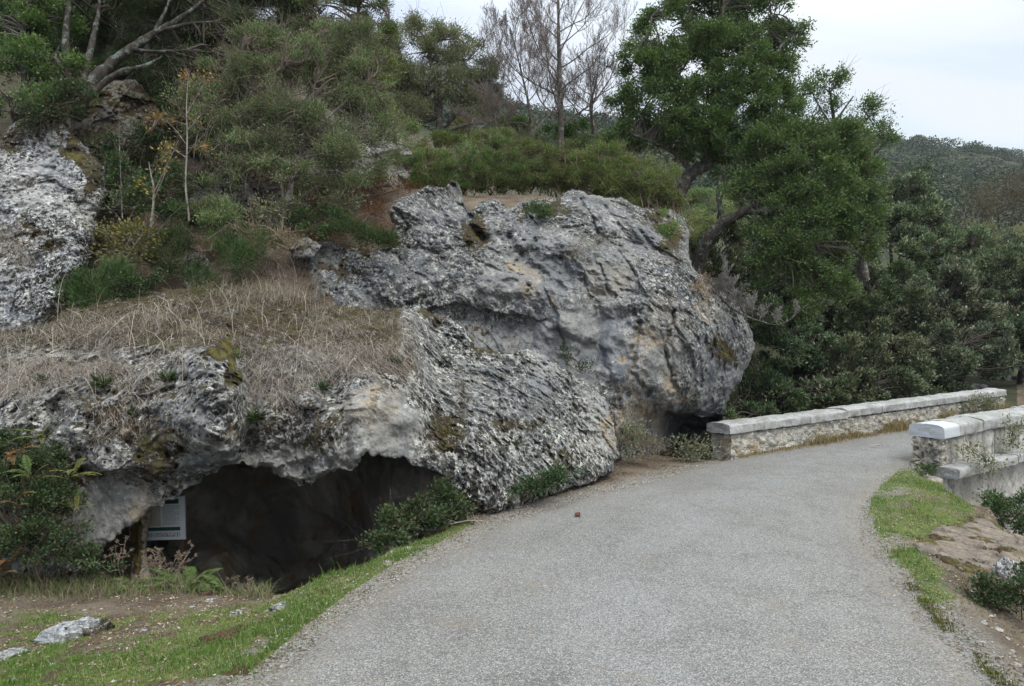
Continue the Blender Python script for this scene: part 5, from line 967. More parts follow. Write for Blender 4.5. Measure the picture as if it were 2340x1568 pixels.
# bare trees
def bare_tree(name, label, stem, seed, spread, lens, col, r=.05, n1=26, group=None, cat='tree'):
    rg = np.random.default_rng(seed); q = smooth_path(limb(stem), 8, .01); root = thing(name, q[0, :3], label, cat, group); tm, bm = MB(), MB()
    tube(tm, q[:, :3], q[:, 3], 8)
    def grow(p0, d, ln, r0, lev):
        n = 7; pts = [p0]; dd = d.copy(); rads = [r0]
        for k in range(n):
            dd = norm(dd+rg.normal(size=3)*.13+np.array([0, 0, .07+.04*lev])); pts.append(pts[-1]+dd*ln/n); rads.append(r0*(1-.86*(k+1)/n))
        tube(bm, pts, rads, 5 if lev < 2 else 3, np.array(col)*rg.uniform(.75, 1.15))
        if lev >= 3: return
        for k in range(3, n+1):
            for _ in range((2, 2, 2)[lev] if rg.random() < .9 else 0):
                a = norm(dd*.9+rg.normal(size=3)*.62+np.array([0, 0, .15])); grow(np.array(pts[k-1])+(np.array(pts[k])-pts[k-1])*rg.random(), a, ln*rg.uniform(.28, .5), max(rads[k]*.7, .0028), lev+1)
    for k in range(n1):
        t = .12+.86*k/n1; f = t*(len(q)-1); i = int(f); p0 = q[i, :3]*(1-f+i)+q[min(i+1, len(q)-1), :3]*(f-i)
        az = k*2.4+rg.uniform(-.5, .5); d = norm(np.array([math.cos(az)*spread, math.sin(az)*spread*.7, .55+.3*t])); ln = lens*(1.05-.75*t)*rg.uniform(.75, 1.2)
        grow(p0, d, ln, q[i, 3]*.32+.003, 0)
    attach(tm.build('trunk', M_BARK, smooth=True), root); attach(bm.build('branches', M_TWIG), root); return root
BC = (.15, .122, .108)
bare_tree('bare_tree', 'tallest leafless grey tree standing behind the middle of the hedge', [(1283, 345, 16, .08), (1281, 250, 16, .066), (1278, 150, 16, .05), (1276, 50, 16, .034), (1275, -40, 16, .022), (1274, -110, 16, .008)], 5, 1.15, 2.3, BC, n1=26)
bare_tree('bare_tree', 'slimmer leafless tree with forked stems just left of the tall bare one', [(1218, 345, 15.6, .038), (1212, 260, 15.6, .032), (1195, 180, 15.6, .023), (1178, 110, 15.6, .013), (1165, 60, 15.6, .008)], 9, 1.1, 1.75, BC, n1=20)
bare_tree('bare_tree', 'dark leafless tree with spreading horizontal boughs close to the big oak', [(1352, 350, 16.5, .06), (1356, 300, 16.5, .05), (1350, 240, 16.5, .038), (1362, 190, 16.5, .02), (1370, 140, 16.5, .008)], 13, 1.7, 1.7, (.11, .095, .088), n1=16)
bare_tree('bare_tree', 'low twiggy leafless shrub tree between the hedge and the olive green tree', [(1140, 350, 15.2, .04), (1135, 300, 15.2, .03), (1128, 250, 15.2, .02), (1120, 200, 15.2, .008)], 17, 1.3, .9, (.14, .115, .10), n1=16)

# hedge of heath bushes on the plateau
for k, (u, v, d, ru, rv, lb) in enumerate([(925, 395, 12.3, 46, 46, 'small sparse heath bush at the left end of the hedge'), (985, 382, 12.4, 58, 60, 'rounded green heath bush beside the projecting rock tooth'), (1060, 384, 12.5, 60, 66, 'bright green heath bush directly above the rock cleft'), (1135, 378, 12.6, 62, 70, 'taller green heath bush with bare reddish stems below'),
     (1212, 378, 12.7, 60, 66, 'green heath bush in front of the slim bare tree'), (1288, 382, 12.8, 60, 68, 'broad heath bush at the foot of the tall bare tree'), (1362, 386, 12.6, 58, 70, 'dense heath bush right of the tall bare trunk'), (1432, 392, 12.4, 62, 74, 'domed green heath bush nearest the big oak'), (1505, 425, 12.2, 66, 62, 'brownish heath bush at the right end of the hedge, over the edge')]):
    plant('heath_bush', lb, 'bush', B(u, 440, d), None, [(u, v, d, ru, rv*.8), (u-ru*.4, v+rv*.35, d-.15, ru*.6, rv*.55), (u+ru*.45, v+rv*.3, d-.1, ru*.6, rv*.55), (u+ru*.1, v-rv*.45, d+.1, ru*.55, rv*.42), (u-ru*.2, v+rv*.62, d-.1, ru*.8, rv*.34), (u+ru*.5, v+rv*.6, d, ru*.6, rv*.34)], 'hedge', 'heath bushes along the plateau edge', dead=.35, twr=.004)
for k, (u, v, d, ru, rv, lb) in enumerate([(1010, 335, 14, 70, 34, 'low green bush behind the left part of the hedge'), (1130, 330, 14.4, 80, 30, 'low yellowish bush under the bare shrub tree'), (1420, 340, 15, 70, 40, 'dark low bush behind the right part of the hedge'), (1250, 320, 17, 80, 34, 'dull green scrub at the foot of the tall bare tree'), (1180, 300, 17.5, 70, 36, 'dull green scrub left of the tall bare tree'), (1340, 310, 17.5, 70, 36, 'dull green scrub right of the tall bare tree')]):
    plant('bush', lb, 'bush', B(u, v, d), None, [(u, v, d, ru, rv)], 'hedge' if k < 2 else 'oak', twr=.004)

# trees behind, upper middle
plant('tree', 'olive green rounded tree with forked dark trunk behind the hedge', 'tree', B(1008, 330, 16), [[(1004, 335, 16, .12), (1006, 290, 16, .10), (1000, 230, 16, .08), (985, 150, 16, .04), (975, 90, 16, .015)], [(1006, 295, 16, .07), (1045, 262, 15.9, .05), (1085, 235, 15.8, .03), (1110, 200, 15.8, .012)], [(1010, 300, 16, .05), (1050, 290, 15.8, .04), (1110, 275, 15.7, .015)], [(1000, 240, 16, .05), (940, 190, 16, .03), (910, 130, 16, .012)]],
  [(940, 130, 16, 55, 55, 50, .8), (1000, 110, 16.2, 60, 50, 50, .9), (1060, 150, 16.2, 58, 55), (1105, 200, 16, 42, 48), (960, 200, 15.8, 62, 50), (1030, 205, 15.8, 70, 46), (930, 255, 15.7, 55, 40), (1090, 245, 15.8, 50, 30, 40, .6), (890, 120, 16.2, 50, 60, 50, .9), (910, 200, 16, 50, 50), (890, 270, 15.8, 50, 40), (950, 80, 16.3, 40, 36, 40, .8), (1110, 160, 16.3, 36, 40, 40, .8), (1130, 240, 16.2, 40, 36, 40, .7), (1000, 75, 16.2, 34, 26, 30, .7), (1045, 95, 16.3, 36, 30, 30, .8)], 'olive', twr=.008, dead=.5)
plant('tree', 'lush green tree behind the juniper with its top against the sky', 'tree', B(800, 300, 15), [[(805, 320, 14.6, .13), (810, 200, 14.8, .09), (815, 100, 15, .06), (820, 0, 15, .02)], [(812, 160, 14.8, .05), (860, 90, 14.8, .03), (890, 50, 14.8, .01)]],
  [(760, 60, 14.6, 85, 75), (840, 90, 14.8, 70, 75), (780, -20, 15, 90, 55), (850, 10, 15, 45, 45), (720, 140, 14.2, 70, 60), (830, 190, 14.4, 65, 50), (880, 130, 15, 34, 60), (895, 70, 15, 26, 36), (900, 220, 14.8, 44, 46)], 'pine', twr=.008)
plant('tree', 'tall dark needle tree filling the top behind the juniper', 'tree', B(640, 300, 16.5), [[(650, 330, 16, .15), (655, 160, 16.2, .11), (660, 0, 16.5, .06), (660, -90, 16.5, .03)]],
  [(620, 40, 15.8, 100, 80), (700, 0, 16, 100, 70), (560, 90, 15.4, 90, 70), (660, 130, 15.2, 95, 60), (590, -30, 16, 110, 50), (760, 120, 15.6, 60, 60)], 'heath', twr=.009)
plant('yellow_bush', 'small bush with yellow autumn leaves seen under the olive tree', 'bush', B(1085, 300, 18), None, [(1080, 268, 18, 34, 26), (1050, 285, 18, 40, 20)], 'yellow', twr=.005, lai=1.6)
# juniper in the middle
plant('juniper_tree', 'light green shaggy juniper with two leaning grey trunks above the dry grass', 'tree', B(600, 520), [
  [(602, 525, 9.5, .075), (586, 478, 9.5, .07), (566, 430, 9.6, .062), (548, 370, 9.7, .05), (540, 280, 9.8, .042), (545, 180, 9.9, .03), (556, 90, 10, .012)], [(640, 530, 9.5, .06), (655, 470, 9.5, .052), (668, 420, 9.6, .045), (684, 350, 9.7, .036), (705, 270, 9.9, .026), (720, 190, 10, .012)],
  [(548, 365, 9.7, .03), (500, 310, 9.6, .022), (450, 290, 9.5, .01)], [(672, 410, 9.6, .025), (740, 350, 9.8, .02), (810, 300, 10, .01)], [(690, 330, 9.7, .022), (770, 250, 10, .016), (840, 190, 10.2, .008)], [(545, 240, 9.8, .025), (600, 190, 9.8, .018), (650, 150, 9.9, .008)], [(538, 440, 9.5, .03), (538, 520, 9.4, .034)], [(541, 160, 9.9, .03), (543, 240, 9.8, .034)], [(652, 470, 9.5, .03), (640, 400, 9.6, .02), (650, 330, 9.7, .01)]],
  [(590, 190, 9.9, 85, 62), (680, 165, 10, 85, 60), (760, 200, 10.1, 75, 56), (830, 170, 10.3, 55, 60), (540, 260, 9.7, 70, 50, 60, .8), (640, 270, 9.7, 90, 50, 70, .8), (740, 290, 9.9, 85, 46, 70, .8), (820, 265, 10.2, 60, 50, 50, .8), (870, 210, 10.4, 36, 50, 40, .8), (480, 300, 9.5, 60, 40, 60, .55), (600, 350, 9.5, 90, 36, 60, .5), (730, 370, 9.6, 90, 36, 60, .5), (840, 350, 10, 70, 40, 50, .6), (650, 110, 10.2, 70, 40), (480, 220, 9.8, 50, 40, 40, .5), (800, 420, 9.6, 80, 30, 50, .4), (420, 250, 9.6, 50, 46, 50, .6), (520, 170, 10, 70, 50), (600, 100, 10.3, 80, 46), (740, 110, 10.4, 80, 50), (820, 100, 10.6, 60, 46), (560, 340, 9.3, 80, 40, 50, .6), (660, 390, 9.3, 70, 34, 50, .5), (780, 350, 9.5, 80, 36, 50, .6), (870, 290, 10.2, 50, 40, 50, .7), (500, 400, 9.3, 50, 30, 40, .5), (440, 350, 9.3, 50, 40, 40, .4)], 'juniper', twr=.005, dead=1.6, bark=M_BARK)
plant('juniper_sapling', 'young blue green juniper seedling at the foot of the juniper trunks', 'shrub', B(500, 560), None, [(485, 520, 8.9, 46, 38), (520, 490, 9, 30, 30, 20, .7)], 'juniper', twr=.004, lai=1.3)
# heath trees at the upper left
plant('heath_tree', 'old tree heath with leaning lichen green trunk on the top of the white crag', 'tree', B(178, 260), [
  [(172, 268, 9.4, .10), (185, 235, 9.5, .095), (210, 190, 9.7, .085), (255, 145, 9.9, .075), (300, 112, 10, .065), (350, 78, 10.2, .055), (400, 50, 10.3, .045), (450, 15, 10.4, .03), (500, -30, 10.5, .015)], [(180, 245, 9.4, .06), (225, 200, 9.5, .05), (275, 165, 9.6, .042), (330, 152, 9.7, .03), (370, 130, 9.8, .015)],
  [(172, 262, 9.5, .06), (158, 180, 9.8, .055), (150, 90, 10, .05), (160, -20, 10.2, .03)], [(178, 240, 9.6, .05), (205, 120, 10, .045), (225, 30, 10.3, .03), (230, -40, 10.4, .015)], [(355, 75, 10.2, .03), (430, 55, 10.3, .025), (500, 50, 10.4, .01)], [(350, 78, 10.2, .03), (380, 20, 10.3, .02), (400, -40, 10.4, .01)], [(300, 112, 10, .03), (350, 118, 9.9, .022), (440, 115, 10, .01)]],
  [(330, 30, 10.6, 90, 55), (430, 10, 10.8, 90, 50), (520, 60, 10.8, 85, 60), (440, 95, 10.4, 85, 46), (360, 150, 10.6, 60, 36, 60, .7), (250, 60, 10.8, 85, 55), (540, 130, 10.5, 60, 46, 50, .8), (460, 170, 10.4, 60, 40, 50, .6), (200, 0, 11, 90, 50)], 'heath', bark=M_BARKD, twr=.007, dead=1.0)
plant('heath_tree', 'dark evergreen heath tree hanging over the left edge of the crag', 'tree', B(60, 280, 9.6), [[(40, 300, 9.6, .08), (60, 200, 9.8, .07), (50, 100, 10, .05), (70, 0, 10.2, .03)], [(60, 200, 9.8, .04), (110, 150, 9.8, .03), (140, 100, 9.8, .012)]],
  [(30, 60, 10.2, 90, 70), (110, 50, 10.4, 80, 60), (50, 150, 9.8, 85, 56), (120, 150, 9.8, 60, 50, 50, .8), (20, 230, 9.4, 70, 46), (100, 225, 9.3, 66, 36), (60, -20, 10.5, 100, 50), (-60, 120, 10, 80, 120), (150, 215, 9.3, 40, 26, 30, .8)], 'oak', bark=M_BARKD, twr=.006, scale=.8, lai=1.0)
for k, (u, v, d, sc, lb) in enumerate([(120, 90, 13.5, 1.1, 'dark tree high on the slope behind the leaning heath'), (330, 130, 13, 1., 'shadowed evergreen tree between the leaning heath and the juniper'), (480, 200, 12.6, 1., 'dark bushy tree directly behind the orange leaved sapling'), (-40, 0, 14, 1.2, 'dark tree at the very corner above the crag'), (-230, 120, 12.5, 1.4, 'dark evergreen tree beyond the left edge of the crag'), (420, 20, 15, 1.2, 'dense dark tree at the crest above the leaning heath')]):
    plant('evergreen_tree', lb, 'tree', B(u, v+120, d), [[(u, v+140, d, .09), (u+8, v+20, d, .07), (u, v-90, d, .03)]], [(u, v, d, 110*sc, 80*sc), (u-60, v+60, d-.2, 80*sc, 60*sc), (u+70, v+50, d-.2, 80*sc, 60*sc), (u+30, v-70, d, 90*sc, 50*sc)], 'heath', 'dark evergreens on the upper slope', bark=M_BARKD, twr=.007, lai=.9)
# saplings and shrubs on the terrace
plant('sapling', 'slender sapling with scattered orange autumn leaves before the dark trees', 'sapling', B(428, 500), [[(432, 505, 8.8, .014), (424, 420, 8.8, .012), (428, 330, 8.9, .010), (426, 250, 8.9, .007), (430, 170, 9, .003)], [(426, 330, 8.9, .006), (390, 285, 8.9, .004), (350, 265, 8.9, .002)], [(426, 300, 8.9, .006), (465, 260, 8.9, .003)], [(425, 360, 8.8, .006), (380, 330, 8.8, .003)], [(427, 260, 8.9, .005), (455, 210, 9, .002)], [(425, 340, 8.9, .005), (470, 330, 8.9, .002)]],
  [(375, 275, 8.9, 46, 22), (440, 250, 8.9, 46, 24), (470, 180, 9, 30, 20), (380, 330, 8.8, 36, 22), (340, 310, 8.8, 26, 18), (455, 335, 8.9, 40, 14), (420, 190, 9, 26, 22), (430, 160, 9, 20, 14)], 'orange', bark=M_BARKP, twr=.0025, dead=.5)
plant('sapling', 'pale forked sapling with a few yellow leaves standing over the yellow green shrub', 'sapling', B(348, 500), [[(345, 520, 8.5, .016), (352, 440, 8.5, .013), (345, 400, 8.5, .009), (340, 370, 8.5, .004)], [(352, 440, 8.5, .010), (385, 370, 8.5, .007), (408, 320, 8.5, .003)], [(350, 460, 8.5, .008), (372, 410, 8.4, .005), (380, 380, 8.4, .003)]], [(360, 372, 8.5, 34, 22), (385, 350, 8.5, 24, 20), (340, 430, 8.5, 24, 30, 20, .5)], 'yellow', bark=M_BARKP, twr=.0025)
plant('sapling', 'leafless whip sapling rising beside the brown rock overhang', 'sapling', B(278, 480), [[(280, 500, 8.6, .008), (276, 400, 8.7, .006), (272, 300, 8.8, .004), (272, 240, 8.9, .002)], [(276, 360, 8.7, .004), (258, 320, 8.7, .002)], [(277, 370, 8.7, .004), (300, 330, 8.7, .002)]], [], 'yellow', bark=M_BARK)
SH = [('shrub', 'yellow green turning shrub right of the white crag', 'yellow', [(260, 520, 8.4, 52, 36), (310, 545, 8.3, 60, 40), (290, 580, 8.2, 60, 30)], 2.6, .004), ('shrub', 'dark green leafy shrub in the hollow behind the pale sapling', 'bramble', [(290, 400, 9, 50, 50), (330, 450, 8.9, 70, 46), (400, 430, 9.1, 60, 50), (390, 500, 8.8, 50, 40)], 1.2, .004), ('shrub', 'dark glossy bush to the right of the yellow green shrub', 'broom', [(395, 545, 8.5, 40, 40), (380, 590, 8.35, 40, 30)], 1.2, .003),
  ('broom_bush', 'dense dark green broom bush at the foot of the white crag', 'broom', [(200, 655, 7.75, 56, 48), (250, 640, 7.8, 56, 50), (215, 690, 7.6, 50, 30)], 1.4, .003), ('broom_bush', 'greyer broom bush with orange sprigs right of the dense dark one', 'bramble', [(305, 660, 7.75, 46, 40), (330, 635, 7.85, 40, 34), (280, 700, 7.6, 50, 26)], 1.2, .003), ('broom_bush', 'small dark broom tuft in front of the pointed rock', 'broom', [(452, 640, 8.2, 30, 40), (440, 670, 8.1, 28, 26)], 1.3, .003),
  ('shrub', 'grassy green shrub below the left juniper trunk', 'broom', [(545, 590, 8.6, 40, 40), (580, 560, 8.8, 46, 36), (520, 550, 8.8, 40, 36, 30, .6)], .9, .003), ('shrub', 'low bushy shrub between the right juniper trunk and the boulder', 'bramble', [(700, 490, 9.4, 50, 30), (760, 500, 9.4, 50, 26), (720, 525, 9.2, 40, 20)], 1.2, .003), ('shrub', 'flat creeping dark shrub draped on the left shoulder of the boulder', 'broom', [(800, 520, 9.1, 40, 18), (855, 540, 9.0, 46, 18), (890, 552, 9.0, 30, 14)], 1.3, .003), ('bracken', 'rust brown dead bracken behind the creeping shrub', 'rust', [(865, 490, 9.6, 36, 24), (840, 515, 9.4, 46, 18), (740, 540, 9.2, 40, 16)], 1.4, .003),
  ('heath_bush', 'olive green bush on the right shoulder of the boulder below the hedge', 'hedge', [(1535, 545, 11.0, 30, 40), (1520, 510, 11.2, 28, 28)], 1.3, .003), ('shrub', 'flat grey green cushion on the boulder top', 'broom', [(1240, 480, 10.4, 36, 10)], 1.4, .003), ('shrub', 'brown twiggy scrub behind the boulder top left of the hedge', 'rust', [(880, 430, 11, 50, 24), (830, 445, 10.6, 40, 22), (940, 425, 11.2, 36, 14)], 1.0, .003),
  ('fig_shoot', 'bright green leafy shoot in the recess between slab and boulder', 'bramble', [(1315, 825, 9.0, 22, 20), (1335, 845, 9.0, 20, 18), (1290, 800, 9.1, 14, 12)], 1.2, .003), ('dry_weed', 'orange brown dry weed beside the green shoot in the recess', 'dry', [(1370, 850, 9.3, 22, 28), (1355, 885, 9.1, 20, 18)], .8, .003), ('dry_weed', 'rusty dry tuft on the right flank of the boulder', 'dry', [(1595, 655, 10.3, 20, 22), (1605, 640, 10.5, 14, 14)], 1.2, .003),
  ('bush', 'green bush growing out at the foot of the lichened slab beside the road', 'bramble', [(1262, 1090, 7.0, 38, 24), (1215, 1112, 6.85, 46, 18), (1300, 1080, 7.2, 26, 16), (1165, 1135, 6.6, 30, 14)], 1.5, .003), ('bramble', 'bramble thicket hanging at the right side of the cave mouth', 'bramble', [(985, 1130, 6.3, 52, 34), (960, 1175, 6.1, 56, 34), (905, 1195, 5.9, 50, 34), (1025, 1155, 6.25, 40, 34), (880, 1235, 5.75, 44, 24), (1055, 1180, 6.3, 30, 16), (845, 1225, 5.8, 20, 36, 20, .7)], 1.5, .004),
  ('weeds', 'olive weeds and dry stalks at the foot of the boulder behind the slab end', 'dry', [(1450, 1010, 8.9, 44, 28), (1490, 1020, 9.0, 40, 26)], .8, .003), ('weeds', 'greenish weeds mixed into the stalks below the boulder hollow', 'olive', [(1460, 1025, 8.8, 46, 22), (1440, 990, 9.1, 30, 20)], .9, .003), ('weeds', 'brushy grey weeds before the dark hollow by the parapet end', 'olive', [(1560, 1022, 9.5, 40, 14), (1595, 1030, 9.5, 26, 12)], .9, .003),
  ('weeds', 'dark green weeds at the foot of the white granite end block', 'bramble', [(2110, 1070, 8.85, 24, 9), (2135, 1075, 8.75, 22, 9)], 1.3, .003), ('shrub', 'shaggy grey green shrub growing on the string course', 'olive', [(2240, 1038, 8.9, 30, 18), (2262, 1055, 8.85, 22, 18), (2225, 1028, 9.0, 20, 10)], 1.0, .003), ('shrub', 'narrow brown green tuft hanging from the coping joint', 'olive', [(2310, 985, 9.8, 16, 24), (2312, 1008, 9.8, 12, 12)], .9, .003),
  ('shrub', 'olive shrub by the far end of the longer parapet', 'olive', [(2240, 925, 13.6, 34, 15), (2195, 940, 13.2, 30, 12), (2285, 930, 14, 24, 12)], 1.2, .003),
  ('bramble', 'dark bramble thicket below the spandrel wall on the ravine side', 'bramble', [(2290, 1165, 7.4, 50, 30), (2330, 1190, 7.2, 46, 34), (2265, 1150, 7.8, 34, 20), (2370, 1160, 7.4, 50, 50)], 1.3, .004), ('bramble', 'dark bramble clump around the white rock right of the ledge', 'bramble', [(2240, 1350, 4.55, 44, 30), (2290, 1365, 4.5, 46, 30), (2345, 1370, 4.45, 40, 40), (2340, 1315, 4.7, 30, 24)], 1.3, .003)]
for nm, lb, st, bl, la, tw in SH:
    b0 = max(bl, key=lambda b: b[1]+b[4]); x0 = P(b0[0], b0[1]+b0[4]*.8, b0[2]+.1); crown_root = plant(nm, lb, nm.replace('_', ' ').replace('broom bush', 'bush').replace('heath bush', 'bush').replace('fig shoot', 'shoot').replace('dry weed', 'weed'), x0, None, bl, st, twr=tw*(.55 if st == 'bramble' else 1), lai=la, dead=.3, pname='foliage', scale=.62 if 'white rock right' in lb else .8 if st == 'bramble' else 1.0)
for k, (bl, st, la, lb) in enumerate([([(560, 400, 10.6, 60, 40), (620, 380, 10.8, 60, 40)], 'juniper', .7, 'twiggy low juniper scrub behind the left juniper trunk'), ([(700, 430, 10.5, 70, 36), (770, 410, 10.9, 60, 36), (840, 400, 11.2, 60, 34)], 'juniper', .75, 'grey green juniper scrub before the rock mass'), ([(660, 330, 11.6, 80, 50), (730, 300, 12, 70, 46)], 'juniper', .9, 'leafy juniper bush just behind the right juniper trunk'),
  ([(470, 330, 11.4, 60, 50), (520, 270, 11.6, 60, 50), (420, 260, 11.6, 50, 50)], 'heath', .9, 'dark heath bush behind the orange leaved sapling'), ([(880, 330, 12.8, 50, 40), (920, 360, 12.4, 40, 40)], 'juniper', .8, 'light green scrub between the rock mass and the hedge'), ([(300, 420, 9.8, 70, 46), (250, 440, 9.5, 50, 40), (360, 380, 10, 60, 46)], 'heath', .8, 'shadowy heath scrub below the brown rock overhang'), ([(420, 470, 9.1, 50, 30), (470, 440, 9.3, 50, 34), (500, 470, 9.2, 40, 26)], 'juniper', .6, 'grey twiggy juniper scrub before the dark broken rock'), ([(560, 520, 9.0, 40, 22), (620, 545, 8.9, 50, 20), (680, 560, 8.9, 40, 18)], 'dry', .9, 'tuft of tall dead stalks between the juniper trunks'), ([(250, 340, 9.5, 40, 40), (330, 320, 9.6, 40, 40), (370, 280, 9.8, 40, 40)], 'heath', .6, 'thin heath scrub hanging across the brown rock overhang'), ([(180, 220, 9.2, 50, 30), (120, 250, 9.1, 60, 24), (60, 262, 9.0, 50, 22)], 'bramble', .9, 'dark ivy like growth creeping over the top of the white crag'), ([(590, 150, 11.5, 80, 70), (500, 110, 11.6, 80, 60), (690, 200, 11.6, 80, 60), (620, 260, 11.4, 70, 50)], 'juniper', .9, 'second shaggy juniper close behind the two trunked one'), ([(400, 560, 8.7, 50, 26), (480, 570, 8.7, 40, 22)], 'dry', .8, 'withered stalks before the blue green juniper seedling'), ([(470, 250, 9.9, 60, 50), (530, 200, 10, 60, 50), (420, 300, 9.7, 46, 40)], 'olive', .7, 'grey green leafy shrub between the orange sapling and the juniper'), ([(640, 330, 9.6, 60, 36), (720, 320, 9.7, 60, 40), (800, 330, 9.9, 60, 36), (850, 300, 10.3, 46, 36)], 'olive', .6, 'grey green leafy shrub in the lower crown of the juniper'), ([(300, 470, 8.9, 50, 30), (370, 450, 9.0, 46, 34)], 'olive', .7, 'grey green shrub behind the two saplings'), ([(600, 480, 9.35, 50, 26), (700, 470, 9.4, 60, 26), (780, 470, 9.6, 50, 24)], 'olive', .6, 'low grey green shrub hiding the feet of the juniper trunks'), ([(760, 200, 10.6, 70, 50), (850, 150, 10.9, 50, 50)], 'pine', .6, 'bright green leafy bush high in the juniper thicket'), ([(900, 300, 14, 60, 36), (860, 260, 14.2, 50, 40)], 'pine', .9, 'light green young pine left of the olive green tree'),
  ([(640, 470, 9.8, 60, 30), (720, 470, 9.9, 60, 26)], 'rust', .6, 'reddish dead bracken between the juniper trunks')]):
    b0 = max(bl, key=lambda b: b[1]+b[4]); plant('scrub_bush', lb, 'bush', P(b0[0], b0[1]+b0[4]*.8, b0[2]+.1), None, bl, st, twr=.0045, lai=la, dead=1.2, pname='foliage')
for u, v, d, ru, rv, lb in [(1600, 465, 24, 60, 34, 'pale green bush seen between the two oak trunks'), (1665, 500, 23, 50, 36, 'pale green bush directly behind the bent oak trunk'), (1600, 525, 19, 50, 30, 'light green scrub beyond the right shoulder of the boulder'), (1690, 440, 30, 60, 30, 'pale green scrub on the slope framed by the dead limb'), (1560, 490, 20, 40, 30, 'light scrub at the right end of the hedge')]:
    b = np.array([(u-CU)/F*d, d, float(terrain((u-CU)/F*d, d))]); plant('scrub_bush', lb, 'bush', b, None, [(u, v, d, ru, rv), (u-20, v+24, d-.4, ru*.7, rv*.7)], 'juniper', None, twr=.006, lai=1.4, scale=1.5, pname='foliage')
# dark evergreen shrubs beyond the bridge
for k, (bl, st, lb) in enumerate([
  ([(2070, 455, 21, 70, 55), (2110, 510, 20.5, 62, 55), (2030, 520, 20.5, 70, 55), (2070, 570, 20, 80, 46), (2140, 560, 21, 40, 50)], 'arbutus', 'tall dome shaped strawberry tree standing above the other evergreens'),
  ([(1980, 660, 17.5, 80, 66), (2040, 640, 17.6, 70, 56), (1930, 700, 17.2, 60, 60)], 'arbutus', 'grey green strawberry tree in the middle below the tall dome'),
  ([(1830, 690, 16.8, 70, 60), (1770, 640, 16.8, 66, 60), (1700, 620, 16.5, 60, 60), (1830, 610, 17, 60, 50)], 'arbutus', 'dark strawberry tree hidden behind the leaning oak crown'),
  ([(1790, 790, 15.8, 80, 66), (1870, 800, 15.9, 70, 60), (1740, 730, 16, 50, 60), (1760, 860, 15.4, 60, 50)], 'arbutus', 'dark evergreen bush right behind the bulge of the boulder'),
  ([(2160, 650, 18.5, 72, 62), (2220, 690, 18.5, 66, 58), (2130, 710, 18, 66, 56)], 'arbutus', 'spreading grey green bush between the tall dome and the picture edge'),
  ([(2290, 620, 19.5, 66, 62), (2340, 660, 19.5, 60, 70), (2290, 700, 19, 60, 50), (2400, 640, 20, 70, 80)], 'arbutus', 'fresh green evergreen tree at the right edge above the far bank'),
  ([(1960, 810, 16, 74, 62), (2040, 790, 16.3, 74, 60), (1920, 860, 15.7, 66, 48)], 'arbutus', 'dark bush in the hollow above the middle of the longer parapet'),
  ([(2130, 790, 17, 70, 54), (2200, 780, 17.3, 64, 54), (2270, 780, 17.8, 60, 56), (2170, 830, 17, 60, 36)], 'arbutus', 'broad evergreen bush over the far end of the longer parapet'),
  ([(1720, 890, 14.8, 66, 46), (1790, 910, 14.6, 66, 40), (1680, 940, 14.2, 50, 40), (1700, 830, 15.2, 40, 50), (1665, 905, 13.4, 40, 56), (1650, 965, 12.6, 40, 40), (1740, 945, 13.6, 46, 30)], 'arbutus', 'low dark bush in the ravine beside the boulder hollow'),
  ([(1880, 905, 14.9, 70, 40), (1960, 890, 15.2, 66, 40), (2040, 870, 15.5, 66, 40), (2100, 860, 15.8, 50, 36)], 'arbutus', 'low grey green bush leaning against the back of the longer parapet'),
  ([(2200, 545, 24, 62, 50), (2270, 560, 24, 70, 50), (2330, 560, 24.5, 60, 50)], 'olive', 'olive toned tree on the slope behind the fresh green one'),
  ([(2280, 460, 30, 80, 50), (2350, 440, 31, 80, 56), (2220, 490, 29, 56, 34)], 'brown', 'brownish half bare tree high at the right edge'),
  ([(2320, 780, 19, 60, 60), (2380, 760, 19, 60, 70), (2350, 700, 19.5, 60, 50)], 'arbutus', 'shaded evergreen at the right edge close to the stony bank'),
  ([(1660, 560, 15.5, 46, 46), (1610, 600, 14.8, 40, 50), (1640, 640, 14.5, 46, 40)], 'arbutus', 'dark shrub tucked behind the right shoulder of the boulder'), ([(1780, 560, 22, 80, 60), (1860, 600, 22, 80, 60), (1720, 540, 21, 60, 50)], 'arbutus', 'evergreen tree seen through the gaps of the leaning oak crown'), ([(2000, 740, 19.5, 80, 60), (2080, 720, 20, 80, 60), (1940, 760, 19, 60, 50)], 'arbutus', 'evergreen bush filling the middle of the dark thicket'), ([(2160, 740, 20.5, 80, 60), (2240, 740, 21, 70, 60), (2100, 640, 21, 60, 50)], 'arbutus', 'evergreen bush deep in the thicket below the spreading bush'), ([(1850, 740, 18.5, 80, 60), (1780, 710, 18, 60, 60), (1900, 640, 19, 60, 50)], 'arbutus', 'shadowed evergreen under the hanging end of the leaning oak'), ([(2290, 800, 21, 70, 50), (2350, 820, 21, 60, 40), (2220, 820, 20, 60, 36)], 'arbutus', 'dark low evergreen just above the stony far bank'), ([(2190, 570, 21.5, 80, 56), (2260, 610, 21.5, 80, 56), (2150, 620, 21, 60, 56)], 'arbutus', 'broad evergreen to the right of the tall dome shaped tree'), ([(2330, 580, 22, 80, 66), (2410, 570, 22, 70, 80), (2290, 640, 21.5, 60, 50)], 'arbutus', 'evergreen crown at the right edge below the brownish tree'), ([(2020, 460, 22, 60, 56), (2090, 430, 22, 60, 50), (1990, 520, 21.5, 60, 56)], 'arbutus', 'evergreen crown tucked behind the tall dome shaped tree')]):
    b0 = bl[0]; d = np.mean([b[2] for b in bl]); um = np.mean([b[0] for b in bl]); x = (um-CU)/F*d; base = np.array([x, d+.3, float(terrain(x, d+.3))])
    vb = CV-(base[2]-EYE)/d*F; vt = np.mean([b[1] for b in bl])
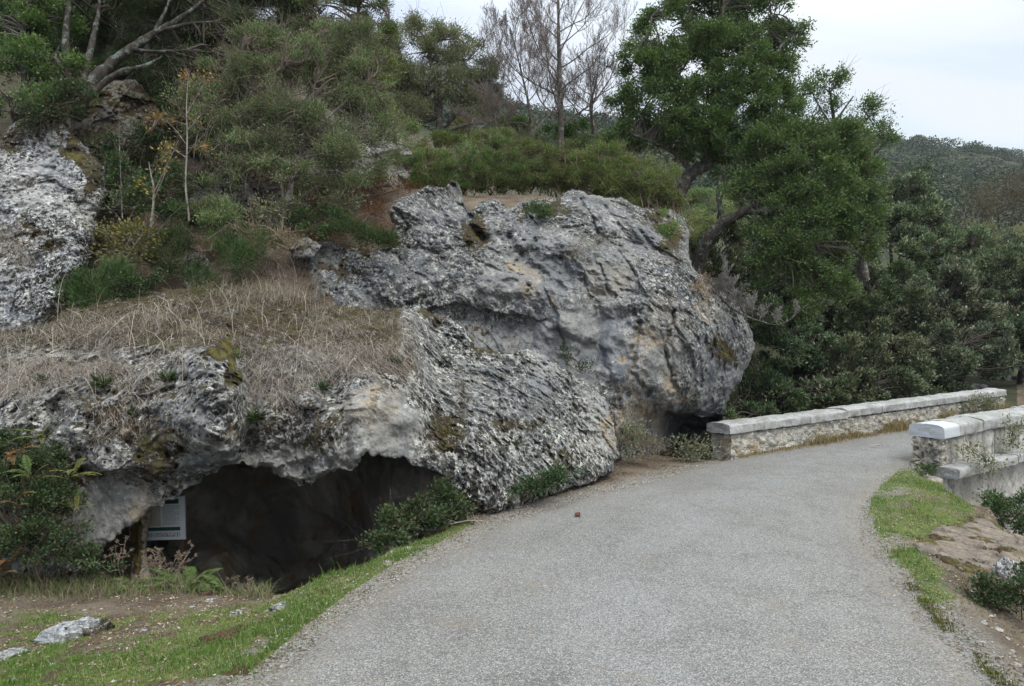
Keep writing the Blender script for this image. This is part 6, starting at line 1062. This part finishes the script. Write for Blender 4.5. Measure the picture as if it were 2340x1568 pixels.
    lim = [[(um, vb+10, d+.3, .09), (um+8, (vb+vt)/2+20, d+.2, .07), (um-5, vt, d+.1, .03)], [(um+6, (vb*.6+vt*.4), d+.2, .05), (bl[-1][0], bl[-1][1]+10, bl[-1][2]+.2, .02)], [(um+4, (vb*.5+vt*.5), d+.2, .05), (bl[1][0], bl[1][1]+10, bl[1][2]+.2, .02)]]
    big = (RNG.random()*.2+.9)
    fill = [(b[0]+RNG.uniform(-20, 20), b[1]+RNG.uniform(25, 60), b[2]+.5, b[3]*.9, b[4]*.8, 60, .7) for b in bl if b[2] < 19]
    plant('evergreen_bush' if vb-vt < 260 else 'evergreen_tree', lb, 'bush' if vb-vt < 260 else 'tree', base, lim, bl+fill, st, 'evergreens beyond the bridge', bark=M_BARKD, twr=.007, scale=1.0*max(1, d/18), lai=.95)
# dead branches beside the boulder
bare_tree('dead_shrub', 'dead grey shrub with fine bare branches jutting out from the right side of the boulder', [(1622, 640, 10.9, .022), (1650, 685, 10.8, .02), (1690, 715, 10.7, .016), (1740, 735, 10.6, .011), (1790, 740, 10.5, .007), (1850, 690, 10.4, .002)], 23, .8, .42, (.20, .185, .17), n1=15, cat='shrub')
bare_tree('dead_shrub', 'tangled dead twigs hanging over the boulder edge above the jutting branch', [(1610, 650, 10.7, .016), (1650, 680, 10.6, .012), (1690, 700, 10.5, .008), (1715, 760, 10.4, .003)], 29, .9, .35, (.13, .12, .11), n1=12, cat='shrub')
# ------------------------------------------------------------------ ferns, weeds, grasses
def frond(mb, sm, base, d, ln, droop, cols, wid=.20, col_r=(.10, .10, .04)):
    n = 34; t = np.linspace(0, 1, n); d = norm(np.asarray(d, float)); pts = base+d*ln*t[:, None]+np.array([0, 0, -1.])*droop*ln*(t*t)[:, None]
    tube(sm, pts, np.linspace(.004, .001, n), 3, col_r); tg = norm(np.gradient(pts, axis=0)); side = norm(np.cross(tg, np.array([0, 0, 1.])))
    C, A, N, L = [], [], [], []
    for s in (-1, 1):
        k = np.arange(3, n); ll = ln*wid*np.sin(np.pi*(.12+.88*(1-t[k])))**.8*(.35+.65*(1-t[k])); C.append(pts[k]); A.append(norm(side[k]*s+tg[k]*.45+RNG.normal(size=(len(k), 3))*.06-np.array([0, 0, .12]))); L.append(ll); N.append(norm(np.cross(side[k], tg[k])+RNG.normal(size=(len(k), 3))*.15))
    C, A, N, L = map(np.concatenate, (C, A, N, L)); c = np.array(cols)[RNG.integers(0, len(cols), len(C))]*RNG.uniform(.8, 1.2, (len(C), 1)); leaves(mb, C, A, N, L, np.maximum(L*.22, .004), c)
FG = [(.06, .12, .03), (.09, .15, .04), (.12, .17, .05)]; FY = [(.15, .16, .045), (.20, .18, .06), (.11, .13, .04)]; FR = [(.17, .075, .03), (.22, .11, .045), (.11, .055, .03)]
def fern(label, u, v, cols, n, ln, d=None, spread=1.0, aim=(0, -.35, .8)):
    base = surf([u], [v])[0][0] if d is None else (P(u, v, d) if d > 0 else B(u, v, -d)); root = thing('fern', base, label, 'fern'); a, s = MB(), MB()
    for k in range(n):
        az = RNG.uniform(0, 2*np.pi); dr = np.array(aim)+spread*np.array([math.cos(az), math.sin(az)*.6, RNG.uniform(-.2, .3)]); frond(a, s, base+RNG.normal(size=3)*.02, dr, ln*RNG.uniform(.65, 1.15), RNG.uniform(.25, .6), cols)
    attach(a.build('fronds', M_LEAF), root); attach(s.build('stalk_sprays', M_TWIG), root)
fern('bright green fern clump in front of the sign post', 440, 1322, FG, 16, .46, -5.6); fern('green fern beside the mossy rock pillar', 300, 1318, FG, 10, .34, -5.6); fern('darker green fern left of the dry thistle by the cave floor', 515, 1330, FG, 11, .38, -5.45)
fern('rusty bracken clump at the left edge of the bank', 8, 1300, FR, 12, .26, 5.3); fern('orange brown bracken fronds high on the left bank', 25, 1045, FR, 6, .30, 5.5); fern('rust bracken in the middle of the left bramble bank', 40, 1150, FR, 4, .22, 5.3)
fern('yellow green bracken arching over the blue grey rock', 160, 1090, FY, 8, .32, 5.7); fern('pale yellow bracken hanging at the right of the bramble bank', 175, 1170, FY, 6, .28, 5.6); fern('light green fern among the brambles at the left edge', 75, 1090, FG, 7, .26, 5.4); fern('yellowish fern near the top of the left bank under the rock', 100, 1000, FY, 6, .26, 5.7)
fern('small yellow green fern at the verge end of the bramble thicket', 1068, 1195, FY, 5, .14, None); fern('small green fern on top of the mossy rock above the cave', 540, 815, FG, 6, .14, None); fern('little bright fern on the lichened slab', 1020, 975, FG, 4, .10, None)
plant('bramble', 'dark bramble bank covering the lower left rock beneath the rusty bracken', 'bramble', P(80, 1330, 5.5), None, [(30, 1080, 5.7, 70, 60), (90, 1060, 5.75, 60, 46), (60, 1160, 5.5, 80, 60), (130, 1150, 5.6, 50, 50), (70, 1240, 5.35, 80, 46), (150, 1230, 5.5, 60, 46), (205, 1275, 5.5, 46, 28), (20, 1010, 5.8, 60, 36), (-60, 1150, 5.5, 60, 140), (-150, 1200, 5.6, 80, 110), (245, 1295, 5.6, 30, 20, 30, .6)], 'bramble', lai=1.25, twr=.0016, dead=.6, scale=.62, pname='foliage')
def thistle(label, u, v, h, seed, n=7, col=(.24, .19, .15)):
    rg = np.random.default_rng(seed); base = B(u, v, 5.7); root = thing('dry_thistle', base, label, 'weed'); sm = MB(); hd = MB()
    for k in range(n):
        top = base+np.array([rg.normal()*.11, rg.normal()*.06, h*rg.uniform(.65, 1.05)]); q = smooth_path(np.array([[*base, .004], [*((base+top)/2+rg.normal(size=3)*.02), .003], [*top, .002]]), 4); tube(sm, q[:, :3], q[:, 3], 3, np.array(col)*rg.uniform(.8, 1.2)); tips = [top]
        for j in range(5):
            p0 = q[rg.integers(3, len(q)-1), :3]; p1 = p0+np.array([rg.normal()*.06, rg.normal()*.04, rg.uniform(.02, .09)]); sticks(sm, [p0], [p1], .0022, .0012, col, .15); tips.append(p1)
        for tp in tips:
            m_ = 16; A = norm(rg.normal(size=(m_, 3))+np.array([0, 0, .4])); leaves(hd, np.repeat(tp[None], m_, 0), A, norm(rg.normal(size=(m_, 3))), .022, .006, np.array([(.22, .17, .13)])*rg.uniform(.7, 1.3, (m_, 1)))
    attach(sm.build('stems', M_TWIG), root); attach(hd.build('foliage', M_STRAW), root)  # foliage here holds the dry thistle flower heads, not leaves
thistle('dense cluster of dry brown thistle heads below the sign', 372, 1325, .36, 3, 11); thistle('branching dry thistle standing alone before the dark cave', 575, 1338, .36, 5, 5); thistle('tall thin dry thistle stalks left of the pillar', 285, 1330, .44, 7, 4); thistle('grey dry stalks rising from the grass at the left foot of the bank', 85, 1345, .34, 9, 6)
for k, (u, v, s) in enumerate([(235, 880, 26), (385, 868, 26), (585, 955, 24), (310, 945, 16), (735, 890, 22), (670, 925, 20), (100, 870, 18), (1180, 1015, 12), (905, 830, 20)]):
    base = surf([u], [v])[0][0]; root = thing('rosette', base, ['grey green rosette tuft on the cave outcrop just above the left mossy patch', 'spiky green rosette left of the moss capped rock', 'larger fresh green rosette in the gully below the moss capped rock', 'small rosette half hidden by dry stalks on the outcrop face', 'green rosette right of the fluted rock above the cave', 'low rosette under the fluted rock above the cave', 'dull rosette among fallen straw at the left edge of the outcrop', 'tiny green rosette low on the lichened slab', 'dark rosette at the right end of the straw covered terrace'][k], 'plant'); a = MB(); n = 70
    az = RNG.uniform(0, 2*np.pi, n); A = norm(np.stack([np.cos(az), np.sin(az)*.6-.5, RNG.uniform(-.2, 1.2, n)], 1)); L = s*6.3/F*RNG.uniform(.8, 1.5, n); c = np.array([(.06, .09, .04), (.09, .12, .06), (.045, .065, .03)])[RNG.integers(0, 3, n)]
    leaves(a, base+RNG.normal(size=(n, 3))*.015, A, norm(np.array([0, 0, 1.])+RNG.normal(size=(n, 3))*.4), L, L*.13+.003, c); attach(a.build('leaves', M_LEAF), root)

# dry straw lying on the terrace and hanging over the edge
def scatter_px(poly, n):
    p = np.array(poly, float); out = []
    while sum(map(len, out)) < n:
        q = np.stack([RNG.uniform(p[:, 0].min(), p[:, 0].max(), n), RNG.uniform(p[:, 1].min(), p[:, 1].max(), n)], 1); out.append(q[polydist(q, p)[0]])
    return np.concatenate(out)[:n]
STRAW = np.array([(.33, .275, .245), (.41, .355, .315), (.24, .195, .17), (.49, .44, .38), (.15, .115, .10)])
sm = MB()
def straw(poly, n, h, w=.0042, hang=.0, clump=0.0, keep=None, cols=STRAW, side=.55, segs=4):
    q = scatter_px(poly, n)
    if keep is not None:
        s3 = np.concatenate([q/60., np.zeros((len(q), 1))], 1); q = q[fbm(s3, 3, 77) > keep]
    X, d = surf(q[:, 0], q[:, 1]); ok = d < 20; X = X[ok]; n = len(X); H = h*RNG.uniform(.35, 1.25, n)
    grp = fbm(X*3.0, 2, 88)*4; az = grp+RNG.normal(size=n)*.9; lean = np.stack([np.cos(az)*side, np.sin(az)*side*.5-.3, -hang*RNG.uniform(.3, 1.3, n)], 1)*H[:, None]*1.1
    blades(sm, X-np.array([0, 0, .01]), H*RNG.uniform(.25, .8, n), np.full(n, w)*RNG.uniform(.7, 1.3, n), lean, cols[RNG.integers(0, len(cols), n)]*RNG.uniform(.8, 1.2, (n, 1)), segs)
def tufts(poly, nt, per, h, hang, w=.0042, cols=STRAW, spread=.035):
    q = scatter_px(poly, nt); s3 = np.concatenate([q/70., np.zeros((len(q), 1))], 1); q = q[(fbm(s3, 3, 77) > -.08) & (ell(q, 485, 850, 60, 62, .2) < .5) & (ell(q, 706, 860, 34, 62, .2) < .5) & (ell(q, 618, 715, 16, 34, .2) < .5)]; X, d = surf(q[:, 0], q[:, 1]); X = X[d < 20]; nt = len(X)
    i = np.repeat(np.arange(nt), per); n = len(i); th = RNG.uniform(.6, 1.35, nt); H = h*th[i]*RNG.uniform(.4, 1.2, n); az = RNG.uniform(0, 2*np.pi, n); bias = RNG.normal(size=(nt, 2))[i]*.35
    r = RNG.uniform(.25, 1.15, n); lean = np.stack([np.cos(az)*r+bias[:, 0], np.sin(az)*r*.7-.30+bias[:, 1]*.5, -hang*RNG.uniform(.2, 1.4, n)], 1)*H[:, None]
    tc = cols[RNG.integers(0, len(cols), nt)]; c = .45*tc[i]+.55*cols[RNG.integers(0, len(cols), n)]
    blades(sm, X[i]+RNG.normal(size=(n, 3))*np.array([spread, spread, .01])-np.array([0, 0, .015]), H*RNG.uniform(.15, .75, n), np.full(n, w)*RNG.uniform(.6, 1.25, n), lean, c*RNG.uniform(.75, 1.2, (n, 1)), 4)
TER = [(-300, 760), (-20, 755), (140, 740), (260, 735), (420, 690), (600, 640), (720, 690), (860, 715), (940, 712), (945, 790), (900, 810), (780, 840), (740, 790), (640, 900), (560, 900), (555, 800), (470, 775), (400, 830), (330, 820), (260, 870), (150, 850), (90, 910), (0, 920), (-300, 900)]
tufts(TER, 700, 22, .30, .45); tufts(TER, 220, 14, .50, .55); tufts([(890, 705), (965, 705), (985, 760), (950, 830), (900, 830)], 40, 14, .34, .9); tufts(TER, 170, 9, .62, .7, .0072, STRAW*1.12, .06)
straw([(-20, 755), (420, 690), (600, 640), (860, 715), (940, 712), (945, 790), (900, 810), (470, 785), (200, 840), (-20, 880)], 1100, .62, hang=.5, keep=-.2, side=1.2, segs=5)
straw([(560, 800), (740, 790), (900, 790), (900, 830), (800, 850), (740, 860), (660, 930), (560, 900), (555, 850)], 1800, .40, hang=.9, side=.8, segs=5)
straw([(-20, 830), (200, 820), (260, 860), (140, 880), (60, 900), (-20, 890)], 900, .42, hang=1.0, side=.8, segs=5)
straw([(250, 820), (420, 800), (430, 850), (300, 900), (240, 890)], 500, .36, hang=1.0, side=.8, segs=5, keep=-.1)
straw([(760, 800), (930, 780), (920, 840), (800, 870)], 900, .40, hang=.9, side=.9, segs=5)
straw([(480, 640), (560, 600), (660, 570), (730, 640), (740, 690), (560, 700)], 2600, .34, hang=.1); straw([(-20, 500), (30, 540), (80, 600), (40, 610), (-20, 560)], 500, .3, hang=.5)
straw([(940, 430), (1100, 440), (1300, 440), (1470, 470), (1460, 480), (1300, 450), (1100, 450), (1060, 460)], 1200, .10, cols=STRAW*.75)
straw([(1285, 570), (1330, 545), (1390, 540), (1385, 560), (1330, 580), (1300, 600)], 420, .26, hang=.3, side=1.0); straw([(700, 520), (880, 500), (890, 560), (720, 590)], 500, .14, cols=np.array([(.16, .10, .07), (.22, .15, .10)]))
straw([(200, 920), (330, 900), (330, 1000), (230, 1010)], 420, .22, hang=.6); straw([(1010, 880), (1060, 870), (1070, 960), (1030, 970)], 160, .14, hang=.8); straw([(430, 640), (540, 600), (560, 660), (430, 700)], 700, .22, cols=np.array([(.12, .13, .06), (.2, .18, .1), (.09, .11, .04)]))
straw([(150, 720), (380, 690), (420, 740), (160, 760)], 800, .16)
# long single stalks
q = scatter_px([(0, 700), (420, 640), (720, 640), (940, 720), (880, 850), (560, 900), (0, 880)], 90); X, d = surf(q[:, 0], q[:, 1]); n = len(X); H = RNG.uniform(.35, .75, n)
blades(sm, X, H*RNG.uniform(.4, 1, n), np.full(n, .006), np.stack([RNG.normal(size=n)*.8, RNG.uniform(-.6, .2, n), RNG.uniform(-.4, .1, n)], 1)*H[:, None], np.array([(.42, .36, .28)])*RNG.uniform(.8, 1.2, (n, 1)), 5)
tag(sm.build('dry_grass', M_STRAW), 'bleached pinkish brown dry grass matted over the rock terrace', 'dry grass', kind='stuff')
# dry plants along the foot of the longer parapet
sm = MB(); n = 5200; s = RNG.uniform(.1, 9.1, n); off = np.abs(RNG.normal(size=n))*.10+.015; hh = (.06+.26*np.clip(fbm(np.stack([s*1.2, 0*s, 0*s], 1), 3, 99)+.40, 0, 1)*sstep(.8, 3.0, s))*RNG.uniform(.5, 1.2, n)
R_ = np.stack([LP0[0]+AX[0]*s-AXN[0]*off, LP0[1]+AX[1]*s-AXN[1]*off, .018*s-.01], 1)
blades(sm, R_, hh, np.full(n, .006), np.stack([RNG.normal(size=n)*.4, RNG.normal(size=n)*.4-.15, np.zeros(n)], 1)*hh[:, None], np.array([(.28, .22, .12), (.36, .28, .16), (.22, .14, .06), (.13, .13, .05)])[RNG.integers(0, 4, n)]*RNG.uniform(.8, 1.2, (n, 1)), 3)
tag(sm.build('dry_weeds', M_STRAW), 'straw coloured weeds along the foot of the longer parapet', 'weeds', kind='stuff')
# short grass of the two verges, with dead blades and litter
sm = MB(); lit = MB(); grv = MB()
def verge(x0, x1, y0, y1, n):
    x = RNG.uniform(x0, x1, n); y = RNG.uniform(y0, y1, n); k = (np.abs((x/y)*F) < 1330); x, y = x[k], y[k]
    ins, de, _ = polydist(np.stack([x, y], 1), RPOLY); k = (~ins) | (de < .07); x, y = x[k], y[k]; c = grass_cover(x, y); k = RNG.random(len(x)) < c**1.15; x, y, c = x[k], y[k], c[k]; n = len(x)
    pn = fbm(np.stack([x*1.2, y*1.2, 0*x], 1), 3, 131); H = (.014+.022*c*np.clip(.7+1.6*pn, .2, 1.7))*RNG.uniform(.5, 1.4, n)
    col = np.array([(.085, .155, .030), (.12, .19, .045), (.16, .215, .065), (.065, .12, .025)])[RNG.integers(0, 4, n)]*RNG.uniform(.8, 1.2, (n, 1))
    H = np.where(RNG.random(n) < .03, H*2.4, H); pale = RNG.random(n) < np.clip(.26-.6*pn+.3*(1-c), .04, .7); col[pale] = np.array([(.26, .24, .13), (.32, .28, .18), (.20, .20, .09)])[RNG.integers(0, 3, pale.sum())]
    blades(sm, np.stack([x, y, terrain(x, y)-.004], 1), H, np.full(n, .0042)*RNG.uniform(.7, 1.3, n), np.stack([RNG.normal(size=n)*.5, RNG.normal(size=n)*.5, 0*x], 1)*H[:, None], col, 2)
verge(-5.6, .2, 3.15, 7.3, 230000); verge(2.4, 6.0, 4.2, 9.0, 90000)
# moss along the lower right edge of the asphalt
i = RNG.integers(0, RN, 30000); o_ = np.abs(RNG.normal(size=len(i)))*.05-.03; xy = RR[i]+norm(RR[i]-RL[i])*o_[:, None]+RNG.normal(size=(len(i), 2))*.012; k = (xy[:, 1] > 2.4) & (xy[:, 1] < 4.7) & (fbm(np.stack([xy[:, 0]*2, xy[:, 1]*2, 0*xy[:, 0]], 1), 3, 151) > -.12); xy = xy[k]; n = len(xy); ms_ = MB()
blades(ms_, np.stack([xy[:, 0], xy[:, 1], np.maximum(terrain(xy[:, 0], xy[:, 1]), 0)-.002], 1), RNG.uniform(.008, .022, n), np.full(n, .006), RNG.normal(size=(n, 3))*.008, np.array([(.10, .11, .022), (.14, .14, .03), (.07, .065, .018)])[RNG.integers(0, 3, n)]*RNG.uniform(.8, 1.2, (n, 1)), 2)
tag(ms_.build('moss', M_GRASS), 'olive moss fringe along the lower right edge of the asphalt', 'moss', kind='stuff')
tag(sm.build('grass', M_GRASS), 'short patchy green grass on both road verges', 'grass', kind='stuff')
def litter(x0, x1, y0, y1, n, zone):
    x = RNG.uniform(x0, x1, n); y = RNG.uniform(y0, y1, n); ins, de, _ = polydist(np.stack([x, y], 1), RPOLY); p3 = np.stack([x, y, 0*x], 1)
    k = (~ins) & zone(x, y) & (fbm(p3*2.2, 3, 141) > -.25); x, y = x[k], y[k]; n = len(x); sz = RNG.uniform(.008, .032, n); az = RNG.uniform(0, 2*np.pi, n); A = norm(np.stack([np.cos(az), np.sin(az), RNG.normal(size=n)*.25], 1))
    col = np.array([(.20, .155, .11), (.30, .26, .20), (.12, .08, .05), (.38, .34, .28), (.09, .06, .04), (.24, .15, .08)])[RNG.integers(0, 6, n)]*RNG.uniform(.8, 1.2, (n, 1))
    leaves(lit, np.stack([x, y, terrain(x, y)+.004+RNG.uniform(0, .006, n)], 1)-A*sz[:, None]*.5, A, norm(np.array([0, 0, 1.])+RNG.normal(size=(n, 3))*.35), sz, sz*RNG.uniform(.2, .6, n), col)
litter(-4.8, .6, 3.15, 7.5, 26000, lambda x, y: np.abs(x/y)*F < 1300); litter(2.0, 6.2, 2.6, 9.2, 26000, lambda x, y: (x/y)*F < 1330); litter(.4, 3.2, 6.5, 10, 9000, lambda x, y: np.abs(x) < 9)
tag(lit.build('leaf_litter', M_STRAW), 'dead leaves, bark and straw bits strewn over the verges', 'leaf litter', kind='stuff')
n = 9000; i = RNG.integers(0, RN, n); left = RNG.random(n) < .62; e = np.where(left[:, None], RL[i], RR[i]); ac = norm(RR[i]-RL[i])*np.where(left, 1, -1)[:, None]; o_ = RNG.normal(size=n)*.17-.02; xy = e+ac*o_[:, None]+RNG.normal(size=(n, 2))*.03; k = (xy[:, 1] > 2.5) & (xy[:, 1] < 9.6); xy, o_ = xy[k], o_[k]; n = len(xy)
z = np.where(o_ > .06, road_z(xy[:, 0], xy[:, 1])+.002, terrain(xy[:, 0], xy[:, 1])+.004); s = RNG.uniform(.003, .009, n); oc = np.array([(1, 0, 0), (-1, 0, 0), (0, 1, 0), (0, -1, 0), (0, 0, 1), (0, 0, -1)], float)
V = np.stack([xy[:, 0], xy[:, 1], z], 1)[:, None]+oc[None]*s[:, None, None]*RNG.uniform(.5, 1.2, (n, 6, 1)); tr = np.array([(0, 2, 4), (2, 1, 4), (1, 3, 4), (3, 0, 4), (2, 0, 5), (1, 2, 5), (3, 1, 5), (0, 3, 5)]); T = (np.arange(n)[:, None, None]*6+tr[None]).reshape(-1, 3)
gc = np.array([(.36, .35, .33), (.26, .25, .235), (.45, .44, .42), (.22, .185, .15)])[RNG.integers(0, 4, n)]; grv.add(V.reshape(-1, 3), None, T, np.repeat(gc, 6, 0)); tag(grv.build('gravel', M_STRAW), 'loose grit scattered along the road edges', 'gravel', kind='stuff')
# rank weeds along the lip before the cave
sm = MB(); n = 5200; u = RNG.uniform(-80, 620, n); d = 5.55+RNG.normal(size=n)*.16-np.clip(u-520, 0, 100)*.004; x = (u-CU)/F*d; H = RNG.uniform(.05, .16, n)*(1+.5*fbm(np.stack([x*2, d*2, 0*x], 1), 2, 161)); 
blades(sm, np.stack([x, d, terrain(x, d)-.01], 1), H, np.full(n, .005), RNG.normal(size=(n, 3))*np.array([.5, .4, .0])*H[:, None], np.array([(.16, .14, .09), (.26, .22, .15), (.09, .13, .04), (.12, .17, .05), (.20, .17, .12)])[RNG.integers(0, 5, n)]*RNG.uniform(.8, 1.2, (n, 1)), 3)
tag(sm.build('rank_grass', M_STRAW), 'ragged mixed green and withered grass along the lip before the cave', 'grass', kind='stuff')
# fallen twigs by the cave
for k, (pts, lb) in enumerate([([(390, 1330), (450, 1322), (520, 1318), (600, 1322)], 'long bare twig lying in front of the ferns'), ([(330, 1350), (400, 1345), (470, 1352), (540, 1350)], 'pale fallen twig at the edge of the grass before the cave'), ([(1030, 1222), (1070, 1212), (1110, 1200)], 'dry twig lying between the bramble thicket and the road')]):
    q = smooth_path(np.array([[*(B(u, v, 5.5 if u < 900 else 6.2)+np.array([0, 0, .04])), .006] for u, v in pts]), 5, .006); mb = MB(); tube(mb, q[:, :3], np.linspace(.007, .002, len(q)), 5)
    for j in range(6):
        i = RNG.integers(2, len(q)-2); sticks(mb, [q[i, :3]], [q[i, :3]+np.array([RNG.normal()*.10, RNG.normal()*.05, RNG.uniform(.0, .09)])], .003, .001)
    tag(mb.build('fallen_twig', M_STICK, smooth=True), lb, 'twig')
# stones of the far bank
for k, (u, v, s, lb) in enumerate([(2235, 888, .42, 'flat grey stone on the far bank beyond the parapet end'), (2190, 893, .25, 'small stone beside the flat one on the far bank'), (2300, 870, .38, 'dark stone in the low wall on the far bank'), (2340, 868, .4, 'stone at the right edge of the far bank wall'), (2262, 866, .3, 'middle stone of the far bank low wall')]):
    X = surf([u], [v])[0][0]; stone('stone', lb, X, (s, s*.6, s*.5), 900+k, M_STONE if k < 2 else M_ROCK, 'stone', None, 40, .6)
